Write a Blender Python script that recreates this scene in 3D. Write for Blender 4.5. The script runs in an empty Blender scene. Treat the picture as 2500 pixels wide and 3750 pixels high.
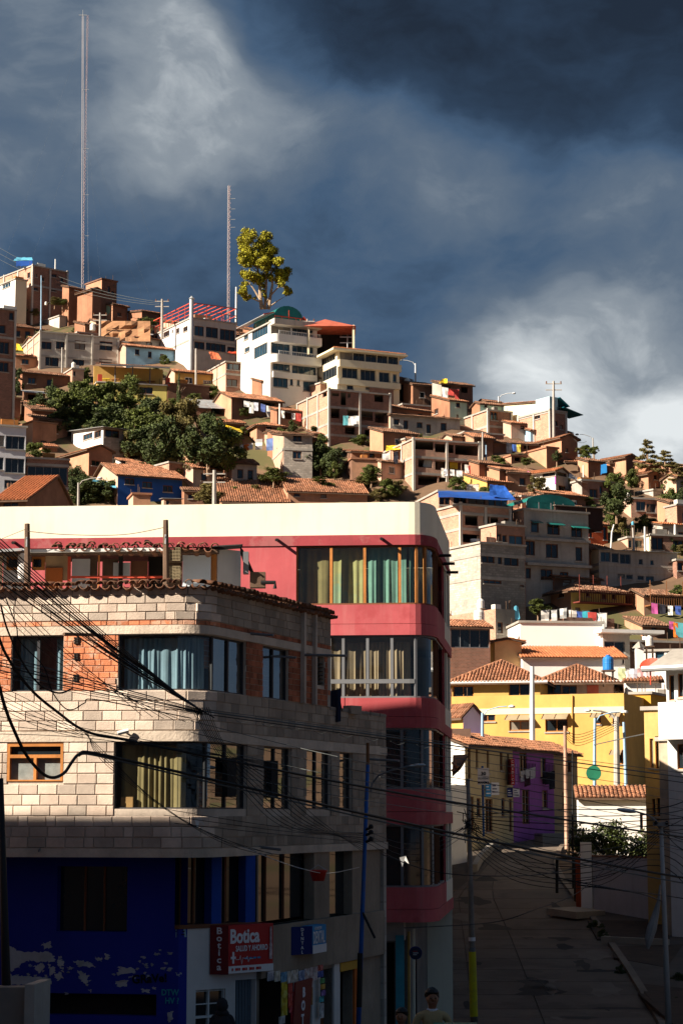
import bpy, bmesh, math, random
from math import sin, cos, tan, atan, atan2, sqrt, pi, radians
from mathutils import Vector, Matrix
V = Vector
SC = bpy.context.scene
COL = SC.collection
random.seed(7)

F = 7500.0; PW = 2500.0; PH = 3750.0; HZ = 2980.0; CZ = 5.5
TH = atan((HZ - PH / 2) / F)
cam = bpy.data.cameras.new('camera'); camo = bpy.data.objects.new('camera', cam); COL.objects.link(camo)
camo.location = (0, 0, CZ); camo.rotation_euler = (pi / 2 + TH, 0, 0)
cam.sensor_fit = 'VERTICAL'; cam.sensor_height = 36.0; cam.lens = 36.0 * F / PH
cam.clip_start = 0.5; cam.clip_end = 4000
SC.camera = camo

SUN_AZ, SUN_EL = 64.0, 30.0          # degrees left of straight behind the camera, elevation
sdir = V((-sin(radians(SUN_AZ)) * cos(radians(SUN_EL)), -cos(radians(SUN_AZ)) * cos(radians(SUN_EL)), sin(radians(SUN_EL))))
W = bpy.data.worlds.new('World'); SC.world = W; W.use_nodes = True
nt = W.node_tree; N = nt.nodes; L = nt.links
for n in list(N): N.remove(n)
def nd(t, **k):
    n = N.new(t)
    for a, b in k.items(): setattr(n, a, b)
    return n
def wmath(op, a, b=None):
    n = nd('ShaderNodeMath', operation=op)
    for i, x in enumerate((a, b)):
        if x is None: continue
        if isinstance(x, (int, float)): n.inputs[i].default_value = x
        else: L.new(x, n.inputs[i])
    return n.outputs[0]
def raydir(px, py):
    x = (px - PW / 2) / F; v = (PH / 2 - py) / F
    return V((x, cos(TH) - v * sin(TH), sin(TH) + v * cos(TH)))
tc = nd('ShaderNodeTexCoord')
def wnoise(scale, detail, rough, off=(0, 0, 0), sc=(1, 1, 1), src=None):
    mp = nd('ShaderNodeMapping'); mp.inputs['Location'].default_value = off; mp.inputs['Scale'].default_value = sc
    L.new(src or tc.outputs['Generated'], mp.inputs['Vector'])
    n = nd('ShaderNodeTexNoise'); n.inputs['Scale'].default_value = scale; n.inputs['Detail'].default_value = detail
    n.inputs['Roughness'].default_value = rough
    L.new(mp.outputs['Vector'], n.inputs['Vector']); return n
warp = wnoise(9.0, 4, .55, (3.1, 0, .4))
ws = nd('ShaderNodeVectorMath', operation='SUBTRACT'); L.new(warp.outputs['Color'], ws.inputs[0]); ws.inputs[1].default_value = (.5, .5, .5)
wsc = nd('ShaderNodeVectorMath', operation='SCALE'); L.new(ws.outputs[0], wsc.inputs[0]); wsc.inputs['Scale'].default_value = .06
wd = nd('ShaderNodeVectorMath', operation='ADD'); L.new(tc.outputs['Generated'], wd.inputs[0]); L.new(wsc.outputs[0], wd.inputs[1])
wn = nd('ShaderNodeVectorMath', operation='NORMALIZE'); L.new(wd.outputs[0], wn.inputs[0])
f1 = wnoise(11.0, 8, .58, (1.3, .2, 2.2), (1, 1, 1.9), wd.outputs[0])
f2 = wnoise(34.0, 6, .6, (.3, 4.2, .2), (1, 1, 1.6), wd.outputs[0])
acc = wmath('MULTIPLY_ADD', f1.outputs['Fac'], .56)
acc.node.inputs[2].default_value = .05
fine = wmath('MULTIPLY_ADD', f2.outputs['Fac'], .16); L.new(acc, fine.node.inputs[2])
acc = fine
def blob(px, py, rpx, amt, edge=None):
    global acc
    c = raydir(px, py).normalized()
    d = nd('ShaderNodeVectorMath', operation='DOT_PRODUCT'); L.new(wn.outputs[0], d.inputs[0]); d.inputs[1].default_value = c
    mr = nd('ShaderNodeMapRange', interpolation_type='SMOOTHERSTEP'); mr.inputs['From Min'].default_value = cos(rpx / F); mr.inputs['From Max'].default_value = cos(rpx * edge / F) if edge else 1.0
    mr.inputs['To Min'].default_value = 0; mr.inputs['To Max'].default_value = amt
    L.new(d.outputs['Value'], mr.inputs['Value'])
    if edge: return mr.outputs[0]
    acc = wmath('ADD', acc, mr.outputs[0])
dk = wmath('MAXIMUM', blob(1330, -330, 760, .29, .62), wmath('MAXIMUM', blob(2050, -280, 960, .31, .6), blob(2750, -350, 1050, .31, .6)))
acc = wmath('SUBTRACT', acc, dk)
blob(760, 330, 600, .17); blob(300, 100, 1000, .14); blob(1150, 520, 420, .05); blob(120, 620, 500, .03)
blob(500, 1000, 600, -.07); blob(1200, 1050, 650, -.05); blob(2250, 1480, 650, .34); blob(1850, 1420, 420, .10); blob(2500, 1680, 450, .16); blob(1800, 1420, 350, .08)
blob(1800, 720, 600, .04); blob(1720, 660, 260, .05); blob(2400, 950, 450, .06)
rp = nd('ShaderNodeValToRGB'); cr = rp.color_ramp
for p, c in ((.06, (.005, .0083, .0148)), (.24, (.0105, .020, .037)), (.38, (.0225, .041, .071)), (.54, (.044, .061, .085)), (.72, (.105, .121, .138)), (.94, (.31, .325, .33))):
    e = cr.elements.new(p); e.color = (*c, 1)
cr.elements.remove(cr.elements[0]); cr.elements.remove(cr.elements[-1])
L.new(acc, rp.inputs['Fac'])
sky = nd('ShaderNodeTexSky', sky_type='NISHITA'); sky.sun_disc = False
sky.sun_elevation = radians(SUN_EL); sky.sun_rotation = atan2(sdir.x, sdir.y)
bg1 = nd('ShaderNodeBackground'); L.new(sky.outputs[0], bg1.inputs['Color']); bg1.inputs['Strength'].default_value = .05
bg2 = nd('ShaderNodeBackground'); L.new(rp.outputs['Color'], bg2.inputs['Color']); bg2.inputs['Strength'].default_value = 1.0
mx = nd('ShaderNodeMixShader'); mx.inputs[0].default_value = .975; L.new(bg1.outputs[0], mx.inputs[1]); L.new(bg2.outputs[0], mx.inputs[2])
wo = nd('ShaderNodeOutputWorld'); L.new(mx.outputs[0], wo.inputs['Surface'])

sl = bpy.data.lights.new('sun', 'SUN'); sl.energy = 5.0; sl.angle = radians(.5); sl.color = (1.0, .88, .73)
so = bpy.data.objects.new('sun', sl); COL.objects.link(so); so.location = (-60, -40, 60)
so.rotation_euler = (-sdir).to_track_quat('-Z', 'Y').to_euler()
SC.view_settings.view_transform = 'Standard'; SC.view_settings.look = 'None'
SC.view_settings.exposure = 1.35; SC.view_settings.gamma = 1.0
SC.cycles.max_bounces = 6; SC.cycles.transparent_max_bounces = 12

def at(px, py, Y):
    d = raydir(px, py); t = Y / d.y
    return V((d.x * t, Y, CZ + d.z * t))
def proj(P):
    x, y, z = P[0], P[1], P[2] - CZ
    dpt = y * cos(TH) + z * sin(TH); up = -y * sin(TH) + z * cos(TH)
    return (PW / 2 + F * x / dpt, PH / 2 - F * up / dpt)
ZR = {'A': (0, 900, 1.742), 'B': (500, 1050, 1.568), 'C': (0, 1350, 1.742), 'D': (800, 1350, 1.742), 'E': (1400, 1300, 2.0907),
      'F': (1900, 1550, 2.6133), 'G': (1550, 1800, 1.6505), 'H': (1600, 2300, 1.742), 'I': (1800, 2900, 2.24), 'J': (700, 2200, 1.96),
      'K': (0, 2200, 1.845), 'T': (0, 1800, 1.845), 'Q': (0, 2900, 1.845), 'P': (800, 1800, 1.742), 'R': (1300, 2600, 2.045), 'S': (600, 3100, 1.96), 'X': (0, 0, 1.0),
      'U': (750, 800, 3.92), 'N': (2200, 2300, 3.92), 'O': (1600, 2750, 3.136)}
def zx(Z, x, y):
    a, b, s = ZR[Z]; return (a + x / s, b + y / s)
def interp(tab, t):
    if t <= tab[0][0]: return tab[0][1]
    for (a, b), (c, d) in zip(tab, tab[1:]):
        if t <= c: return b + (d - b) * (t - a) / (c - a)
    return tab[-1][1]
PROF = [(-80, -4), (0, -4), (27, -4.1), (42, -5.45), (58, -6.3), (72, -6.8), (95, -5.4), (110, -3.9), (122, -2.2), (132, -1.5), (140, -.5), (150, 2), (167, 9.5), (185, 19), (208, 31.5), (231, 44), (254, 55), (288, 72), (320, 84)]
CREST = [(-60, 290), (-28, 277), (-15, 272), (9, 238), (25, 223), (40, 208), (80, 175), (160, 150)]
def ground(x, y):
    yc = interp(CREST, x)
    if y <= yc: z = interp(PROF, y)
    else: z = interp(PROF, yc) - .03 * (y - yc) - .00002 * (y - yc) ** 2
    return CZ + z
def terr(px, py):
    Y = 133.0
    while Y < 330:
        P = at(px, py, Y)
        if P.z <= ground(P.x, Y): return Y
        Y += .5
    P = at(px, py, 230); return interp(CREST, P.x)

ORG = {}
class MB:
    def __init__(s): s.v = []; s.f = []; s.uv = []; s.mi = []
    def face(s, pts, uv=None, m=0):
        i = len(s.v); s.v += [V(p) for p in pts]; s.f.append(tuple(range(i, i + len(pts)))); s.uv.append(uv); s.mi.append(m)
    def box(s, o, a, b, c, m=0):
        o, a, b, c = V(o), V(a), V(b), V(c)
        if a.cross(b).dot(c) < 0: a, b = b, a
        i = len(s.v); s.v += [o, o + a, o + a + b, o + b, o + c, o + a + c, o + a + b + c, o + b + c]
        la, lb, lc = a.length, b.length, c.length
        for q, (u, w) in (((0, 3, 2, 1), (lb, la)), ((4, 5, 6, 7), (la, lb)), ((0, 1, 5, 4), (la, lc)), ((1, 2, 6, 5), (lb, lc)), ((2, 3, 7, 6), (la, lc)), ((3, 0, 4, 7), (lb, lc))):
            s.f.append(tuple(i + k for k in q)); s.uv.append([(0, 0), (u, 0), (u, w), (0, w)]); s.mi.append(m)
    def cb(s, c, dx, dy, dz, yaw=0, m=0):
        a = V((cos(yaw), sin(yaw), 0)); b = V((-sin(yaw), cos(yaw), 0)); c = V(c)
        s.box(c - a * dx / 2 - b * dy / 2 - V((0, 0, dz / 2)), a * dx, b * dy, V((0, 0, dz)), m)
    def bar(s, p, q, w, h=None, m=0):
        p, q = V(p), V(q); d = (q - p)
        if d.length < 1e-6: return
        up = V((0, 0, 1)) if abs(d.normalized().z) < .95 else V((0, 1, 0))
        a = d.cross(up).normalized() * w; b = a.cross(d).normalized() * (h or w)
        s.box(p - a / 2 - b / 2, d, a, b, m)
    def tube(s, pts, r, n=6, m=0, cap=True):
        pts = [V(p) for p in pts]; k = len(pts); rings = []
        prev = None
        for i, p in enumerate(pts):
            d = (pts[min(i + 1, k - 1)] - pts[max(i - 1, 0)])
            if d.length < 1e-9: d = V((0, 0, 1))
            d.normalize()
            if prev is None:
                ref = V((0, 0, 1)) if abs(d.z) < .9 else V((0, 1, 0)); a = d.cross(ref).normalized()
            else:
                a = prev - d * prev.dot(d)
                a = a.normalized() if a.length > 1e-6 else d.orthogonal().normalized()
            prev = a; b = d.cross(a)
            rr = r[i] if isinstance(r, (list, tuple)) else r
            base = len(s.v)
            for j in range(n):
                t = 2 * pi * j / n; s.v.append(p + a * cos(t) * rr + b * sin(t) * rr)
            rings.append(base)
        for i in range(k - 1):
            for j in range(n):
                A, B = rings[i], rings[i + 1]
                s.f.append((A + j, A + (j + 1) % n, B + (j + 1) % n, B + j)); s.uv.append(None); s.mi.append(m)
        if cap:
            s.f.append(tuple(rings[0] + j for j in reversed(range(n)))); s.uv.append(None); s.mi.append(m)
            s.f.append(tuple(rings[-1] + j for j in range(n))); s.uv.append(None); s.mi.append(m)
    def lathe(s, c, prof, n=14, m=0):
        c = V(c); rings = []
        for r, z in prof:
            base = len(s.v)
            for j in range(n): s.v.append(c + V((r * cos(2 * pi * j / n), r * sin(2 * pi * j / n), z)))
            rings.append(base)
        for A, B in zip(rings, rings[1:]):
            for j in range(n): s.f.append((A + j, A + (j + 1) % n, B + (j + 1) % n, B + j)); s.uv.append(None); s.mi.append(m)
        s.f.append(tuple(rings[0] + j for j in reversed(range(n)))); s.uv.append(None); s.mi.append(m)
        s.f.append(tuple(rings[-1] + j for j in range(n))); s.uv.append(None); s.mi.append(m)
    def build(s, name, mat, parent=None, smooth=False):
        me = bpy.data.meshes.new(name)
        o0 = ORG.get(parent.name, V((0, 0, 0))) if parent else V((0, 0, 0))
        if not parent and s.v:                       # a thing that is one mesh: origin at its base
            mn = V((min(v.x for v in s.v), min(v.y for v in s.v), min(v.z for v in s.v))); mxv = V((max(v.x for v in s.v), max(v.y for v in s.v), 0))
            o0 = V(((mn.x + mxv.x) / 2, (mn.y + mxv.y) / 2, mn.z))
        me.from_pydata([tuple(v - o0) for v in s.v], [], s.f)
        if any(u for u in s.uv):
            ul = me.uv_layers.new(name='UVMap'); k = 0
            for f, u in zip(s.f, s.uv):
                for j in range(len(f)):
                    ul.data[k].uv = u[j] if u else (0, 0); k += 1
        mats = mat if isinstance(mat, (list, tuple)) else [mat]
        for m_ in mats: me.materials.append(m_)
        if len(mats) > 1: me.polygons.foreach_set('material_index', s.mi)
        if smooth: me.polygons.foreach_set('use_smooth', [True] * len(me.polygons))
        me.update()
        o = bpy.data.objects.new(name, me); COL.objects.link(o)
        if parent: o.parent = parent; ORG[o.name] = o0
        else: o.location = o0; ORG[o.name] = o0
        return o
def tag(o, label=None, cat=None, group=None, kind=None):
    if label: o['label'] = label
    if cat: o['category'] = cat
    if group: o['group'] = group
    if kind: o['kind'] = kind
    return o
def thing(name, loc, label, cat, group=None):
    o = bpy.data.objects.new(name, None); COL.objects.link(o); o.location = loc; o.empty_display_size = .2
    ORG[o.name] = V(loc); return tag(o, label, cat, group)
def inst(name, me, parent, loc, rot=None, scale=None):
    o = bpy.data.objects.new(name, me); COL.objects.link(o)
    if parent: o.parent = parent; o.location = V(loc) - ORG[parent.name]; ORG[o.name] = V(loc)
    else: o.location = loc
    if rot is not None: o.rotation_euler = rot
    if scale is not None: o.scale = scale
    return o

MC = {}
def mat(name, col, rough=.9, var=.22, scale=1.2, bump=.15, bscale=None, island=0.0, objr=0.0, kind=None, streak=0.0, streak_col=(.06, .05, .04), spec=.25, metal=0.0, bw=.25, bh=.11, mortar=(.42, .36, .3), emit=None, patch=None, patch_amt=.5):
    if name in MC: return MC[name]
    m = bpy.data.materials.new(name); m.use_nodes = True; MC[name] = m
    T = m.node_tree; n = T.nodes; l = T.links
    b = n['Principled BSDF']; b.inputs['Roughness'].default_value = rough; b.inputs['Specular IOR Level'].default_value = spec; b.inputs['Metallic'].default_value = metal
    geo = n.new('ShaderNodeNewGeometry')
    def noise(sc, det=5, ro=.6, vec=None, stretch=None):
        t = n.new('ShaderNodeTexNoise'); t.inputs['Scale'].default_value = sc; t.inputs['Detail'].default_value = det; t.inputs['Roughness'].default_value = ro
        src = vec or geo.outputs['Position']
        if stretch:
            mp = n.new('ShaderNodeMapping'); mp.inputs['Scale'].default_value = stretch; l.new(src, mp.inputs['Vector']); src = mp.outputs[0]
        l.new(src, t.inputs['Vector']); return t.outputs['Fac']
    def ramp(f, a, c, lo=0.0, hi=1.0):
        mr = n.new('ShaderNodeMapRange'); mr.inputs['From Min'].default_value = a; mr.inputs['From Max'].default_value = c
        mr.inputs['To Min'].default_value = lo; mr.inputs['To Max'].default_value = hi; l.new(f, mr.inputs['Value']); return mr.outputs[0]
    def mixc(f, a, c, blend='MIX'):
        x = n.new('ShaderNodeMix'); x.data_type = 'RGBA'; x.blend_type = blend
        for sock, val in ((x.inputs[0], f), (x.inputs[6], a), (x.inputs[7], c)):
            if isinstance(val, (int, float)): sock.default_value = val
            elif isinstance(val, tuple): sock.default_value = (*val, 1) if len(val) == 3 else val
            else: l.new(val, sock)
        return x.outputs[2]
    lo = tuple(c * (1 - var) for c in col); hi = tuple(min(.9, c * (1 + var * .8)) for c in col)
    c = mixc(ramp(noise(scale), .3, .7), lo, hi)
    c = mixc(ramp(noise(scale * 9, 3), .35, .75, 0, .35 * min(1, var * 3)), c, tuple(x * .62 for x in col))
    if patch: c = mixc(ramp(noise(scale * .8, 6, .68), .52, .58, 0, patch_amt), c, patch)
    bumpsrc = None
    if kind in ('brick', 'block'):
        uv = n.new('ShaderNodeUVMap'); uv.uv_map = 'UVMap'
        bt = n.new('ShaderNodeTexBrick'); bt.inputs['Scale'].default_value = 1.0; bt.inputs['Brick Width'].default_value = bw; bt.inputs['Row Height'].default_value = bh
        bt.inputs['Mortar Size'].default_value = bh * .12; bt.inputs['Mortar Smooth'].default_value = .2; bt.inputs['Bias'].default_value = 0
        bt.inputs['Color1'].default_value = (.72, .72, .72, 1); bt.inputs['Color2'].default_value = (1.2, 1.2, 1.2, 1); bt.inputs['Mortar'].default_value = (1, 1, 1, 1)
        l.new(uv.outputs[0], bt.inputs['Vector'])
        c = mixc(.8, c, bt.outputs['Color'], 'MULTIPLY')
        c = mixc(bt.outputs['Fac'], c, mortar); bumpsrc = bt.outputs['Fac']
    if island:
        c = mixc(1.0, c, _hsv(n, l, geo.outputs['Random Per Island'], island), 'MULTIPLY')
    if objr:
        oi = n.new('ShaderNodeObjectInfo'); c = mixc(1.0, c, _hsv(n, l, oi.outputs['Random'], objr), 'MULTIPLY')
    if streak: c = mixc(ramp(noise(1.6, 5, .65, stretch=(1.6, 1.6, .16)), .5, .78, 0, streak), c, streak_col)
    l.new(c, b.inputs['Base Color'])
    if emit: b.inputs['Emission Color'].default_value = (*emit[0], 1); b.inputs['Emission Strength'].default_value = emit[1]
    if bump:
        bn = n.new('ShaderNodeBump'); bn.inputs['Strength'].default_value = bump; bn.inputs['Distance'].default_value = .03
        h = noise(bscale or scale * 14, 6, .65)
        if bumpsrc is not None:
            mm = n.new('ShaderNodeMath'); mm.operation = 'MULTIPLY_ADD'; l.new(bumpsrc, mm.inputs[0]); mm.inputs[1].default_value = -.8; l.new(h, mm.inputs[2]); h = mm.outputs[0]
        l.new(h, bn.inputs['Height']); l.new(bn.outputs[0], b.inputs['Normal'])
    return m
def _hsv(n, l, src, amt):
    r = n.new('ShaderNodeValToRGB'); e = r.color_ramp.elements
    e[0].color = (1 - amt, 1 - amt * 1.05, 1 - amt * 1.1, 1); e[1].color = (1 + amt * .7, 1 + amt * .6, 1 + amt * .5, 1)
    k = r.color_ramp.elements.new(.5); k.color = (1 - amt * .05, 1 - amt * .3, 1 - amt * .45, 1)
    l.new(src, r.inputs['Fac']); return r.outputs['Color']
def glass_clear(name, tint=(.9, .95, .95), refl=.06):
    if name in MC: return MC[name]
    m = bpy.data.materials.new(name); m.use_nodes = True; MC[name] = m
    n = m.node_tree.nodes; l = m.node_tree.links; n.remove(n['Principled BSDF'])
    t = n.new('ShaderNodeBsdfTransparent'); t.inputs[0].default_value = (*tint, 1)
    g = n.new('ShaderNodeBsdfGlossy'); g.inputs['Roughness'].default_value = .02; g.inputs['Color'].default_value = (.9, .9, .9, 1)
    fr = n.new('ShaderNodeLayerWeight'); fr.inputs['Blend'].default_value = .5      # facing: the same from both sides of the pane
    pw = n.new('ShaderNodeMath'); pw.operation = 'POWER'; l.new(fr.outputs['Facing'], pw.inputs[0]); pw.inputs[1].default_value = 4.0
    ad = n.new('ShaderNodeMath'); ad.operation = 'MULTIPLY_ADD'; l.new(pw.outputs[0], ad.inputs[0]); ad.inputs[1].default_value = .8; ad.inputs[2].default_value = refl; ad.use_clamp = True
    x = n.new('ShaderNodeMixShader'); l.new(ad.outputs[0], x.inputs[0]); l.new(t.outputs[0], x.inputs[1]); l.new(g.outputs[0], x.inputs[2])
    l.new(x.outputs[0], n['Material Output'].inputs['Surface']); return m
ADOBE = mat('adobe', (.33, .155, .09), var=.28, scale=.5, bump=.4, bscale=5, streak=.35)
ADOBE2 = mat('adobe_pale', (.47, .25, .15), var=.25, scale=.5, bump=.35, bscale=5, streak=.2, patch=(.36, .22, .15), patch_amt=.35)  # lighter adobe, mostly given to the faces turned to the sun
ADOBE3 = mat('adobe_dark_shade', (.19, .10, .065), var=.3, scale=.6, bump=.4, bscale=5, streak=.3)  # dark adobe, also puts shade into the colour of faces turned from the sun
PINK = mat('pink_plaster', (.54, .345, .25), var=.2, scale=.45, streak=.25, patch=(.46, .36, .28), patch_amt=.35)
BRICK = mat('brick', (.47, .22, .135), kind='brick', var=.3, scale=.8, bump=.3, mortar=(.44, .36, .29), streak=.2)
BRICKD = mat('brick_brown_shade', (.28, .125, .082), kind='brick', var=.3, scale=.8, bump=.3, mortar=(.30, .22, .17), streak=.3)  # brown brick, also the shaded copy of brick on faces away from the sun
BLOCKW = mat('block_wall', (.44, .39, .33), kind='block', bw=.4, bh=.2, var=.22, scale=.7, bump=.3, mortar=(.33, .29, .25), streak=.25)
CONC = mat('concrete', (.36, .33, .29), var=.2, scale=.6, bump=.2, streak=.35)
CONCL = mat('concrete_pale', (.52, .48, .42), var=.18, scale=.6, bump=.2, streak=.3)
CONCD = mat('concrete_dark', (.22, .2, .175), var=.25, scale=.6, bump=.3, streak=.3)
WHITE = mat('white_paint', (.74, .72, .68), var=.08, scale=.4, bump=.06, streak=.14, streak_col=(.35, .3, .25))
CREAMW = mat('cream_paint', (.72, .63, .44), var=.08, scale=.4, bump=.06, streak=.14, streak_col=(.35, .28, .2))
YELLOWW = mat('yellow_paint', (.56, .345, .10), var=.16, scale=.4, bump=.1, streak=.4, streak_col=(.42, .25, .07))
LEMON = mat('lemon_paint', (.64, .54, .16), var=.12, scale=.5, bump=.06, streak=.2, streak_col=(.3, .26, .1))
OCHRE = mat('ochre_paint', (.55, .30, .04), var=.14, scale=.4, bump=.06, streak=.15)
BLUEW = mat('blue_paint', (.02, .09, .34), var=.2, scale=.5, bump=.06, streak=.2, streak_col=(.02, .05, .15))
SKYB = mat('sky_blue_paint', (.28, .46, .60), var=.15, scale=.5, bump=.06, streak=.2)
MINT = mat('mint_paint', (.38, .55, .47), var=.14, scale=.5, bump=.06, streak=.2)
REDW = mat('red_orange_paint', (.5, .10, .035), var=.15, scale=.5, bump=.06, streak=.2)
PURPLE = mat('purple_paint', (.28, .09, .33), var=.12, scale=.5, bump=.06, streak=.25, streak_col=(.1, .05, .1))
TILE = mat('clay_tile', (.36, .175, .10), var=.35, scale=.9, bump=.3, bscale=14, island=.42, patch=(.22, .13, .085), patch_amt=.5)
TILED = mat('old_clay_tile', (.25, .14, .09), var=.35, scale=.9, bump=.3, bscale=14, island=.45, patch=(.14, .1, .07), patch_amt=.6)
ORTILE = mat('orange_tile', (.50, .20, .09), var=.2, scale=.9, bump=.3, island=.2)
METALR = mat('zinc_sheet', (.38, .41, .43), rough=.5, var=.25, scale=1.2, bump=.1, metal=.3, island=.2, patch=(.25, .14, .08), patch_amt=.4)
GLASS = mat('dark_glass', (.012, .017, .021), rough=.06, var=.3, scale=.8, bump=0, spec=.6)
GLASSB = mat('blue_glass', (.02, .055, .085), rough=.06, var=.4, scale=.8, bump=0, spec=.7)
BLACKI = mat('dark_interior', (.02, .017, .015), var=.3, bump=0)
WOOD = mat('brown_wood', (.20, .085, .035), var=.35, scale=2, bump=.2, objr=.25)
WOODO = mat('orange_wood', (.45, .18, .05), var=.3, scale=2, bump=.2)
DWOOD = mat('weathered_timber', (.12, .075, .05), var=.35, scale=2.5, bump=.35)
FRW = mat('white_frame', (.66, .66, .64), var=.1, bump=0)
FRB = mat('brown_frame', (.17, .07, .035), var=.2, bump=0)
FRG = mat('grey_frame', (.15, .155, .165), var=.1, bump=0, rough=.5)
RED = mat('red_metal', (.52, .07, .035), var=.15, bump=.05, rough=.6)
STEEL = mat('galvanised_steel', (.42, .43, .43), rough=.45, metal=.4, var=.12, bump=.03)
POLEC = mat('concrete_pole', (.40, .37, .33), var=.15, scale=2, bump=.2, streak=.3)
EARTH = mat('earth', (.15, .092, .055), var=.4, scale=.12, bump=.6, bscale=1.5, patch=(.08, .085, .03), patch_amt=.8)
TANKW = mat('white_plastic', (.70, .68, .62), rough=.5, var=.06, bump=0)
BTANK = mat('blue_plastic', (.02, .17, .48), rough=.35, var=.08, bump=0, spec=.5)
LEAF = mat('leaf_green', (.085, .115, .022), var=.5, scale=.7, bump=0, island=.5, rough=.7)
LEAFD = mat('leaf_dark', (.05, .074, .02), var=.5, scale=.7, bump=0, island=.5, rough=.7)
LEAFY = mat('leaf_gold', (.30, .30, .018), var=.4, scale=.6, bump=0, island=.45, rough=.7)
LEAFO = mat('leaf_olive', (.13, .115, .035), var=.4, scale=.6, bump=0, island=.5, rough=.7)
BARK = mat('bark', (.30, .2, .13), var=.35, scale=2, bump=.4)
TARPB = mat('blue_tarp', (.02, .085, .36), rough=.45, var=.3, scale=.7, bump=.4, bscale=2)
TARPC = mat('cyan_tarp', (.12, .42, .58), rough=.45, var=.3, scale=.7, bump=.4, bscale=2)
TARPY = mat('yellow_tarp', (.72, .50, .03), rough=.5, var=.2, scale=.7, bump=.3, bscale=2)
TARPG = mat('green_polycarbonate', (.015, .16, .14), rough=.25, var=.3, scale=.7, bump=.1, spec=.6)
def cloth(c): return mat('cloth_%d_%d_%d' % tuple(int(x * 99) for x in c), c, var=.15, scale=2, bump=.1)
def build_ground():
    xs = [-700, -400, -250, -160, -120, -90] + [-70 + 2.5 * i for i in range(61)] + [90, 120, 160, 250, 400, 700]
    ys = [-120, -60, -20, 0, 10, 20] + [24 + 3 * i for i in range(100)] + [340, 380, 450, 600, 900, 1500, 2500]
    me = bpy.data.meshes.new('ground'); v = []; f = []
    rr = random.Random(3)
    for y in ys:
        for x in xs:
            z = ground(x, y)
            if y > 150 and y < 330: z += rr.uniform(-.5, .25)
            v.append((x, y, z))
    nx = len(xs)
    for j in range(len(ys) - 1):
        for i in range(nx - 1):
            a = j * nx + i; f.append((a, a + 1, a + nx + 1, a + nx))
    me.from_pydata(v, [], f); me.materials.append(EARTH); me.polygons.foreach_set('use_smooth', [True] * len(f)); me.update()
    o = bpy.data.objects.new('ground', me); COL.objects.link(o); tag(o, kind='structure')
build_ground()

def wall_face(mb, O, d, n, U, z0, z1, holes, dep=.16, m=0, top=None):
    """a wall plane from O along d (unit), outward normal n; holes (s0,s1,za,zb); top: optional function s->z of its upper edge"""
    hs = [(max(.05, a), min(U - .05, b), max(z0 + .05, c), min(z1 - .05, e)) for a, b, c, e in holes]
    hs = [h for h in hs if h[1] - h[0] > .08 and h[3] - h[2] > .08]
    ss = sorted(set([0, U] + [h[0] for h in hs] + [h[1] for h in hs])); zs = sorted(set([z0, z1] + [h[2] for h in hs] + [h[3] for h in hs]))
    P = lambda s, z: V((O.x + d.x * s, O.y + d.y * s, z))
    for s0, s1 in zip(ss, ss[1:]):
        for a, b in zip(zs, zs[1:]):
            sm, zm = (s0 + s1) / 2, (a + b) / 2
            if any(h[0] < sm < h[1] and h[2] < zm < h[3] for h in hs): continue
            mb.face([P(s0, a), P(s1, a), P(s1, b), P(s0, b)], [(s0, a), (s1, a), (s1, b), (s0, b)], m)
    i = V((-n.x, -n.y, 0)) * dep
    for s0, s1, a, b in hs:
        q = [P(s0, a), P(s1, a), P(s1, b), P(s0, b)]
        for k in range(4):
            A, B = q[k], q[(k + 1) % 4]
            mb.face([A, A + i, B + i, B], [(0, 0), (dep, 0), (dep, 1), (0, 1)], m)
    return hs
def window(parent, O, d, n, h, style='dark', nm=None, dep=.13):
    s0, s1, a, b = h; w = s1 - s0; hh = b - a
    P = lambda s, z, k: V((O.x + d.x * s - n.x * k, O.y + d.y * s - n.y * k, z))
    g = MB(); gm = {'blue': GLASSB, 'white': GLASS}.get(style, GLASS)
    g.face([P(s0, a, dep), P(s1, a, dep), P(s1, b, dep), P(s0, b, dep)])
    k = int(abs(O.x * 7 + s0 * 31 + a * 13)) % 7
    if k == 3: gm = mat('curtained_pane', (.20, .17, .13), rough=.3, var=.3, scale=3, bump=0, spec=.5)
    elif k == 5: gm = GLASSB
    wo_ = g.build('window', gm, parent)
    fm = {'dark': FRB, 'white': FRW, 'blue': FRG, 'grey': FRG, 'wood': WOODO}.get(style, FRB)
    fr = MB(); t = min(.07, w * .12); k = dep - .05
    def rect(x0, x1, z0, z1): fr.box(P(x0, z0, dep - .005), d * (x1 - x0), n * .05, V((0, 0, z1 - z0)))
    rect(s0, s1, a, a + t); rect(s0, s1, b - t, b); rect(s0, s0 + t, a + t, b - t); rect(s1 - t, s1, a + t, b - t)
    nm = nm if nm is not None else max(0, min(8, int(w / .9)))
    for j in range(nm):
        x = s0 + w * (j + 1) / (nm + 1); rect(x - t * .35, x + t * .35, a + t, b - t)
    fr.build('frame', fm, wo_)
    if hh < 2 and w < 3: fr = MB(); fr.box(P(s0 - .06, a - .1, 0), d * (w + .12), n * .09, V((0, 0, .09))); fr.build('sill', CONC, wo_)
    return wo_

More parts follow.
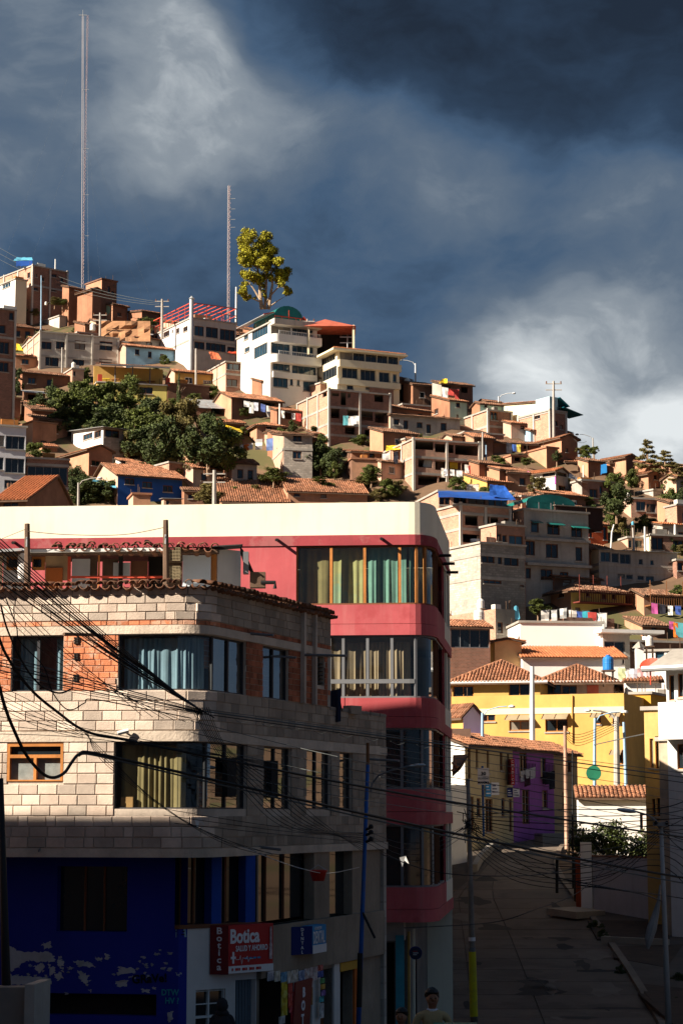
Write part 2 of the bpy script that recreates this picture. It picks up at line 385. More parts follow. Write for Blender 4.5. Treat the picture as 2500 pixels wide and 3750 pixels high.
def tile_sheet(mb, A, B, Cc, D, pitch=.24, row=.42, r=.085, rough=0.03, seed=0):
    """barrel tiles on the quad A-B (eave) D-C (ridge): real half-round pieces"""
    A, B, Cc, D = map(V, (A, B, Cc, D)); rr = random.Random(seed)
    nc = max(2, int((B - A).length / pitch)); nr = max(1, int(max((D - A).length, (Cc - B).length) / row))
    nrm = (B - A).cross(D - A).normalized()
    if nrm.z < 0: nrm = -nrm
    mb.face([A, B, Cc, D])
    ed = (B - A).normalized(); L_ = (B - A).length; a0, b0 = (D - A).dot(ed), (B - Cc).dot(ed); sl = (D - A) - ed * a0
    for i in range(nc):
        x = L_ * (i + .5) / nc; q = 1.0
        if a0 > .5: q = min(q, x / a0)
        if b0 > .5: q = min(q, (L_ - x) / b0)
        p0 = A + ed * x; e = sl * q + (ed * (a0 * (1 - x / L_) - b0 * x / L_) if a0 < .5 and b0 < .5 else V((0, 0, 0)))
        if e.length < .3: continue
        nr = max(1, int(e.length / row))
        side = (B - A).normalized() * r
        for j in range(nr):
            a = j / nr; b = min(1.0, (j + 1.12) / nr)
            q0 = p0 + e * a + nrm * (.035 + rr.uniform(0, rough)) + side * rr.uniform(-.2, .2); q1 = p0 + e * b + nrm * .012 + side * rr.uniform(-.2, .2)
            base = len(mb.v)
            for q, s_ in ((q0, 1.0), (q1, .85)):
                for t in (0, 60, 120, 180):
                    mb.v.append(q - side * cos(radians(t)) * s_ + nrm * r * .8 * sin(radians(t)) * s_)
            for k in range(3): mb.f.append((base + k, base + k + 1, base + 5 + k, base + 4 + k)); mb.uv.append(None); mb.mi.append(0)
            mb.f.append((base + 3, base + 2, base + 1, base)); mb.uv.append(None); mb.mi.append(0)
def slab_of(mb, pts, t):
    pts = [V(p) for p in pts]; lo = [p - V((0, 0, t)) for p in pts]
    mb.face(pts); mb.face(list(reversed(lo)))
    for i in range(len(pts)):
        j = (i + 1) % len(pts); mb.face([lo[i], lo[j], pts[j], pts[i]])
def roof_quad(parent, kind, A, B, Cc, D, seed=0):
    if kind in ('tile', 'tiled', 'ortile'):
        mb = MB(); tile_sheet(mb, A, B, Cc, D, seed=seed)
        o = mb.build('roof_tiles', {'tile': TILE, 'tiled': TILED, 'ortile': ORTILE}[kind], parent); o['kind'] = 'stuff'
        mb = MB(); dn = V((0, 0, .05)); slab_of(mb, [V(p) - dn for p in (A, B, Cc, D)], .1); mb.build('roof_boards', DWOOD, parent)
    else:
        mb = MB(); A, B, Cc, D = map(V, (A, B, Cc, D)); n = max(1, int((B - A).length / 1.0)); rr = random.Random(seed)
        for i in range(n):
            a, b = i / n, (i + 1.04) / n; dz = V((0, 0, rr.uniform(0, .05)))
            o = MB(); slab_of(o, [A.lerp(B, a) + dz, A.lerp(B, min(1, b)) + dz, D.lerp(Cc, min(1, b)) + dz, D.lerp(Cc, a) + dz], .03)
            o.build('roof_sheet', METALR, parent)

NH = [0]; BX = []
def house(name, label, Z, xL, xC, xR, yT, yB, wl, wr, roof='flat', rt='tile', a=30, wL=(), wR=(), Y=None, st='dark', stL=None, floors=(), cols=False, pitch=.38, par=0.0, cat='house', dy=0, over=.35, LLd=5.0, LRd=5.0, group=None, maxL=16, rslab=None):
    NH[0] += 1; seed = NH[0] * 13
    pL, pT = zx(Z, xL, yT); pC, pB = zx(Z, xC, yB); pR, _ = zx(Z, xR, yB)
    if Y is None: Y = terr(pC, pB)
    Y += dy
    C = at(pC, pB, Y); zt = at(pC, pT, Y).z; zb = C.z - 4.0; H = zt - C.z
    zb = min(zb, ground(C.x, C.y) - 1.0, ground(C.x, C.y + 3) - 1.0)
    ar = radians(a); dR = V((cos(ar), sin(ar), 0)); dL = V((-sin(ar), cos(ar), 0))
    nR = V((sin(ar), -cos(ar), 0)); nL = V((-cos(ar), -sin(ar), 0))
    zm = (C.z + zt) / 2
    def solve(d, px, mxl):
        if abs(px - pC) < 2: return None
        lo, hi = 0.0, mxl; sg = 1 if px > pC else -1
        for _ in range(40):
            m_ = (lo + hi) / 2; q = C + d * m_; q.z = zm
            if (proj(q)[0] - px) * sg < 0: lo = m_
            else: hi = m_
        return (lo + hi) / 2
    LR = solve(dR, pR, 40); LL = solve(dL, pL, maxL)
    LR = max(1.5, LR) if LR else LRd
    LL = max(2.0, LL) if LL else LLd
    t = thing(name, (C.x, C.y, C.z), label, cat, group or None)
    BX.append((min(pL, pC), max(pR, pC), pT, pB, Y, label))
    def holes(d, rects):
        out = []
        for (x0, y0, x1, y1) in rects:
            a0, b0 = zx(Z, x0, y0); a1, b1 = zx(Z, x1, y1)
            s0 = solve(d, a0, 40) or 0.06; s1 = solve(d, a1, 40) or .06
            if s0 > s1: s0, s1 = s1, s0
            q = C + d * ((s0 + s1) / 2)
            za, zb_ = at((a0 + a1) / 2, b1, q.y).z, at((a0 + a1) / 2, b0, q.y).z
            out.append((s0, s1, za, zb_))
        return out
    mb = MB(); hR = wall_face(mb, C, dR, nR, LR, zb, zt, holes(dR, wR))
    hLs = holes(dL, wL)
    O2 = C + dR * LR; O3 = O2 + dL * LL; O4 = C + dL * LL
    if wl is wr:
        hL = wall_face(mb, C, dL, nL, LL, zb, zt, hLs); wall_face(mb, O2, dL, dR, LL, zb, zt, []); wall_face(mb, O4, dR, dL, LR, zb, zt, [])
        ml = mb
    else:
        ml = MB(); hL = wall_face(ml, C, dL, nL, LL, zb, zt, hLs); wall_face(ml, O2, dL, dR, LL, zb, zt, []); wall_face(ml, O4, dR, dL, LR, zb, zt, [])
    up = V((0, 0, 1)); T = lambda p, z: V((p.x, p.y, z))
    ov = over
    if roof == 'gableR':          # ridge along the right face's direction
        h = LL / 2 * pitch; zr = zt + h
        ml.face([T(C, zt), T(C + dL * LL / 2, zr), T(O4, zt)], [(0, 0), (LL / 2, h), (LL, 0)]); ml.face([T(O2, zt), T(O3, zt), T(O2 + dL * LL / 2, zr)], [(0, 0), (LL, 0), (LL / 2, h)])
        e = ov * pitch; r0 = T(C + dL * LL / 2 - dR * ov * .6, zr + .06); r1 = T(O2 + dL * LL / 2 + dR * ov * .6, zr + .06)
        roof_quad(t, rt, T(C - dR * ov * .6 - dL * ov, zt - e + .06), T(O2 + dR * ov * .6 - dL * ov, zt - e + .06), r1, r0, seed)
        roof_quad(t, rt, T(O3 + dR * ov * .6 + dL * ov, zt - e + .06), T(O4 - dR * ov * .6 + dL * ov, zt - e + .06), r0, r1, seed + 1)
    elif roof == 'gableL':        # ridge along the left face's direction, gable over the right face
        h = LR / 2 * pitch; zr = zt + h
        mb.face([T(C, zt), T(O2, zt), T(C + dR * LR / 2, zr)], [(0, 0), (LR, 0), (LR / 2, h)]); ml.face([T(O4, zt), T(O4 + dR * LR / 2, zr), T(O3, zt)], [(0, 0), (LR / 2, h), (LR, 0)])
        e = ov * pitch; r0 = T(C + dR * LR / 2 - dL * ov * .6, zr + .06); r1 = T(O4 + dR * LR / 2 + dL * ov * .6, zr + .06)
        roof_quad(t, rt, T(O4 + dL * ov * .6 - dR * ov, zt - e + .06), T(C - dL * ov * .6 - dR * ov, zt - e + .06), r0, r1, seed)
        roof_quad(t, rt, T(O2 - dL * ov * .6 + dR * ov, zt - e + .06), T(O3 + dL * ov * .6 + dR * ov, zt - e + .06), r1, r0, seed + 1)
    elif roof == 'shed':          # low along the right face, rising away from the viewer
        h = LL * pitch * .8; e = ov * pitch
        ml.face([T(C, zt), T(O4, zt + h), T(O4, zt)], [(0, 0), (LL, h), (LL, 0)]); ml.face([T(O2, zt), T(O3, zt), T(O3, zt + h)], [(0, 0), (LL, 0), (LL, h)])
        ml.face([T(O4, zt), T(O4, zt + h), T(O3, zt + h), T(O3, zt)], [(0, 0), (0, h), (LR, h), (LR, 0)])
        roof_quad(t, rt, T(C - dR * ov * .6 - dL * ov, zt - e + .06), T(O2 + dR * ov * .6 - dL * ov, zt - e + .06), T(O3 + dR * ov * .6 + dL * ov * .3, zt + h + .06), T(O4 - dR * ov * .6 + dL * ov * .3, zt + h + .06), seed)
    elif roof == 'hip':
        h = min(LL, LR) / 2 * pitch; zr = zt + h; k = min(LL, LR) / 2; e = ov * pitch
        c0, c1, c2, c3 = C - dR * ov - dL * ov, O2 + dR * ov - dL * ov, O3 + dR * ov + dL * ov, O4 - dR * ov + dL * ov
        if LR >= LL: r0, r1 = C + dL * LL / 2 + dR * k, O2 + dL * LL / 2 - dR * k
        else: r0, r1 = C + dR * LR / 2 + dL * k, O4 + dR * LR / 2 - dL * k
        E = lambda p: T(p, zt - e + .06); R_ = lambda p: T(p, zr + .06)
        if LR >= LL:
            for q in ((c0, c1, r1, r0), (c2, c3, r0, r1), (c3, c0, r0, r0), (c1, c2, r1, r1)): roof_quad(t, rt, E(q[0]), E(q[1]), R_(q[2]) + dR * .01, R_(q[3]), seed); seed += 1
        else:
            for q in ((c3, c0, r0, r1), (c1, c2, r1, r0), (c0, c1, r0, r0), (c2, c3, r1, r1)): roof_quad(t, rt, E(q[0]), E(q[1]), R_(q[2]) + dR * .01, R_(q[3]), seed); seed += 1
    elif roof == 'flat':
        s_ = MB(); z0 = zt - par - .14 if par else zt; o_ = -.06 if par else .14
        slab_of(s_, [T(C - dR * o_ - dL * o_, z0 + .14), T(O2 + dR * o_ - dL * o_, z0 + .14), T(O3 + dR * o_ + dL * o_, z0 + .14), T(O4 - dR * o_ + dL * o_, z0 + .14)], .18)
        s_.build('roof_slab', rslab or CONC, t)
        rr = random.Random(seed)
        for _ in range(rr.randint(2, 5)):
            u = rr.random(); q = C + (dR * LR * u if rr.random() < .6 else dL * LL * u); s_ = MB(); s_.bar(T(q, zt), T(q, zt + rr.uniform(.4, 1.0)), .05); s_.build('rebar', DWOOD, t)
        if rr.random() < .6: q = C + dR * LR * rr.uniform(.2, .6) + dL * 1.0; s_ = MB(); s_.box(T(q, zt), dR * rr.uniform(.5, 1.6), dL * .6, V((0, 0, rr.uniform(.3, .9)))); s_.build('roof_clutter', rr.choice((BRICK, WOODO, TANKW, CONCD)), t)
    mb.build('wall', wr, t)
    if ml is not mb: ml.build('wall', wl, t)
    for h in hR:
        if st != 'none': window(t, C, dR, nR, h, st)
    for h in hL:
        if (stL or st) != 'none': window(t, C, dL, nL, h, stL or st)
    if st == 'none' or floors:
        pass
    for yf in floors:
        z = at(pC, zx(Z, 0, yf)[1], Y).z; s_ = MB()
        s_.box(T(C - dR * .05 - dL * .05, z - .12), dR * (LR + .1), dL * (LL + .1), V((0, 0, .26)))
        s_.build('floor_beam', CONC, t)
    if cols:
        for (q, L_, d) in ((C, LR, dR), (C, LL, dL)):
            n = max(1, round(L_ / 3.4))
            for i in range(n + 1):
                if d is dL and i == 0: continue
                p = q + d * (L_ * i / n); s_ = MB(); s_.box(T(p - dR * .13 - dL * .13, zb), dR * .24, dL * .24, V((0, 0, zt - zb + (.0 if i % 2 else .25)))); s_.build('column', CONCL, t)
    t_ = dict(t=t, C=C, dR=dR, dL=dL, nR=nR, nL=nL, LR=LR, LL=LL, zt=zt, zb=C.z, Y=Y, Z=Z)
    return t_
def onR(h, x, y, off=0.0):
    """a place on a house's right face under a pixel"""
    px, py = zx(h['Z'], x, y); d = raydir(px, py); o = V((0, 0, CZ)); n = h['nR']
    C = h['C'] + n * off; k = (C - o).dot(n) / d.dot(n); return o + d * k
def onL(h, x, y, off=0.0):
    px, py = zx(h['Z'], x, y); d = raydir(px, py); o = V((0, 0, CZ)); n = h['nL']
    C = h['C'] + n * off; k = (C - o).dot(n) / d.dot(n); return o + d * k

def leaf_mesh(name, blobs, n, size, mt, seed, flat=.0):
    """blobs: (centre, radii); leaves spread near the shells, denser outside, with gaps"""
    rr = random.Random(seed); v = []; f = []
    wts = [b[1][0] * b[1][1] + b[1][0] * b[1][2] for b in blobs]; tot = sum(wts)
    for (c, r), w in zip(blobs, wts):
        for _ in range(int(n * w / tot)):
            d = V((rr.gauss(0, 1), rr.gauss(0, 1), rr.gauss(0, 1))).normalized(); k = rr.uniform(.3, 1.0) ** .45 * (1 + rr.gauss(0, .2))
            p = V((c[0] + d.x * r[0] * k, c[1] + d.y * r[1] * k, c[2] + d.z * r[2] * k))
            a = (d + V((rr.gauss(0, .8), rr.gauss(0, .8), rr.gauss(0, .8)))).normalized(); b = a.orthogonal().normalized(); b.rotate(Matrix.Rotation(rr.uniform(0, 6.3), 3, a)); e = a.cross(b)
            s1 = size * rr.uniform(.6, 1.3); s2 = s1 * rr.uniform(.35, .6); i = len(v)
            v += [p - b * s1, p - e * s2, p + b * s1, p + e * s2]; f.append((i, i + 1, i + 2, i + 3))
    me = bpy.data.meshes.new(name); me.from_pydata([tuple(x) for x in v], [], f); me.materials.append(mt); me.update(); return me
def rand_blobs(seed, k, rx, rz, sub):
    rr = random.Random(seed); out = []
    for _ in range(k):
        t = rr.uniform(0, 6.28); q = rr.uniform(.1, 1.12); z = rr.uniform(.1, 1.0)
        w = 1 - abs(z - .45) * 1.0
        s = sub * rr.uniform(.45, 1.3)
        out.append(((cos(t) * rx * q * w, sin(t) * rx * q * w, z * rz), (s, s, s * rr.uniform(.7, 1.1))))
    return out
CROWN = {}
for nm, mt, sd in (('g', LEAF, 1), ('d', LEAFD, 2), ('o', LEAFO, 3), ('g2', LEAF, 4), ('d2', LEAFD, 5)):
    CROWN[nm] = leaf_mesh('crown', rand_blobs(sd, 46, 1.0, 2.0, .27), 6500, .075, mt, sd)
CROWN['c'] = leaf_mesh('crown', [((0, 0, .1 + i * .19), (.55 * (1 - i / 11) + .05, .55 * (1 - i / 11) + .05, .13)) for i in range(11)], 3800, .07, LEAFD, 9)
CROWN['p'] = leaf_mesh('crown', [((cos(i * 2.4) * (.75 - i * .04), sin(i * 2.4) * (.75 - i * .04), .2 + i * .12), (.5 - i * .018, .4 - i * .015, .09)) for i in range(16)], 3600, .075, LEAFO, 11)
def tree(name, label, Z, x, yb, yt, w, kind, Y=None, group=None, cat='tree', dy=0):
    px, pyb = zx(Z, x, yb); pyt = zx(Z, x, yt)[1]; pw = w / ZR[Z][2]
    if Y is None: Y = terr(px, pyb)
    Y += dy
    P = at(px, pyb, Y); H = at(px, pyt, Y).z - P.z; Wd = pw * Y / F
    t = thing(name, P, label, cat, group)
    mb = MB(); rr = random.Random(int(x * 7 + yb)); mb.tube([P - V((0, 0, .6)), P + V((rr.uniform(-.1, .1), 0, H * .35)), P + V((rr.uniform(-.2, .2), .1, H * .75))], [H * .03 + .04, H * .022 + .03, .02], 6)
    for _ in range(3):
        d = V((rr.uniform(-1, 1), rr.uniform(-1, 1), .9)) * H * .22; mb.tube([P + V((0, 0, H * rr.uniform(.2, .4))), P + V((0, 0, H * .35)) + d], [H * .015 + .02, .015], 4)
    mb.build('trunk', BARK, t)
    c = inst('crown', CROWN[kind], t, P + V((0, 0, H * .02)), (0, 0, rr.uniform(0, 6)), (Wd / 2 / 1.05, Wd / 2 / 1.05, H / 2.15))
    c['kind'] = 'stuff'
    return t
h = house
A1 = h('brick_house', 'tall bare brick house with blue tarp on its roof, on the hilltop', 'A', -60, 207, 430, 128, 345, BRICK, BRICKD, a=40, wL=[(175, 170, 193, 207)], wR=[(225, 178, 238, 200), (215, 265, 245, 285), (268, 200, 282, 225), (320, 178, 362, 200), (388, 205, 405, 235), (320, 265, 360, 290)], floors=(250,), cols=True, LLd=8)
A2 = h('white_house', 'small white house with brown flat roof below the tarp-roofed brick house', 'A', -60, 98, 172, 212, 350, WHITE, CREAMW, a=38, wL=[(15, 240, 68, 268)], dy=-3, st='white')
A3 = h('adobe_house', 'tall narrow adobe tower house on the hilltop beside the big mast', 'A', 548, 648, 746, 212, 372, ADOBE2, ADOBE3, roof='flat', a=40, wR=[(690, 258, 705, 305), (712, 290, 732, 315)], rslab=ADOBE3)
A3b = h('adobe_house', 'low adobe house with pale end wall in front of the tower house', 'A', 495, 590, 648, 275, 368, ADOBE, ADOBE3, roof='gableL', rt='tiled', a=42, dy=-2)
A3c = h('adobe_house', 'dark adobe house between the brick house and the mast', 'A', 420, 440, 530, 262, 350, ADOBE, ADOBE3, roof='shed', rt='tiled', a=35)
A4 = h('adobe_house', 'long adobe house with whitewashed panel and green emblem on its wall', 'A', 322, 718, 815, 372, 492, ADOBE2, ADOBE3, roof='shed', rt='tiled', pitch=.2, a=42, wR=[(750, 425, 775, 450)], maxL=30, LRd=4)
p_ = MB(); q0, q1, q2, q3 = [onL(A4, *c, .03) for c in ((512, 468), (640, 470), (640, 395), (512, 402))]; p_.face([q1, q0, q3, q2]); p_.build('whitewash_panel', PINK, A4['t'])
p_ = MB(); cc = onL(A4, 678, 415, .04); pts = []
for i in range(12): pts.append(cc + (A4['dL'] * cos(i * pi / 6) * 1.05 + V((0, 0, 1)) * sin(i * pi / 6) * .75))
p_.face(list(reversed(pts))); tr = onL(A4, 678, 440, .05); p_.box(tr - A4['dL'] * .1, A4['dL'] * .2, A4['nL'] * .01, V((0, 0, -.9))); p_.build('painted_tree_emblem', mat('pale_green_paint', (.35, .5, .33), bump=0), A4['t'])
A5 = h('adobe_house', 'low adobe shed on the skyline left of the red roof frame', 'A', 815, 905, 1025, 415, 480, ADOBE, ADOBE3, roof='shed', rt='tile', pitch=.2, a=35)
A6 = h('retaining_wall', 'grey stepped retaining wall with railing below the long adobe house', 'A', 180, 380, 505, 448, 520, CONCL, CONC, a=40, cat='wall', rslab=CONC, wR=())
A7 = h('open_shed', 'dark open shed with tiled roof behind the grey block house', 'A', 100, 175, 500, 525, 585, ADOBE, ADOBE3, roof='shed', rt='tiled', a=25, wR=[(200, 530, 300, 560), (330, 535, 470, 570)], st='none', dy=4)
A8 = h('block_house', 'pale grey concrete two storey house with white tank on its roof', 'A', 135, 255, 755, 550, 800, PINK, CONCL, a=22, wR=[(262, 612, 330, 660), (358, 600, 412, 660), (477, 605, 545, 662), (635, 610, 718, 668), (292, 708, 378, 768), (465, 715, 540, 772), (635, 722, 718, 755)], floors=(595, 700), cols=True)
A9 = h('blue_house', 'light blue house with long tiled roof beside the grassy bank', 'A', 765, 803, 1112, 636, 780, PINK, SKYB, roof='gableR', a=24, wR=[(862, 660, 890, 695), (945, 675, 968, 715), (1022, 690, 1048, 722)])
A10 = h('brick_house', 'brown brick house with big dark openings beside the yellow tarp', 'A', -90, -40, 95, 400, 900, BRICK, BRICKD, a=30, wR=[(0, 612, 60, 690), (0, 742, 60, 805), (55, 425, 85, 475), (-5, 505, 35, 560)], floors=(580, 720), cols=True, Y=222)
A11 = h('white_house', 'white rendered house with glazed galleries and red steel roof frame', 'A', 978, 1215, 1506, 462, 800, WHITE, CONCL, a=30, wL=[(985, 555, 1002, 610), (1042, 545, 1080, 580), (1095, 537, 1104, 551), (1125, 525, 1143, 558), (1168, 515, 1197, 547)], wR=[(1240, 512, 1300, 575), (1313, 520, 1390, 587), (1402, 534, 1498, 605), (1240, 612, 1306, 660), (1314, 620, 1440, 672), (1450, 645, 1500, 690)], floors=(598,), par=.0)
A12 = h('yellow_house', 'lemon yellow restaurant house with open tiled gallery above the trees', 'A', 590, 618, 1064, 872, 1030, YELLOWW, LEMON, a=14, wR=[(890, 902, 975, 945)], LLd=6)
A13 = h('ochre_house', 'small ochre house with white framed windows under a tiled roof', 'A', 1075, 1115, 1420, 800, 905, PINK, YELLOWW, roof='gableR', a=22, wR=[(1180, 838, 1230, 878), (1297, 858, 1347, 905)], st='white')
A14 = h('adobe_wall_house', 'dark adobe yard house in front of the ochre house', 'A', 1062, 1070, 1335, 880, 990, ADOBE, ADOBE3, a=20, dy=-1, rslab=ADOBE3, LLd=3)
A16 = h('adobe_house', 'wide dark adobe house with sagging tiled roof under the grey block house', 'A', 100, 142, 480, 805, 910, ADOBE, ADOBE3, roof='shed', rt='tiled', a=25, wR=[(180, 840, 230, 880), (300, 850, 340, 900)])
A16b = h('brick_shed', 'small pale brick shed with narrow window by the grey block house', 'A', 405, 462, 536, 785, 865, BRICK, PINK, a=25, wR=[(470, 800, 484, 830)], dy=-2)
A17 = h('adobe_house', 'small tiled adobe house by the yellow tarp on the left rise', 'A', 78, 102, 242, 700, 790, ADOBE, ADOBE2, roof='shed', a=22, wR=[(140, 722, 185, 755)])
A18 = h('adobe_house', 'dark adobe house with flat eaves beside the conical shrub', 'C', -60, -20, 132, 180, 345, ADOBE, ADOBE3, roof='flat', a=24, wR=[(20, 230, 50, 270)], rslab=TILED)
A19 = h('adobe_house', 'dark two storey adobe house at the left end of the slope', 'C', -80, -30, 52, 70, 190, ADOBE, ADOBE3, roof='shed', rt='tiled', a=26)
A20 = h('tin_shed', 'low tin roofed shed among the dark trees', 'C', 150, 165, 290, 150, 220, ADOBE3, ADOBE3, roof='shed', rt='metal', a=20, wR=[(180, 165, 270, 205)], st='none')
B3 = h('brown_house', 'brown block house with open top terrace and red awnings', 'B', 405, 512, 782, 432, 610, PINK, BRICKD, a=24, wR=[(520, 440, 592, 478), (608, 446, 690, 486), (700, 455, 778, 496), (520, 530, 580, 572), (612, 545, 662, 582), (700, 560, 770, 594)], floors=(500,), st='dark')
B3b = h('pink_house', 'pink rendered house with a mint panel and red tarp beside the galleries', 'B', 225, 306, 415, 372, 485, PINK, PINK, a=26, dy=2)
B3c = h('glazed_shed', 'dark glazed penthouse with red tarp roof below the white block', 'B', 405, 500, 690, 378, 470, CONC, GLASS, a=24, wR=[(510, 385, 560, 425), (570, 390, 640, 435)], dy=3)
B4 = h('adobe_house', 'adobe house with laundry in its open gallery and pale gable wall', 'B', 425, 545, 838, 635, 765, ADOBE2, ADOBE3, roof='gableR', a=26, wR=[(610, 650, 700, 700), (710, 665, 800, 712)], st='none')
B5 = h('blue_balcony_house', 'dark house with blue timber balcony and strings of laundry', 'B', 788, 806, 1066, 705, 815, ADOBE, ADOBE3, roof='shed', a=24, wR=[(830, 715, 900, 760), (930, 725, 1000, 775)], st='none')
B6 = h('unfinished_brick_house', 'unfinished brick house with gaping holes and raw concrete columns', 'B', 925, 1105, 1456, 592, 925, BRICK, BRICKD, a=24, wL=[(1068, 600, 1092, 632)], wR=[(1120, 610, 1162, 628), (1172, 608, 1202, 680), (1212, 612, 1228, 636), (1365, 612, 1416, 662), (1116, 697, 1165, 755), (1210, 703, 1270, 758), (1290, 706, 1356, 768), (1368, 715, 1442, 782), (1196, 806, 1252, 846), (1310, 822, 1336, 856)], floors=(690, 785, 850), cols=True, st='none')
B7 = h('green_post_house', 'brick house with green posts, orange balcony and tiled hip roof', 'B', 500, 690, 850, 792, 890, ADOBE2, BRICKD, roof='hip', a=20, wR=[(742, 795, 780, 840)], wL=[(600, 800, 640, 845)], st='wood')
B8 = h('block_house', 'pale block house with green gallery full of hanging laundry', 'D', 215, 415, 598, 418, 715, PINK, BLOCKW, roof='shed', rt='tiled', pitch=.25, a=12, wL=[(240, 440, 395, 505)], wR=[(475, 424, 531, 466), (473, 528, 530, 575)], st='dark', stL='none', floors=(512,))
B8b = h('cream_wall_house', 'sunlit cream house end beside the unfinished brick house', 'D', 600, 612, 745, 355, 420, CREAMW, CREAMW, a=18, dy=1)
B9 = h('tin_shed', 'shed with grey zinc sheets stepping down beside the adobe gallery house', 'B', 285, 330, 530, 690, 745, ADOBE, ADOBE3, roof='shed', rt='metal', a=16, wR=[(430, 700, 525, 735)], st='none', pitch=.5)
B9b = h('adobe_house', 'tiled adobe house with yellow tarp edge behind the orange balcony', 'B', 440, 470, 620, 775, 850, ADOBE, ADOBE3, roof='shed', rt='tile', a=18)
D1 = h('adobe_house', 'small adobe lean-to beneath the unfinished brick house', 'D', 712, 850, 1066, 528, 590, ADOBE3, ADOBE, roof='shed', rt='tile', pitch=.25, a=14, wR=[(960, 532, 996, 570)])
D2 = h('adobe_house', 'adobe yard house with shadowed end wall above the round bush', 'D', 780, 850, 1042, 575, 680, ADOBE3, ADOBE2, a=12, dy=-2, rslab=ADOBE)
D2b = h('adobe_house', 'narrow adobe house under the cream wall by the dark bushes', 'D', 598, 612, 720, 415, 480, ADOBE3, ADOBE, roof='shed', rt='tiled', a=25)
D3 = h('long_tiled_house', 'low house with broad tiled roof and a skylight behind the cream parapet', 'D', 360, 442, 948, 778, 880, ADOBE2, ADOBE2, roof='gableR', a=12, pitch=.5, wR=[(480, 795, 520, 815), (650, 800, 690, 825)], LLd=7)
D4 = h('long_tiled_house', 'low house with broad orange tiled roof beside the pole with wires', 'D', -60, 20, 452, 842, 920, ADOBE2, ADOBE, roof='gableR', a=8, pitch=.5, LLd=7)
D4b = h('tin_shed', 'open tin shed with washing behind the low tiled roofs', 'D', -10, 10, 345, 745, 800, ADOBE, ADOBE3, roof='shed', rt='metal', a=8, wR=[(20, 750, 120, 790), (160, 750, 320, 790)], st='none')
D5 = h('brick_house', 'wide brick house with three galleries, yellow curtain and washing', 'E', -20, 240, 742, 648, 1020, BRICK, BRICK, a=20, wR=[(245, 662, 390, 725), (402, 682, 545, 748), (556, 692, 732, 768), (272, 800, 382, 862), (402, 816, 600, 884), (606, 828, 720, 888), (270, 925, 420, 1000), (430, 938, 520, 1000)], floors=(780, 905), cols=True, st='none')
E6 = h('long_balcony_house', 'long shaded whitewashed house with tiled eaves and dark doors', 'E', 50, 60, 592, 455, 645, PINK, mat('grey_whitewash', (.42, .38, .34), var=.3, scale=.5, streak=.4), roof='shed', rt='tiled', a=20, wR=[(85, 490, 130, 535), (160, 500, 196, 568), (262, 515, 305, 560), (335, 530, 370, 600), (445, 520, 490, 580)], pitch=.25)
E7 = h('adobe_house', 'dark adobe house with pale framed window near the lamp post on the ridge', 'E', 160, 232, 392, 222, 385, ADOBE, ADOBE3, roof='shed', rt='tiled', a=22, wR=[(285, 282, 325, 327)], st='white')
E7b = h('adobe_house', 'ridge house with bright washing and orange tarp on its balcony', 'E', 380, 450, 690, 215, 320, CONC, ADOBE3, roof='shed', rt='tiled', a=22, wR=[(460, 230, 520, 285), (600, 245, 650, 290)], st='none')
E8 = h('mint_house', 'pale mint green house with adobe end wall and tiled roof', 'E', 375, 515, 646, 345, 515, ADOBE, MINT, roof='shed', a=26, wL=[(395, 412, 426, 450)], wR=[(562, 365, 592, 400), (565, 455, 580, 500)])
E9 = h('adobe_house', 'low tiled house with teal wall tucked behind the brick cube', 'E', 690, 745, 922, 372, 440, ADOBE, MINT, roof='gableR', rt='tiled', a=24, wR=[(780, 378, 800, 400)])
E9b = h('adobe_house', 'small dark roofed house on the ridge right of the lamp', 'E', 750, 790, 905, 355, 400, ADOBE, ADOBE3, roof='gableR', rt='tiled', a=26, dy=6)
E10 = h('brick_cube_house', 'orange brick cube with yellow curtain in its window', 'E', 575, 808, 986, 425, 595, BRICK, BRICKD, a=26, wR=[(826, 432, 880, 500)], floors=(545,), cols=True, st='wood')
E11 = h('plaster_house', 'pink plastered house with tiled eaves and small barred window', 'E', 960, 984, 1130, 520, 640, PINK, PINK, roof='shed', a=22, wR=[(1053, 540, 1086, 572)])
E11b = h('adobe_house', 'upper tiled house with wooden balcony behind the brick cube', 'E', 940, 985, 1142, 450, 520, ADOBE2, ADOBE3, roof='shed', rt='tile', a=22, wR=[(1000, 455, 1050, 490)], st='none', dy=4)
E12 = h('glass_top_house', 'brick corner house topped with turquoise glass on the ridge', 'E', 1040, 1282, 1402, 425, 600, BRICK, BRICKD, a=34, wL=[(1150, 465, 1206, 492)], wR=[(1322, 505, 1340, 545), (1355, 535, 1380, 570)], floors=(432,), cols=True)
E12b = h('cream_wall_house', 'cream ridge house with tile coping beside the turquoise glass', 'E', 925, 1200, 1290, 358, 440, CREAMW, CREAMW, roof='shed', rt='tile', pitch=.15, a=34, dy=2, maxL=22)
E13 = h('long_tiled_house', 'blue walled house under a long tiled eave below the glass topped house', 'E', 1122, 1132, 1442, 575, 645, SKYB, SKYB, roof='shed', a=20)
E14 = h('adobe_house', 'large orange adobe house with plain lit wall and dark gable end', 'E', 1122, 1370, 1492, 628, 800, ADOBE2, ADOBE, roof='gableL', a=32, wR=[(1400, 715, 1420, 745)])
E15 = h('adobe_house', 'low orange adobe yard wall house below the large adobe house', 'E', 1075, 1255, 1300, 708, 840, ADOBE2, ADOBE, a=30, rslab=ADOBE)
E16 = h('adobe_house', 'two storey dark adobe house with small windows behind the galleries', 'E', 560, 700, 846, 628, 805, ADOBE2, ADOBE3, roof='gableR', rt='tile', a=24, wR=[(765, 655, 795, 692), (760, 760, 790, 795)])
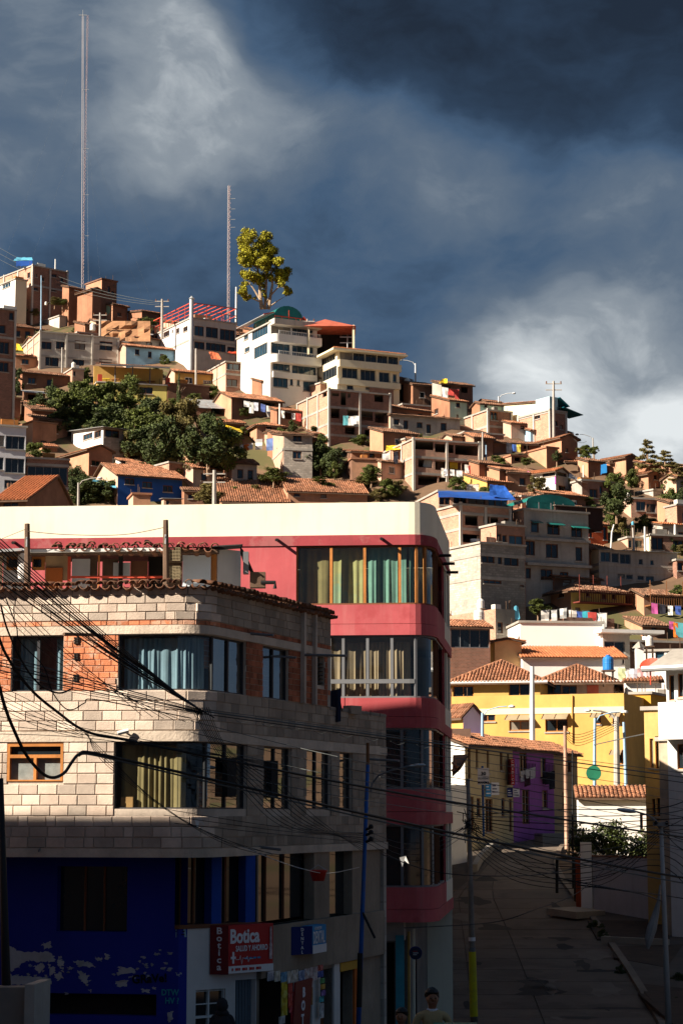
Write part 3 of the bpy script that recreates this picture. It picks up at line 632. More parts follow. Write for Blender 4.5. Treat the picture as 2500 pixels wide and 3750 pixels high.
E17 = h('adobe_house', 'shaded adobe house with red and white laundry under its eaves', 'E', 840, 850, 1240, 665, 770, ADOBE, ADOBE3, roof='shed', rt='tiled', a=20, wR=[(950, 660, 1060, 705), (1080, 690, 1120, 720)], st='none')
E17b = h('adobe_house', 'broken adobe house with pale walls above the pink house bush', 'E', 930, 985, 1100, 770, 840, ADOBE2, ADOBE3, a=25, rslab=ADOBE, wR=[(1010, 785, 1050, 815)], st='none')
E18 = h('white_pink_house', 'white house with magenta trim and orange tiled roof', 'E', 960, 1325, 1420, 885, 1085, WHITE, CONC, roof='gableL', rt='ortile', a=50, wL=[(1040, 892, 1085, 936), (1222, 878, 1322, 930)], wR=[(1335, 882, 1410, 930), (1345, 1000, 1400, 1050)], maxL=25, st='dark')  # grey right gable: the white wall's shade put into its colour
for x0, y0, x1, y1 in ((1112, 890, 1120, 1000), (1316, 930, 1325, 990), (1225, 980, 1325, 992)):
    a_, b_ = onL(E18, x0, y1, .02), onL(E18, x1, y0, .02); p_ = MB(); p_.box(V((a_.x, a_.y, a_.z)), V((b_.x - a_.x, b_.y - a_.y, 0)), E18['nL'] * .04, V((0, 0, abs(b_.z - a_.z)))); p_.build('magenta_trim', mat('magenta_paint', (.6, .12, .42), bump=0), E18['t'])
E19 = h('yellow_house', 'yellow walled house with washing beside the blue tarpaulin', 'E', 530, 800, 986, 962, 1090, YELLOWW, ADOBE, roof='shed', rt='tile', a=26, wR=[(865, 990, 922, 1032)], wL=[(690, 985, 740, 1020)], st='none', maxL=20)
G1 = h('brick_house', 'tall brick and block house with blue tarpaulin terrace', 'G', -60, 228, 524, 80, 640, BRICK, BRICK, a=28, wR=[(252, 140, 330, 205), (362, 150, 400, 190), (405, 155, 455, 195), (488, 165, 520, 200), (235, 258, 340, 310)], floors=(130, 225), cols=True, st='none', Y=182, maxL=20)
G1b = h('glazed_terrace_house', 'roof storey with glazed openings under the blue tarpaulin', 'G', -40, 92, 540, -2, 86, BRICK, BRICK, a=14, wR=[(92, 32, 162, 80), (180, 22, 260, 72), (270, 22, 372, 78), (390, 40, 510, 92)], dy=0, Y=187, st='dark')
G2 = h('block_house', 'pale concrete block house with narrow black slit windows', 'G', 150, 346, 612, 312, 680, BLOCKW, mat('block_wall_grey_shade', (.27, .25, .22), kind='block', bw=.4, bh=.2, var=.25, scale=.7, bump=.3, mortar=(.2, .18, .16), streak=.3), a=30, wR=[(352, 376, 430, 432), (450, 388, 475, 440), (487, 395, 575, 450), (362, 536, 470, 558), (580, 565, 605, 580)], Y=178, st='dark', floors=(380, 520), maxL=20)  # right face takes a darker copy of the block colour as its shade
G2b = h('brick_house', 'brick roof storey with white wash basins on its ledge above the block house', 'G', 346, 440, 612, 200, 330, BRICK, BRICKD, a=30, wR=[(443, 255, 470, 300), (475, 262, 502, 306), (515, 266, 600, 330)], Y=180, st='dark')
G3 = h('grey_house', 'big grey rendered house with three rows of black windows', 'G', 545, 612, 998, 108, 620, BRICK, CONC, a=24, wR=[(650, 182, 697, 248), (748, 197, 824, 262), (893, 215, 960, 277), (616, 297, 672, 386), (738, 317, 812, 402), (917, 336, 958, 420), (616, 462, 646, 526), (705, 470, 776, 536), (820, 486, 872, 538)], Y=184, st='dark')
for (yy, out) in ((285, .35), (440, .55)):
    a_ = onR(G3, 612, yy); 
    p_ = MB(); p_.box(V((G3['C'].x, G3['C'].y, a_.z - .1)) + G3['nR'] * out, G3['dR'] * G3['LR'], G3['nR'] * -out, V((0, 0, .25))); p_.build('floor_ledge', CONC, G3['t'])
for (x0, x1, y) in ((645, 705, 180), (742, 840, 193), (888, 985, 212)):
    a_, b_ = onR(G3, x0, y), onR(G3, x1, y + (x1 - x0) * .12); p_ = MB(); dv = V((b_.x - a_.x, b_.y - a_.y, 0)); up = V((0, 0, 1))
    slab_of(p_, [a_ + G3['nR'] * .6 - up * .15, a_ + dv + G3['nR'] * .6 - up * .15, a_ + dv + up * .1, a_ + up * .1], .05); p_.build('window_awning', TARPG, G3['t'])
G4 = h('red_house', 'orange red house with white shutters and tiled roof', 'G', 984, 992, 1112, 192, 335, REDW, REDW, roof='shed', a=24, wR=[(1035, 206, 1070, 242), (1000, 196, 1018, 276), (1085, 212, 1106, 292)], st='dark')
G5 = h('long_house', 'long house with zinc roof, glazed gallery and stucco parapet', 'G', 985, 1062, 1532, 352, 575, CREAMW, CONC, roof='shed', rt='metal', a=18, pitch=.15, wR=[(1070, 365, 1130, 425), (1136, 372, 1180, 430), (1186, 378, 1252, 438), (1300, 408, 1325, 445), (1370, 415, 1390, 455), (1478, 430, 1500, 468), (1170, 498, 1215, 525), (1222, 502, 1262, 530), (1290, 508, 1330, 535), (1340, 512, 1390, 545), (1455, 530, 1490, 560)], floors=(440, 480), st='grey')
G6 = h('balcony_house', 'adobe house with red timber balcony, yellow wall and tiled hip roof', 'G', 622, 892, 1222, 588, 760, ADOBE2, LEMON, roof='hip', rt='tiled', a=26, wL=[(812, 592, 848, 640)], wR=[(980, 600, 1006, 634), (1074, 608, 1106, 650), (1140, 615, 1162, 650), (915, 700, 946, 732), (1100, 712, 1146, 745)], over=.9, maxL=20)
a_, b_ = onR(G6, 902, 668, 0), onR(G6, 1220, 688, 0)
p_ = MB(); dv = V((b_.x - a_.x, b_.y - a_.y, 0)); p_.box(V((a_.x, a_.y, a_.z - .12)), dv, G6['nR'] * 1.1, V((0, 0, .12)))
for i in range(24): q = a_ + dv * (i / 23) + G6['nR'] * 1.05; p_.box(q, V((.06, 0, 0)), V((0, .06, 0)), V((0, 0, 1.0 if i % 6 else 2.4)))
p_.bar(a_ + G6['nR'] * 1.05 + V((0, 0, 1)), a_ + dv + G6['nR'] * 1.05 + V((0, 0, 1)), .08); p_.build('balcony', mat('oxblood_wood', (.15, .035, .025), var=.2), G6['t'])
G7 = h('balcony_house', 'tiled house with ochre timber balcony at the right hand slope', 'G', 1235, 1332, 1640, 618, 745, ADOBE2, PINK, roof='gableR', rt='tiled', a=22, wR=[(1380, 650, 1430, 690), (1480, 660, 1540, 700)], over=.9)
a_, b_ = onR(G7, 1335, 690, 0), onR(G7, 1630, 715, 0); p_ = MB(); dv = V((b_.x - a_.x, b_.y - a_.y, 0)); p_.box(V((a_.x, a_.y, a_.z - .1)), dv, G7['nR'] * 1.0, V((0, 0, .12)))
for i in range(22): q = a_ + dv * (i / 21) + G7['nR'] * .95; p_.box(q, V((.06, 0, 0)), V((0, .06, 0)), V((0, 0, .9 if i % 7 else 2.2)))
p_.bar(a_ + G7['nR'] * .95 + V((0, 0, .9)), a_ + dv + G7['nR'] * .95 + V((0, 0, .9)), .08); p_.build('balcony', WOOD, G7['t'])
G8 = h('adobe_house', 'small adobe house with steep old tiled roof beside the washing lines', 'G', 1215, 1322, 1472, 805, 900, ADOBE2, ADOBE3, roof='shed', rt='tiled', a=20, wR=[(1375, 818, 1410, 852)])
G8b = h('adobe_house', 'low tiled adobe roof above the small adobe house', 'G', 1135, 1150, 1360, 770, 815, ADOBE, ADOBE3, roof='shed', rt='tiled', a=18, dy=3)
G9 = h('brick_terrace', 'low brick terrace house with lines of white washing', 'G', 666, 848, 1152, 758, 862, BRICK, BRICKD, a=20, par=.4)
G10 = h('white_warehouse', 'large blank white rendered house wall under brick coping', 'G', 500, 585, 1082, 790, 1040, WHITE, mat('bright_white', (.82, .81, .78), var=.04, scale=.3, bump=.05, streak=.06, streak_col=(.5, .45, .4)), a=6, LLd=9, Y=167)
G10b = h('glazed_house', 'grey glazed house with white flat eave beside the blank white wall', 'G', 1078, 1085, 1245, 862, 1040, WHITE, CONC, a=16, wR=[(1092, 905, 1215, 985)], Y=167, st='grey')
p_ = MB(); gt = onR(G10b, 1080, 858); p_.box(gt - V((.6, 0, 0)) + G10b['nR'] * 1.3, G10b['dR'] * (G10b['LR'] + 3.2), G10b['nR'] * -1.6, V((0, 0, .28))); p_.build('eave_slab', WHITE, G10b['t'])
G11 = h('orange_yellow_house', 'apricot and cream gabled house beside the blank white wall', 'G', 415, 430, 592, 905, 1040, YELLOWW, mat('apricot_paint', (.72, .46, .22), var=.1, bump=.05), roof='gableL', rt='ortile', pitch=.2, a=6, Y=163)
G12 = h('brick_house', 'brick house with two white tanks on its terrace', 'G', 100, 436, 552, 708, 900, BRICK, CONCD, a=28, wL=[(200, 712, 240, 730)], wR=[(447, 790, 478, 858), (502, 802, 535, 865)], Y=172, par=.6, maxL=22)
G13 = h('glazed_brick_house', 'brick house with long glazed gallery and tiled roof by the red facade', 'G', 100, 150, 402, 812, 1060, BRICKD, BRICKD, roof='shed', a=14, wR=[(165, 832, 400, 945)], Y=161, st='grey')
G14 = h('white_terrace', 'white terrace wall with glazed blue panels and small black poster', 'G', 1300, 1330, 1620, 965, 1090, WHITE, WHITE, a=-14, wR=[(1400, 962, 1455, 1010), (1470, 955, 1540, 1005)], Y=160, st='blue', LLd=4)
G15 = h('white_house', 'white rendered house with orange tiled lean-to below the blank wall', 'G', 540, 600, 1215, 1000, 1090, WHITE, WHITE, roof='shed', rt='ortile', a=4, Y=162, LLd=4, pitch=.3, wR=[(1200, 1010, 1212, 1040)])
F1 = h('brick_house', 'brick house with two pale blue windows and white block roof room', 'F', 1010, 1070, 1356, 720, 920, PINK, BRICK, a=18, wR=[(1118, 748, 1208, 838), (1216, 768, 1308, 856)], st='blue')
F1b = h('block_house', 'white block roof room on the brick house by the pines', 'F', 1108, 1282, 1356, 640, 760, BLOCKW, BLOCKW, a=40, dy=1.5)
F2 = h('adobe_house', 'orange adobe house with tiled gable by the conifers', 'F', 985, 1236, 1372, 478, 660, ADOBE2, ADOBE, roof='gableL', a=40, wR=[(1285, 492, 1320, 540)])
F3 = h('adobe_house', 'adobe gable house with green post behind the blue washing', 'F', 760, 1020, 1122, 318, 420, ADOBE2, ADOBE3, roof='gableL', a=40)
F4 = h('adobe_house', 'shaded adobe house with blue sheets hung beside it', 'F', 560, 660, 792, 358, 500, ADOBE2, ADOBE3, roof='shed', rt='tiled', a=26)
F4b = h('adobe_house', 'tile roofed adobe house with short white wall beside the lamp', 'F', 410, 440, 690, 365, 430, WHITE, ADOBE3, roof='shed', rt='tile', a=14, dy=2)
F4c = h('timber_shed', 'slatted timber shed behind the blue washing', 'F', 835, 868, 978, 375, 465, ADOBE, DWOOD, roof='shed', rt='tiled', a=16)
F5 = h('brick_house', 'dark red brick house with one large window beside the glass canopy', 'F', 585, 602, 768, 545, 800, CONC, BRICKD, a=24, wR=[(670, 628, 750, 712)], LLd=6)
F6 = h('block_house', 'grey block house with orange tin roof and yellow posts', 'F', 1270, 1372, 1640, 965, 1120, BLOCKW, CONC, roof='shed', rt='ortile', a=20, pitch=.25, wR=[(1370, 1005, 1425, 1075), (1520, 1040, 1570, 1100)])
F7 = h('brick_house', 'brick house with large dark windows and white corner pillar', 'F', 1175, 1262, 1640, 1070, 1260, CREAMW, BRICKD, a=18, wR=[(1268, 1092, 1378, 1212), (1470, 1120, 1570, 1242)])
F7b = h('plaster_shed', 'pale plastered shed with dark opening beside the tank tower', 'F', 990, 1040, 1180, 1095, 1215, PINK, PINK, a=16, wR=[(1042, 1120, 1172, 1205)], st='grey')
F8 = h('brick_house', 'brown brick house at the right edge below the zinc roof', 'F', 1500, 1508, 1680, 1310, 1500, BRICKD, BRICKD, a=18, wR=[(1515, 1330, 1565, 1410)])
F9 = h('brick_house', 'brown brick house with pillars at the lower right of the slope', 'G', 1180, 1230, 1620, 905, 1000, BRICK, ADOBE3, a=18, wR=[(1260, 915, 1300, 960)], Y=170)
C1 = h('white_modern_house', 'white modern three storey house with glazed strips', 'C', -120, -60, 163, 362, 900, WHITE, mat('white_in_shade', (.62, .63, .66), var=.06, bump=.04), a=20, wR=[(35, 430, 158, 515), (-40, 425, 27, 495), (35, 572, 158, 665), (-40, 565, 25, 645), (32, 712, 155, 765)], st='grey', Y=188)  # right face: white with its bluish shade put into the colour
C2 = h('brick_house', 'brown brick house with wide glazed gallery beside the white modern house', 'C', 160, 168, 436, 572, 890, BRICKD, BRICKD, a=16, wR=[(176, 625, 430, 742)], floors=(610, 755), st='grey', Y=190)
C3 = h('adobe_house', 'square adobe house with lit pink side above the brick gallery', 'C', 64, 208, 362, 338, 500, PINK, ADOBE, roof='flat', a=34, wR=[(260, 458, 300, 480)], rslab=TILED)
C4 = h('block_house', 'grey block house on stilts with balcony and tin roof in the trees', 'C', 455, 657, 788, 378, 600, WHITE, BLOCKW, roof='shed', rt='metal', pitch=.12, a=34, wL=[(530, 388, 590, 450), (480, 384, 505, 420), (600, 395, 645, 440)], wR=[(672, 390, 762, 440)], over=.9)
C5 = h('adobe_house', 'pink adobe house with tiled shed roof below the block house', 'C', 345, 566, 716, 512, 690, ADOBE2, ADOBE, roof='gableL', a=36, wR=[(585, 585, 640, 620)])
C5b = h('brick_shed', 'low dark brick shed behind the glazed brick gallery', 'C', 240, 250, 392, 555, 600, BRICKD, BRICKD, a=20, dy=2)
C5c = h('adobe_house', 'small tiled adobe hut beside the leafy shrub', 'C', 245, 270, 365, 492, 545, ADOBE2, ADOBE, roof='shed', a=20)
C6 = h('blue_house', 'bright cobalt blue house with pink gable and tiled roof', 'C', 570, 750, 1162, 672, 880, PINK, BLUEW, roof='gableR', a=24, wR=[(797, 700, 857, 738), (908, 722, 970, 760), (1040, 745, 1102, 787)], over=.6)
C7 = h('adobe_house', 'adobe house with sunlit tiled roof behind the cobalt blue house', 'C', 735, 865, 994, 625, 700, WHITE, ADOBE, roof='shed', rt='tile', a=26)
C8 = h('long_tiled_house', 'dark house with bright orange tiled roof at the left above the parapet', 'C', -80, -30, 168, 838, 950, ADOBE3, ADOBE3, roof='gableR', rt='ortile', a=-8, Y=150, wR=[(20, 850, 120, 880)])
C9 = h('adobe_house', 'low house with grey weathered tiles beneath the brick gallery', 'C', 55, 65, 306, 838, 930, ADOBE3, ADOBE3, roof='shed', rt='tiled', a=10, Y=168)
C10 = h('brick_shed', 'unfinished pink brick shed with stub columns beside the cobalt blue house', 'C', 820, 850, 930, 800, 900, PINK, ADOBE2, a=14, Y=176, rslab=ADOBE)
C11 = h('brick_shed', 'small brick hut with tin lid at the corner of the cobalt blue house', 'C', 1030, 1045, 1155, 830, 900, PINK, BRICK, roof='shed', rt='metal', pitch=.15, a=10, Y=172, wR=[(1060, 840, 1080, 870)])
C12 = h('adobe_house', 'dim adobe house with red tiles under the olive bush', 'C', 1160, 1175, 1330, 775, 880, ADOBE, ADOBE3, roof='shed', rt='tiled', a=12, wR=[(1200, 800, 1230, 830)])
for i, lb in enumerate(('unseen adobe row house added behind the red building to shade the street', 'second unseen adobe row house added to shade the street', 'third unseen adobe row house added to shade the road bend')):
    h('shade_row_house', lb, 'X', 1300, 1631, 1631, (2050, 2190, 2667)[i], (3700, 3480, 3300)[i], ADOBE2, ADOBE2, roof='flat', a=87.1, Y=(68, 82, 96)[i], LRd=(14, 14, 20)[i], maxL=9)  # hidden houses added so that their shadows keep the street dark
CABLE = mat('black_cable', (.012, .012, .013), rough=.6, bump=0, var=.1); CABLEG = mat('grey_cable', (.09, .10, .10), rough=.5, bump=0, var=.2)
def face_box(h, x0, y0, x1, y1, out, name, m, back=.0):
    """a box on a house's right face between two pixels, standing out by out metres"""
    a, b = onR(h, x0, y1), onR(h, x1, y0); za = onR(h, x0, y1).z; zb_ = onR(h, x0, y0).z
    p = MB(); dv = V((b.x - a.x, b.y - a.y, 0)); p.box(V((a.x, a.y, za)) - h['nR'] * back, dv, h['nR'] * (out + back), V((0, 0, zb_ - za))); return p.build(name, m, h['t'])
B1 = h('apartment_block', 'white apartment block with curved balconies and green glass vault', 'B', 575, 768, 1036, 205, 700, mat('apartment_white', (.60, .56, .49), var=.12, scale=.4, bump=.08, streak=.3, streak_col=(.3, .25, .2)), WHITE, a=27,
       wL=[(577, 262, 597, 284), (615, 255, 640, 303), (662, 238, 752, 290), (675, 335, 750, 400), (620, 348, 648, 374)],
       wR=[(774, 228, 884, 276), (893, 243, 1012, 296), (774, 322, 880, 384), (893, 340, 1014, 404), (782, 428, 880, 482), (893, 446, 1030, 505), (785, 515, 868, 577), (882, 530, 898, 566), (920, 536, 936, 568), (957, 545, 1030, 602)], st='blue', floors=())
for (y0, y1) in ((276, 322), (392, 438)):
    a, z1_, z0_ = onR(B1, 768, y0), onR(B1, 768, y0).z, onR(B1, 768, y1).z
    p = MB(); L_ = B1['LR']; n = B1['nR']; d = B1['dR']; C0 = V((B1['C'].x, B1['C'].y, 0)); pts = []
    for k in range(7):
        t_ = k / 6 * pi / 2; pts.append(C0 - d * .15 + d * (.7 - .7 * cos(t_)) + n * (.25 + .85 * sin(t_)))
    pts.append(C0 + d * (L_ + .1) + n * 1.1); pts.append(C0 + d * (L_ + .1)); pts.append(C0 - d * .15)
    lo = [V((q.x, q.y, z0_)) for q in pts]; hi = [V((q.x, q.y, z1_)) for q in pts]
    p.face(hi); p.face(list(reversed(lo)))
    for i in range(len(pts)): j = (i + 1) % len(pts); p.face([lo[i], lo[j], hi[j], hi[i]])
    p.build('balcony', WHITE, B1['t'])
    p = MB()
    for i in range(26):
        q = C0 + d * (.6 + (L_ - .7) * i / 25) + n * 1.02; p.box(V((q.x, q.y, z1_)), V((.05, 0, 0)), V((0, .05, 0)), V((0, 0, .42)))
    q = C0 + n * 1.02; p.bar(V((q.x, q.y, z1_ + .42)) + d * .6, V((q.x, q.y, z1_ + .42)) + d * (L_ - .1), .07); p.build('balcony_rail', FRW, B1['t'])
face_box(B1, 768, 190, 1040, 222, 1.2, 'roof_eave', CONCL, .4)
face_box(B1, 780, 486, 1032, 520, .25, 'floor_band', WHITE)
zt = B1['zt']; C0 = V((B1['C'].x, B1['C'].y, zt)); d = B1['dR']; e = B1['dL']; up = V((0, 0, 1))
gw = MB(); r_ = 1.9; c_ = C0 + d * 1.2 + e * 1.6
for k in range(10):
    t0, t1 = pi * k / 10, pi * (k + 1) / 10
    q = [c_ + d * (r_ - r_ * cos(t)) + up * (1.3 + r_ * .75 * sin(t)) for t in (t0, t1)]
    gw.face([q[0], q[1], q[1] + e * 6, q[0] + e * 6]); gw.face([q[0], c_ + d * r_ + up * 1.3, q[1]])
gw.box(c_ - e * .02, d * 2 * r_, e * .04, up * 1.3); gw.box(c_, d * .05, e * 6, up * 1.3)
gw.build('glass_vault', TARPG, B1['t'])
gw = MB(); slab_of(gw, [c_ - d * 1.4 + up * 1.35, c_ + up * 1.75, c_ + e * 8 + up * 1.75, c_ + e * 8 - d * 1.4 + up * 1.35], .08); gw.build('canopy_roof', METALR, B1['t'])
gw = MB()
for k in range(5): gw.box(c_ + d * (2 * r_ * k / 4) - e * .08, d * .08, e * .06, up * (1.3 + (.9 if k == 2 else 0)))
gw.bar(c_ - e * .08 + up * 1.3, c_ - e * .08 + d * 2 * r_ + up * 1.3, .1); gw.bar(c_ + d * 3.9 + up * 1.6, C0 + d * (B1['LR'] - .3) + e * 1.5 + up * .7, .14)
gw.bar(c_ - d * 1.4 + up * 1.35 - e * .05, c_ - e * .05 + up * 1.75, .1); gw.build('red_frame', RED, B1['t'])
gw = MB(); slab_of(gw, [c_ + d * 3.9 + up * 1.55, C0 + d * (B1['LR'] - .2) + e * 1.5 + up * .65, C0 + d * (B1['LR'] - .2) + e * 5 + up * .75, c_ + e * 4 + d * 3.9 + up * 1.7], .08); gw.build('dark_roof_sheet', mat('maroon_sheet', (.10, .03, .035), bump=0), B1['t'])

B2 = h('apartment_block', 'cream apartment block with wide glazed top floor and orange roof', 'B', 1032, 1152, 1508, 358, 730, CREAMW, CREAMW, roof='none', a=24,
       wL=[(1040, 380, 1140, 442), (1068, 470, 1148, 528)],
       wR=[(1166, 362, 1240, 424), (1243, 370, 1310, 434), (1314, 378, 1378, 442), (1381, 388, 1440, 450), (1444, 395, 1500, 458), (1180, 464, 1268, 526), (1284, 478, 1370, 540), (1386, 492, 1450, 548), (1464, 502, 1492, 546), (1207, 562, 1244, 590), (1315, 572, 1345, 590), (1420, 586, 1456, 606)], st='grey')
face_box(B2, 1152, 422, 1506, 462, .7, 'balcony_band', CREAMW, .1); face_box(B2, 1152, 527, 1508, 560, .35, 'balcony_band', CREAMW, .1)
for x in (1152, 1268, 1374, 1453): face_box(B2, x, 462, x + 15, 527 + (x - 1152) * .13, .12, 'pillar', CREAMW)
zt = B2['zt']; C0 = V((B2['C'].x, B2['C'].y, zt)); d = B2['dR']; e = B2['dL']; n = B2['nR']
roof_quad(B2['t'], 'ortile', C0 - d * .8 + n * .8, C0 + d * (B2['LR'] + .6) + n * .8, C0 + d * (B2['LR'] - 1) - n * 4 + up * 1.0, C0 + d * 1 - n * 4 + up * 1.0, 5)
pz = MB(); slab_of(pz, [C0 - d * .9 + n * .9 - up * .06, C0 + d * (B2['LR'] + .7) + n * .9 - up * .06, C0 + d * (B2['LR'] + .7) + e * B2['LL'] - up * .06, C0 - d * .9 + e * (B2['LL'] + .8) - up * .06], .22); pz.build('roof_slab', CREAMW, B2['t'])
PT = thing('roof_pavilion', at(*zx('B', 1110, 340), B2['Y'] + 5), 'open roof pavilion with red hipped roof beside the cream block', 'pavilion')
o_ = ORG[PT.name]; pz = MB(); hw = 3.1; cs = [o_ + V((sx * hw, sy * 2.4, 1.9)) for sx, sy in ((-1, -1), (1, -1), (1, 1), (-1, 1))]; ap = o_ + V((-.6, 0, 3.3))
for i in range(4): pz.face([cs[i], cs[(i + 1) % 4], ap])
pz.face(list(reversed(cs))); pz.build('roof', mat('red_sheet_roof', (.40, .10, .06), bump=.1), PT)
for sx, sy in ((-1, -1), (1, -1), (1, 1), (-1, 1)): pz = MB(); pz.box(o_ + V((sx * 2.7, sy * 2.1, -1.5)), V((.25, 0, 0)), V((0, .25, 0)), V((0, 0, 3.6))); pz.build('post', CREAMW, PT)
pz = MB(); pz.box(o_ + V((-2.8, 2.2, -1.5)), V((5.6, 0, 0)), V((0, .2, 0)), V((0, 0, 3.4))); pz.build('back_wall', BLACKI, PT)

C0 = V((A11['C'].x, A11['C'].y, A11['zt'] + .15)); d = A11['dR']; e = A11['dL']; LR, LL = A11['LR'], A11['LL']; pg = MB(); hh = 1.9
for (s, dd, L_) in ((C0, d, LR), (C0, e, LL), (C0 + d * LR, e, LL), (C0 + e * LL, d, LR)):
    k = max(3, int(L_ / 1.8))
    for i in range(k + 1): q = s + dd * (L_ * i / k); pg.box(q, V((.07, 0, 0)), V((0, .07, 0)), V((0, 0, hh)))
    pg.bar(s + up * hh, s + dd * L_ + up * hh, .1); pg.bar(s + up * hh * .5, s + dd * L_ + up * hh * .5, .06)
for i in range(1, 7): q = C0 + d * (LR * i / 7); pg.bar(q + up * hh, q + e * LL + up * (hh + .2), .08)
pg.build('roof_frame', RED, A11['t'])
pg = MB(); pg.tube([C0 + V((.1, -.5, -8)), C0 + V((.1, -.5, 2.2))], .28, 10); pg.lathe(C0 + V((.1, -.5, 2.2)), [(.28, 0), (.4, .05), (.05, .45)], 10); pg.build('flue_pipe', STEEL, A11['t'])
pg = MB(); pg.box(C0 + d * 2 + e * 3, d * (LR - 4), e * 2, up * 1.3); pg.build('roof_hut', ADOBE2, A11['t'])
C0 = V((A12['C'].x, A12['C'].y, A12['zt'])); d = A12['dR']; e = A12['dL']; n = A12['nR']; LR = A12['LR']
roof_quad(A12['t'], 'tile', C0 + n * .9 + up * 2.1 + d * .3, C0 + d * (LR + .2) + n * .9 + up * 2.1, C0 + d * (LR - .2) + e * 5 + up * 3.4, C0 + d * .3 + e * 5 + up * 3.4, 4)
pg = MB(); pg.box(C0 + e * 3.2, d * LR, e * .3, up * 2.7); pg.build('back_wall', YELLOWW, A12['t'])
for f_, m_ in ((.01, RED), (.25, FRG), (.5, FRG), (.75, FRG), (.985, RED)): pg = MB(); pg.box(C0 + d * LR * f_ + n * .1, d * (.5 if m_ is RED else .1), e * .3, up * (1.0 if m_ is RED else 2.1)); pg.build('post', m_, A12['t'])
pg = MB(); pg.box(C0 + n * .25, d * LR, e * .4, up * .12); pg.build('ledge', CONCL, A12['t'])
pg = MB(); pg.box(C0 + n * .95 + up * 1.98 + d * .3, d * (LR - .1), e * .12, up * .16); pg.build('fascia', FRG, A12['t'])
for i in range(6): tb = MB(); q = C0 + d * (LR * (.15 + .13 * i)) + e * 1.2; tb.cb(q + up * .7, .9, .9, .06); tb.cb(q + up * .35, .12, .12, .7); tag(tb.build('cafe_table', WOODO if i % 2 else TARPY), 'small table set on the gallery of the lemon yellow house', 'table', 'gallery tables')

def tank(Z, x, yb, yt, m, label, Y, name='water_tank', legs=0):
    px, pb = zx(Z, x, yb); P = at(px, pb, Y); H = at(px, zx(Z, x, yt)[1], Y).z - P.z; t = thing(name, P, label, 'tank'); r = H * .36; mb = MB()
    mb.lathe(P, [(r, 0), (r * 1.03, H * .1), (r, H * .12), (r, H * .42), (r * 1.04, H * .45), (r, H * .48), (r, H * .72), (r * .8, H * .85), (r * .38, H * .92)], 16); mb.build('body', m, t, smooth=False)
    mb = MB(); mb.lathe(P, [(r * .4, H * .92), (r * .4, H * .98), (r * .3, H)], 12); mb.build('lid', m, t)
    if legs:
        for sx, sy in ((-1, -1), (1, -1), (1, 1), (-1, 1)): mb = MB(); mb.bar(P + V((sx * r * .8, sy * r * .8, -legs)), P + V((sx * r * .8, sy * r * .8, 0)), .07); mb.build('leg', DWOOD, t)
        mb = MB(); mb.cb(P - V((0, 0, .05)), r * 2.3, r * 2.3, .1); mb.build('platform', DWOOD, t)
    return t
tank('A', 592, 540, 493, TANKW, 'white water tank on the roof of the grey concrete house', A8['Y'] + 2)
tank('A', 470, 778, 742, TANKW, 'white water tank on the small pale brick shed', A16b['Y'] + 1)
tank('G', 345, 708, 645, TANKW, 'upper white water tank on the brick house beside the block house', 176, legs=2)
tank('G', 335, 797, 706, TANKW, 'lower white water tank standing before the brick house', 166, legs=3)
tank('F', 1043, 700, 660, TANKW, 'round white tank on the roof beside the pale blue windows', F1['Y'] + 2, legs=1.5)
tank('F', 1085, 975, 938, TARPC, 'turquoise tank on a slender tower below the brick house', F7['Y'] - 1, legs=7)
tank('N', 690, 258, 105, TANKW, 'cream water tank on stilts above the glazed terrace', 158, legs=2)
tank('N', 100, 605, 385, BTANK, 'bright blue water tank on the tiled roof of the yellow house', 150, legs=1.2)
tank('A', 295, 378, 356, TANKW, 'white dish-shaped tank on the hilltop beside the long adobe house', A4['Y'] + 1)
tank('E', 190, 240, 175, TANKW, 'square white tank on the ridge beside the cream block', E7['Y'] + 3)
def canopy(name, label, Z, pts, m, Y, cat='tarpaulin', th=.05):
    """a sagging cloth through pixel corners at given depths"""
    q = [at(*zx(Z, x, y), Y + dy_) for x, y, dy_ in pts]; mb = MB(); N_ = 6; rr = random.Random(len(label))
    g = [[None] * (N_ + 1) for _ in range(N_ + 1)]
    for i in range(N_ + 1):
        for j in range(N_ + 1):
            u, v_ = i / N_, j / N_; p = q[0].lerp(q[1], u).lerp(q[3].lerp(q[2], u), v_); p.z -= .35 * sin(pi * u) * sin(pi * v_) * .6 - rr.uniform(-.06, .06); g[i][j] = p
    for i in range(N_):
        for j in range(N_): mb.face([g[i][j], g[i + 1][j], g[i + 1][j + 1], g[i][j + 1]])
    return tag(mb.build(name, m, smooth=False), label, cat)
canopy('tarpaulin', 'pale cyan tarpaulin stretched over the hilltop brick house', 'A', [(85, 95, -1), (212, 92, -1), (205, 75, 4), (110, 72, 4)], TARPC, A1['Y'] + 2)
canopy('tarpaulin', 'dark blue sheet hung along the roof edge of the hilltop brick house', 'A', [(105, 130, 0), (208, 128, 0), (208, 95, 0), (105, 98, 0)], TARPB, A1['Y'] + 1)
canopy('tarpaulin', 'yellow tarpaulin over the yard beside the pale grey house', 'A', [(92, 668, -1), (152, 668, -1), (120, 625, 3), (90, 615, 3)], TARPY, A17['Y'])
canopy('tarpaulin', 'blue tarpaulin roof over the glazed brick terrace', 'E', [(425, 1085, -3), (1020, 1115, -3), (820, 1050, 4), (425, 1030, 4)], TARPB, 184)
canopy('tarpaulin', 'blue tarpaulin rising to a peak beside the yellow walled house', 'E', [(815, 1075, -2), (1020, 1115, -3), (930, 1000, 2), (820, 990, 2)], TARPB, 185)
canopy('tarpaulin', 'red orange tarpaulin over the pink rendered house', 'B', [(430, 415, -1), (488, 418, -1), (470, 380, 2), (415, 372, 2)], cloth((.5, .12, .05)), B3['Y'] + 2)
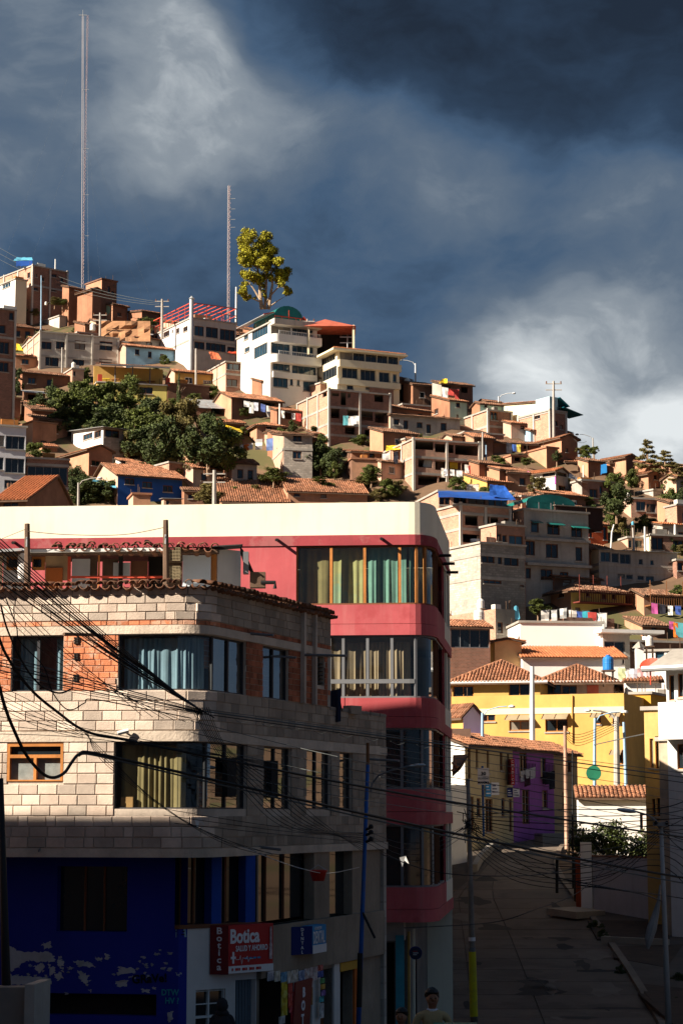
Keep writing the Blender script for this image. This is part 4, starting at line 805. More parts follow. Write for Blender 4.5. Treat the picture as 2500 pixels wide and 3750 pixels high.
canopy('tarpaulin', 'red tarpaulin on the dark glazed penthouse', 'B', [(520, 378, -1), (655, 392, -1), (655, 375, 2), (530, 372, 2)], cloth((.5, .06, .02)), B3['Y'] + 5)
canopy('tarpaulin', 'orange yellow tarpaulin edge over the tiled adobe house by the trees', 'B', [(455, 785, -1), (610, 838, -1), (600, 820, 2), (450, 775, 2)], TARPY, B9b['Y'] - 2)
canopy('tarpaulin', 'yellow tarpaulin over washing beside the wide brick house', 'E', [(25, 735, -1), (140, 720, -1), (135, 690, 2), (30, 695, 2)], TARPY, D5['Y'] + 4)
canopy('tarpaulin', 'turquoise tarpaulin hung over the washing terrace', 'G', [(545, 775, 0), (582, 770, 0), (570, 690, 0), (545, 695, 0)], TARPC, 173)
canopy('tarpaulin', 'bright blue sheets hung out beside the shaded adobe house', 'F', [(778, 490, 0), (838, 470, 0), (835, 385, 0), (780, 400, 0)], cloth((.03, .25, .62)), F4['Y'] - 3)
canopy('tarpaulin', 'sky blue tarpaulin lying by the cobalt blue house', 'C', [(590, 715, -1), (745, 765, -1), (740, 730, 1), (600, 705, 1)], TARPC, C6['Y'] + .5)
canopy('tarpaulin', 'orange tarpaulin on the ridge house with bright washing', 'E', [(430, 215, -1), (495, 215, -1), (495, 182, 1), (460, 182, 1)], TARPY, E7b['Y'] - 1)
canopy('curtain', 'yellow curtain hung in the gallery of the wide brick house', 'E', [(512, 868, 0), (575, 875, 0), (575, 820, 0), (512, 815, 0)], TARPY, D5['Y'] + 2, 'curtain')
canopy('curtain', 'pale grey curtain in the gallery of the wide brick house', 'E', [(308, 855, 0), (384, 855, 0), (388, 798, 0), (320, 800, 0)], cloth((.5, .52, .46)), D5['Y'] + 1, 'curtain')
canopy('curtain', 'cyan cloth hung at the corner of the wide brick house', 'E', [(228, 845, 0), (265, 840, 0), (265, 790, 0), (230, 792, 0)], TARPC, D5['Y'] + .3, 'curtain')
canopy('tarpaulin', 'white and blue striped sheet in the block house terrace', 'G', [(282, 300, 0), (410, 312, 0), (412, 282, 0), (284, 284, 0)], cloth((.5, .6, .75)), 183)
gt = thing('arched_canopy', at(*zx('G', 620, 112), 185), 'green arched polycarbonate canopy on the grey rendered house', 'canopy')
o_ = ORG[gt.name]; d = G3['dR']; e = G3['dL']; mb = MB()
for k in range(8):
    t0, t1 = pi * k / 8, pi * (k + 1) / 8; q = [o_ + d * (2.6 - 2.6 * cos(t)) + up * (1.1 + .85 * sin(t)) - up * .35 for t in (t0, t1)]
    mb.face([q[0], q[1], q[1] + e * 6, q[0] + e * 6]); mb.face([q[0], o_ + d * 2.6 + up * .7, q[1]])
mb.box(o_ - up * .6, d * 5.2, e * .05, up * 1.4); mb.build('vault', TARPG, gt)
mb = MB()
for k in range(5): mb.box(o_ + d * (5.1 * k / 4) - e * .06 - up * .6, d * .08, e * .05, up * 1.4)
mb.build('frame', FRG, gt)
gt = thing('roof_shed', at(*zx('G', 798, 150), 186), 'dark sheet metal shed on the grey rendered house', 'shed'); o_ = ORG[gt.name]; mb = MB(); mb.box(o_ - up * 1, d * 5.0, e * 4, up * 2.0); mb.build('sheet_wall', mat('dark_rust_sheet', (.035, .018, .016), var=.3, bump=.1), gt)
mb = MB(); slab_of(mb, [o_ - d * .2 - e * .3 + up * 1.05, o_ + d * 5.2 - e * .3 + up * 1.05, o_ + d * 5.2 + e * 4.2 + up * 1.3, o_ - d * .2 + e * 4.2 + up * 1.3], .06); mb.build('sheet_roof', CONCD, gt)
gt = thing('glass_room', at(*zx('E', 1282, 430), E12['Y']), 'turquoise glass room on the corner house of the ridge', 'glass room'); o_ = ORG[gt.name]; mb = MB(); d, e = E12['dR'], E12['dL']
mb.box(o_ + e * .1, e * 2.4, d * 1.2, up * 1.7); mb.build('glazing', mat('turquoise_panel', (.45, .68, .70), rough=.3, var=.12, bump=.05), gt)
mb = MB(); slab_of(mb, [o_ + d * 1.2 + up * 1.7 - e * .3, o_ + d * 2.6 + up * .8 - e * .3, o_ + d * 2.6 + e * 2.5 + up * .8, o_ + d * 1.2 + e * 2.5 + up * 1.7], .06); slab_of(mb, [o_ + d * 1.6 + up * .6 - e * .5, o_ + d * 4.4 - e * .5, o_ + d * 4.4 + e * 2, o_ + d * 1.6 + e * 2 + up * .6], .06); mb.build('canopy_sheet', mat('teal_sheet', (.01, .12, .16), rough=.4, bump=.05), gt)
canopy('glass_canopy', 'grey glass lean-to canopy between the magenta house and the brick house', 'F', [(470, 520, -2), (655, 575, -2), (640, 560, 2), (480, 478, 2)], METALR, F5['Y'] + 1, 'canopy')

def washing(label, Z, x0, y0, x1, y1, Y, cols, sz=.6, seed=1, Y1=None):
    a, b = at(*zx(Z, x0, y0), Y), at(*zx(Z, x1, y1), Y1 or Y); t = thing('washing_line', a, label, 'washing line'); rr = random.Random(seed)
    L_ = (b - a).length; n = max(3, int(L_ / (sz * .85))); cat_ = lambda u: a.lerp(b, u) - up * .12 * sin(pi * u)
    mb = MB(); mb.tube([cat_(i / 6) for i in range(7)], .012, 4); mb.build('cord', FRG, t)
    d = (b - a).normalized()
    for i in range(n):
        if rr.random() < .12: continue
        u = (i + .5) / n; p = cat_(u); w = sz * rr.uniform(.5, .95); hgt = sz * rr.uniform(.8, 1.7); m = cloth(rr.choice(cols)); mb = MB(); n_ = V((-d.y, d.x, 0))
        rows = []
        for k in range(4):
            tt = k / 3; off = n_ * rr.uniform(-.06, .06); ww = w * (1 - .12 * tt * rr.random())
            rows.append((p - d * ww / 2 - up * hgt * tt + off, p - up * hgt * tt + n_ * rr.uniform(-.08, .08) + off, p + d * ww / 2 - up * hgt * tt + off))
        for r0, r1 in zip(rows, rows[1:]):
            for k in range(2): mb.face([r0[k], r0[k + 1], r1[k + 1], r1[k]])
        mb.build('garment', m, t)
W1 = [(.7, .7, .68), (.6, .62, .7), (.75, .74, .7), (.65, .6, .55)]; W2 = W1 + [(.45, .06, .05), (.05, .1, .35), (.02, .02, .03), (.5, .1, .3), (.1, .35, .4)]; W3 = [(.7, .7, .68), (.45, .05, .05), (.03, .03, .04), (.05, .12, .4), (.6, .5, .1)]
washing('white and dark washing in the gallery of the adobe gable house', 'B', 620, 652, 700, 662, B4['Y'] - .3, W1, .8, 2)
washing('blue and white washing under the eave of the adobe gable house', 'B', 712, 668, 800, 690, B4['Y'] + .5, W1 + [(.1, .15, .4)], .8, 3)
washing('colourful washing along the blue timber balcony', 'B', 825, 708, 945, 728, B5['Y'] - .3, W2, .7, 4)
washing('bright washing in the empty window of the unfinished brick house', 'B', 1185, 738, 1275, 738, B6['Y'] - .2, W2, .7, 5)
washing('white shirts hanging in the green gallery of the block house', 'D', 240, 448, 345, 440, B8['Y'] - .4, W1 + [(.2, .3, .6)], .9, 6)
washing('white and orange washing below the green gallery', 'D', 140, 482, 215, 472, B8['Y'] - 1, W1 + [(.6, .15, .03)], .8, 7)
washing('washing under the yellow tarpaulin beside the wide brick house', 'E', 5, 752, 120, 735, D5['Y'] + 2, W2, .8, 8)
washing('dark socks and shirts on the gallery of the wide brick house', 'E', 520, 872, 600, 880, D5['Y'] - .2, W3, .7, 9)
washing('grey and pink washing at the end of the middle gallery', 'E', 630, 835, 715, 845, D5['Y'] + 1.5, W2, .7, 10)
washing('white washing at the left of the middle gallery', 'E', 455, 862, 510, 868, D5['Y'] - .2, W1, .6, 11)
washing('red and blue washing under the shaded adobe eaves', 'E', 950, 668, 1058, 682, E17['Y'] - .5, W3 + W3, .8, 12)
washing('bright washing on the ridge house balcony', 'E', 455, 240, 590, 262, E7b['Y'] - .8, W2 + [(.05, .4, .25)], .9, 13)
washing('two white cloths beside the dark adobe ridge house', 'E', 190, 385, 280, 388, E7['Y'] - 1.5, W1, .8, 14)
washing('washing before the yellow walled house by the blue tarpaulin', 'E', 590, 985, 730, 985, E19['Y'] + 1, W1 + W2, .9, 15)
washing('long row of white sheets on the low brick terrace', 'G', 705, 715, 870, 700, G9['Y'] - .5, W1, 1.0, 16)
washing('dark and purple washing on the low brick terrace', 'G', 1000, 725, 1100, 730, G9['Y'] + 1, W2, .9, 17)
washing('blue and white washing mid terrace beside the yellow balcony wall', 'G', 880, 712, 1000, 720, G9['Y'] + 1, W2 + [(.05, .4, .5)], .9, 18)
washing('pale washing on the yellow house roof beside the blue tank', 'N', 250, 565, 500, 575, 156, W1 + [(.6, .7, .4), (.7, .2, .25)], .7, 19)
washing('pink and white washing behind the red dish', 'N', 520, 575, 760, 545, 157, [(.65, .4, .4), (.7, .6, .6), (.5, .1, .15)], .6, 20)
washing('bright washing on the ochre timber balcony', 'G', 1370, 668, 1560, 690, G7['Y'] - 1.2, W2, .7, 21)
washing('washing on the orange and white lower right terrace', 'G', 1485, 780, 1555, 790, G8['Y'] - .5, W2 + [(.6, .15, .02)], .8, 22)
washing('white and dark clothes in the open tin shed', 'D', 20, 755, 80, 752, D4b['Y'] - .3, W1, .8, 23)
washing('small coloured clothes in the open tin shed', 'D', 255, 755, 300, 755, D4b['Y'] - .3, W2, .6, 24)

def pole(Z, x, yb, yt, r, m, label, Y=None, lamp=None, name='utility_pole', cat='pole', top=False, x2=None):
    px, pb = zx(Z, x, yb); qx, pt = zx(Z, x2 if x2 is not None else x, yt)
    if Y is None: Y = terr(px, pb)
    P, Q = at(px, pb, Y), at(qx, pt, Y); t = thing(name, P, label, cat); mb = MB(); mb.tube([P - up * 2.0, P.lerp(Q, .5), Q], [r * 1.15, r, r * .8], 8); mb.build('shaft', m, t)
    if lamp is not None:
        s = lamp; mb = MB(); mb.tube([Q - up * .3, Q + V((s * .3, 0, .15)), Q + V((s * 1.0, -.1, .35)), Q + V((s * 1.5, -.15, .38))], r * .4, 6); mb.build('lamp_arm', m, t)
        mb = MB(); c = Q + V((s * 1.8, -.15, .38)); mb.lathe(c - up * .1, [(.12, 0), (.22, .05), (.2, .14), (.05, .2)], 10); lo_ = mb.build('lamp_head', FRW, t); lo_.scale = (1, 1, 1)
    if top:
        for k in range(2):
            mb = MB(); z = Q.z - .3 - .7 * k; mb.bar(V((Q.x - .9, Q.y, z)), V((Q.x + .9, Q.y, z)), .1); mb.build('cross_arm', m, t)
        for k in (-.8, 0, .8): mb = MB(); mb.lathe(V((Q.x + k, Q.y, Q.z - .3)), [(.05, 0), (.09, .08), (.05, .16), (.08, .24), (.03, .3)], 8); mb.build('insulator', FRB, t)
    return t
pole('A', 640, 560, 428, .14, POLEC, 'pale concrete pole behind the grey concrete house', Y=A8['Y'] + 6, top=True)
pole('A', 265, 445, 190, .09, mat('pale_blue_paint', (.3, .45, .6), bump=0), 'slender pale blue pole before the hilltop brick house', Y=A1['Y'] - 4)
pole('A', 1035, 500, 340, .16, POLEC, 'power pole with cross arms on the skyline beside the red roof frame', Y=A11['Y'] + 3, top=True)
pole('A', 1250, 890, 662, .13, POLEC, 'concrete pole before the pink rendered house', Y=A13['Y'] + 1)
pole('A', 398, 790, 650, .1, POLEC, 'thin concrete pole against the grey concrete house', Y=A8['Y'] - 2)
pole('A', 355, 140, 85, .1, FRW, 'short white pole on the hilltop brick house', Y=A1['Y'] + 5)
pole('E', 252, 215, 65, .1, FRW, 'street lamp on the skyline right of the cream block', Y=E7['Y'] + 5, lamp=-1, name='street_lamp', cat='lamp')
pole('E', 888, 390, 318, .1, FRW, 'street lamp on the ridge above the brick cube', Y=E9['Y'] + 6, lamp=1, name='street_lamp', cat='lamp')
pole('E', 1308, 580, 200, .15, POLEC, 'tall pole with meter boxes against the turquoise glass room', Y=E12['Y'] - 1.5, top=True)
pole('E', 765, 800, 590, .1, POLEC, 'grey pole before the two storey dark adobe house', Y=E16['Y'] - 1)
pole('E', 792, 865, 690, .08, mat('pale_blue_paint', (.3, .45, .6), bump=0), 'blue pole beside the wide brick house', Y=D5['Y'] + 5)
pole('F', 705, 225, 140, .07, POLEC, 'thin street lamp above the leafy ridge hedge', Y=F4b['Y'] + 6, lamp=-1, name='street_lamp', cat='lamp')
pole('F', 612, 500, 400, .07, FRW, 'white globe lamp pole before the shaded adobe house', Y=F4['Y'] - 2)
pole('F', 1200, 1065, 990, .1, FRW, 'short white pole beside the turquoise tank tower', Y=F7['Y'])
pole('F', 1098, 1215, 1000, .1, POLEC, 'leaning grey pole carrying the tank pipes', Y=F7['Y'] - 4, x2=1085)
pole('F', 1488, 1100, 970, .12, FRW, 'white pole against the grey block house', Y=F6['Y'] - 2)
pole('F', 865, 1120, 970, .08, FRW, 'leaning white stick beside the orange red house', Y=G4['Y'] - 2, x2=905)
pole('C', 502, 880, 728, .1, POLEC, 'grey street lamp before the dark hedge', Y=168, lamp=1, name='street_lamp', cat='lamp')
pole('C', 1368, 870, 648, .17, POLEC, 'concrete pole carrying insulators beside the low orange tiled roof', Y=165, top=True)
pole('C', 222, 810, 700, .08, FRW, 'leaning white post before the brick gallery', Y=184, x2=220)
pole('B', 342, 560, 355, .13, POLEC, 'white concrete pole before the ochre house', Y=A13['Y'] - 1)
pole('B', 822, 755, 672, .1, FRW, 'white post beside the blue timber balcony', Y=B5['Y'] - 1)
pole('B', 980, 225, 185, .1, POLEC, 'stub post with cross piece on the white apartment roof', Y=B1['Y'] + 3, top=True)
pole('B', 1210, 325, 275, .06, STEEL, 'thin aerial pole on the cream apartment roof', Y=B2['Y'] + 4, top=True)
pole('U', 452, 1330, 985, .13, FRW, 'plain pale post beside the short mast', Y=262)
def mast(label, x, yb, yt, Y, w, arms=()):
    P, Q = at(x, yb, Y), at(x + 1, yt, Y); t = thing('radio_mast', P, label, 'mast'); legs = [V((w * .5 * cos(a), w * .5 * sin(a), 0)) for a in (.3, 2.4, 4.5)]
    for l_ in legs: mb = MB(); mb.bar(P + l_ - up * 3, Q + l_ * .8, .03); mb.build('mast_leg', mat('mast_paint', (.62, .56, .54), var=.1, bump=0), t)
    H = Q.z - P.z; n = int(H / (w * 1.6)); mb = MB()
    for i in range(n):
        z0, z1 = H * i / n, H * (i + 1) / n
        for k in range(3):
            a, b = P + legs[k] + up * z0, P + legs[(k + 1) % 3] + up * z1; mb.bar(a, b, .025)
    o = mb.build('lattice', mat('mast_red', (.5, .32, .28), bump=0), t); o['kind'] = 'stuff'
    for f_ in arms: mb = MB(); q = P.lerp(Q, f_); mb.bar(q, q + V((.9, 0, .02)), .05); mb.build('side_arm', STEEL, t)
    return P, Q, t
P, Q, t = mast('very tall slender lattice mast on the hilltop', 303, 1045, 55, 292, .34, (.18, .33, .5, .72))
mb = MB(); mb.bar(Q + V((-.6, 0, 0)), Q + V((.6, 0, 0)), .06); mb.bar(Q, Q + up * .8, .05); mb.build('top_antenna', STEEL, t)
mb = MB(); mb.tube([P + V((.85, 0, 0)), P.lerp(Q, .95) + V((.5, 0, 0))], .008, 4); mb.build('feeder_cable', STEEL, t)
for f_, dx, dy_ in ((.93, -14, 3), (.93, 13, 4), (.6, -10, 2), (.6, 10, 3), (.8, 4, -12), (.45, 9, 6)): mb = MB(); g_ = P + V((dx, dy_, -2)); mb.tube([g_, P.lerp(Q, f_)], .005, 4); mb.build('guy_wire', CABLEG, t)
P, Q, t = mast('shorter lattice mast beside the tall golden tree', 836, 1160, 680, 262, .36, (.74, .82, .9, .68))
def cable(p, q, sag, r, label, group, m=None, seg=14, name='cable'):
    mb = MB(); p, q = V(p), V(q); mb.tube([p.lerp(q, i / seg) - up * sag * 4 * (i / seg) * (1 - i / seg) for i in range(seg + 1)], r, 4); return tag(mb.build(name, m or CABLE), label, 'cable', group)
for k in range(3): cable(at(-30, 890 + 22 * k, 300), at(*zx('A', 1030, 360 + 10 * k), A11['Y'] + 3), 1.5, .025, 'thin power line descending across the skyline to the cross-armed pole', 'skyline power lines', CABLEG)
cable(at(*zx('E', 1560, 660), 215), at(*zx('E', 1460, 640), 215), .3, .02, 'short wire from the ridge eave to the thin lamp', None, CABLEG)

g = 'grove below the lemon yellow house'
def grove(label, group, Z, rows, name='tree', cat='tree'):
    for r in rows: tree(name, label, Z, *r, group=group, cat=cat)
grove('dark leafy tree in the grove below the lemon yellow house', g, 'C', [(330, 330, 120, 240, 'd'), (440, 350, 150, 270, 'g'), (560, 430, 220, 310, 'd2'), (800, 330, 180, 250, 'g2'), (700, 450, 240, 310, 'd'), (860, 480, 260, 290, 'g'), (960, 420, 190, 210, 'd2'), (1000, 530, 300, 260, 'g2'), (1040, 650, 330, 280, 'd'), (1130, 610, 350, 250, 'o'), (400, 430, 260, 260, 'd2'), (900, 580, 380, 260, 'd'), (640, 300, 170, 220, 'd2'), (240, 320, 190, 160, 'd')])
grove('bright green tree crowding the wall of the lemon yellow house', 'trees against the lemon yellow house', 'C', [(500, 300, 80, 230, 'g'), (620, 330, 110, 230, 'g'), (700, 320, 90, 200, 'g'), (560, 260, 110, 180, 'g2')])
grove('olive brown tree at the right of the grove', 'olive trees of the grove', 'C', [(1100, 460, 230, 270, 'o'), (1190, 500, 200, 250, 'o'), (820, 570, 400, 130, 'o')])
tree('tree', 'broad grey green tree standing above the poles by the orange tiled roof', 'C', 1330, 650, 300, 350, 'd', dy=-6)
tree('tree', 'large bright green tree beside the green gallery', 'C', 1440, 660, 390, 250, 'g', dy=-5)
tree('shrub', 'pale green flowering shrub climbing the lemon yellow wall', 'C', 830, 230, 45, 170, 'g2', cat='shrub', Y=A12['Y'] - 3)
grove('narrow dark cypress', None, 'C', [], 'cypress')
tree('cypress', 'tall narrow cypress beside the ochre house', 'C', 1140, 230, 10, 62, 'c'); tree('cypress', 'small cypress by the sagging tiled roof', 'C', 335, 160, 62, 52, 'c')
tree('cypress', 'stout dark cypress right of the lemon yellow wall', 'C', 935, 260, 168, 95, 'c'); tree('cypress', 'second dark cypress right of the lemon yellow wall', 'C', 1012, 260, 178, 85, 'c')
tree('cypress', 'rounded conical shrub before the left adobe houses', 'C', 100, 175, 0, 115, 'd2', cat='shrub', Y=A19['Y'] - 2)
grove('scrubby shrub on the slope below the grove', 'slope shrubs below the grove', 'C', [(1230, 720, 585, 210, 'o'), (1060, 660, 570, 140, 'o'), (1170, 710, 630, 130, 'g'), (1440, 700, 615, 230, 'd')], 'shrub', 'shrub')
grove('dark shaded hedge shrub beside the cobalt blue house', 'hedge beside the cobalt blue house', 'C', [(480, 770, 630, 150, 'd'), (560, 850, 690, 290, 'd'), (670, 860, 715, 220, 'd2'), (490, 870, 700, 200, 'd2')], 'shrub', 'shrub')
tree('shrub', 'light green shrub above the glazed brick gallery', 'C', 230, 575, 475, 160, 'g', cat='shrub', dy=-3); tree('shrub', 'ragged grass tuft shrub on the left adobe yard', 'C', 20, 360, 280, 70, 'g', cat='shrub')
tree('shrub', 'yellow green bush beside the concrete pole with insulators', 'C', 1320, 870, 735, 190, 'o', cat='shrub', Y=170)
grove('bush in the gap between the block house and the adobe yard', 'bushes in the middle gap', 'D', [(660, 560, 425, 120, 'g'), (650, 680, 480, 200, 'd'), (740, 690, 510, 170, 'd2'), (600, 640, 520, 130, 'd')], 'shrub', 'shrub')
tree('shrub', 'upright light green bush before the adobe yard', 'D', 738, 705, 600, 85, 'g', cat='shrub', dy=-3); tree('shrub', 'round dark green bush on the bank right of the adobe yard', 'D', 972, 725, 618, 145, 'g2', cat='shrub', dy=-3)
tree('shrub', 'bush below the pale block house wall', 'D', 350, 725, 638, 180, 'g2', cat='shrub', dy=-4); tree('shrub', 'low bright bush under the middle gap', 'D', 640, 725, 690, 115, 'g', cat='shrub', dy=-4)
grove('flowering scrub beside the brick house left edge', 'scrub by the brick house', 'D', [(1080, 835, 705, 160, 'g'), (1145, 800, 720, 120, 'o'), (1020, 845, 770, 100, 'o'), (930, 760, 690, 130, 'o')], 'shrub', 'shrub')
tree('shrub', 'bright bush above the magenta trimmed house', 'E', 905, 895, 790, 160, 'g', cat='shrub', dy=-2); tree('tree', 'olive bush standing before the magenta trimmed house', 'E', 1185, 1095, 935, 160, 'o', cat='shrub', Y=E18['Y'] - 4)
tree('shrub', 'ivy bush against the large adobe house', 'E', 1332, 820, 735, 75, 'd', cat='shrub', Y=E14['Y'] - 4); tree('shrub', 'small bush under the broken adobe house', 'E', 1100, 845, 790, 110, 'g', cat='shrub', dy=-2)
grove('wide layered conifer on the right skyline', 'skyline conifers', 'F', [(1230, 460, 150, 270, 'p'), (1400, 490, 255, 290, 'p'), (1520, 570, 380, 230, 'p')], 'conifer')
grove('hedge bush on the right skyline beside the lamp', 'skyline hedge', 'F', [(640, 300, 212, 170, 'g'), (590, 300, 235, 130, 'o'), (720, 300, 225, 110, 'g')], 'shrub', 'shrub')
tree('tree', 'big dark green tree beside the round white tank', 'F', 930, 905, 590, 300, 'd', Y=F1['Y'] - 4); tree('tree', 'bright green tree above the big dark green tree', 'F', 915, 700, 480, 210, 'g')
tree('shrub', 'ivy covered bush on the orange adobe house', 'F', 1085, 625, 445, 160, 'g2', cat='shrub'); tree('shrub', 'dark shrub left of the big dark tree', 'F', 815, 670, 575, 140, 'd', cat='shrub')
grove('leafy shrub on the bank under the glass canopy', 'bank shrubs', 'F', [(720, 880, 790, 170, 'd'), (655, 790, 705, 130, 'g'), (980, 1070, 895, 180, 'o')], 'shrub', 'shrub')
grove('green tree on the steep bank at the right edge', 'right edge trees', 'F', [(1445, 680, 495, 190, 'g'), (1450, 890, 640, 200, 'g2'), (1530, 900, 650, 200, 'd'), (1530, 700, 560, 170, 'o'), (1180, 1020, 885, 190, 'd'), (1260, 1010, 910, 150, 'd2')])
tree('shrub', 'ragged bush beside the adobe balcony house', 'G', 690, 745, 650, 160, 'g', cat='shrub', Y=G6['Y'] - 3)
grove('grassy bush on the eroded bank beside the light blue house', 'bushes on the eroded bank', 'A', [(870, 620, 500, 120, 'g'), (930, 610, 468, 130, 'g'), (965, 560, 465, 100, 'g'), (900, 520, 465, 90, 'o')], 'shrub', 'shrub')
grove('dry scrub on the hilltop terrace', 'hilltop scrub', 'A', [(350, 378, 333, 110, 'o'), (400, 378, 340, 80, 'g'), (130, 440, 380, 90, 'o'), (170, 455, 400, 80, 'o'), (230, 450, 405, 70, 'o')], 'shrub', 'shrub')
Y = 262; P = at(*zx('U', 870, 1290), Y); et = thing('eucalyptus_tree', P, 'tall golden green eucalyptus with bare forked trunks on the skyline', 'tree')
sc_ = Y / F / 3.92
U = lambda x, y, dy_=0: at(*zx('U', x, y), Y + dy_)
clumps = [(590, 260, 80), (680, 320, 95), (845, 265, 78), (850, 330, 70), (560, 400, 80), (640, 480, 110), (770, 400, 80), (900, 420, 95), (960, 500, 85), (860, 520, 90), (700, 600, 100), (570, 590, 85), (540, 510, 60), (640, 670, 70), (880, 630, 90), (980, 620, 70), (1085, 590, 62), (1060, 660, 50), (790, 590, 80), (900, 720, 70), (560, 820, 62), (640, 830, 80), (760, 870, 85), (820, 830, 60), (1050, 780, 75), (1160, 780, 75), (1050, 850, 60), (1150, 880, 60), (560, 960, 45), (545, 1040, 58), (570, 1110, 55), (1210, 1040, 55), (1110, 960, 50), (930, 860, 60), (715, 1140, 22), (840, 970, 35), (860, 1120, 35), (640, 1130, 30)]
rr = random.Random(5); bl = []
for x, y, r in clumps:
    c = U(x, y, rr.uniform(-1.6, 1.6)) - P; rr_ = r * sc_ * 1.02
    for _ in range(3): o_ = V((rr.gauss(0, .4), rr.gauss(0, .5), rr.gauss(0, .4))) * rr_; bl.append((tuple(c + o_), (rr_ * .8, rr_ * .95, rr_ * .78)))
for (x, y, r), (x2, y2, r2) in zip(clumps, clumps[1:]):
    if abs(x - x2) + abs(y - y2) < 190: rr_ = (r + r2) * .5 * sc_ * .85; bl.append((tuple(U((x + x2) / 2 + rr.uniform(-20, 20), (y + y2) / 2, rr.uniform(-1, 1)) - P), (rr_, rr_, rr_)))
me = leaf_mesh('crown', bl, 30000, .15, LEAFY, 21); o = inst('crown', me, et, P); o['kind'] = 'stuff'
mb = MB()
def limb(pts, r0, r1): mb.tube([U(x, y, d_) for x, y, d_ in pts], [r0 + (r1 - r0) * i / (len(pts) - 1) for i in range(len(pts))], 6)
limb([(820, 1300, 0), (800, 1150, 0), (790, 1000, 0), (770, 800, .3), (740, 600, .3), (640, 380, 0)], .28, .05); limb([(865, 1300, .4), (870, 1150, .5), (885, 900, .3), (880, 650, 0), (840, 350, 0)], .22, .05); limb([(915, 1300, .3), (940, 1120, .4), (970, 950, .3), (950, 700, 0), (930, 450, 0)], .24, .05)
limb([(870, 1220, .3), (960, 1090, .3), (1060, 980, .2), (1150, 800, 0)], .15, .04); limb([(795, 1170, 0), (700, 1010, .2), (640, 930, .2), (590, 840, 0)], .13, .03); limb([(790, 1195, 0), (700, 1160, .2), (600, 1095, 0)], .11, .03); limb([(945, 1255, .3), (1050, 1180, .3), (1150, 1120, 0)], .10, .02); limb([(780, 790, .3), (700, 730, 0), (600, 600, 0)], .08, .03); limb([(1000, 930, .2), (1150, 1000, .1), (1220, 1030, 0)], .06, .02)
mb.build('trunk', mat('eucalyptus_bark', (.42, .31, .2), var=.3, scale=2, bump=.3), et)
mb = MB(); rr = random.Random(4); pts = [[at(*zx('A', 640 + 40 * i, 480 + 26 * j), A8['Y'] + 9 - j * .8 + rr.uniform(-.8, .8)) for i in range(9)] for j in range(6)]
for j in range(5):
    for i in range(8): mb.face([pts[j + 1][i], pts[j + 1][i + 1], pts[j][i + 1], pts[j][i]])
tag(mb.build('earth_bank', mat('eroded_earth', (.33, .17, .085), var=.4, scale=.5, bump=.8, bscale=2)), kind='structure')
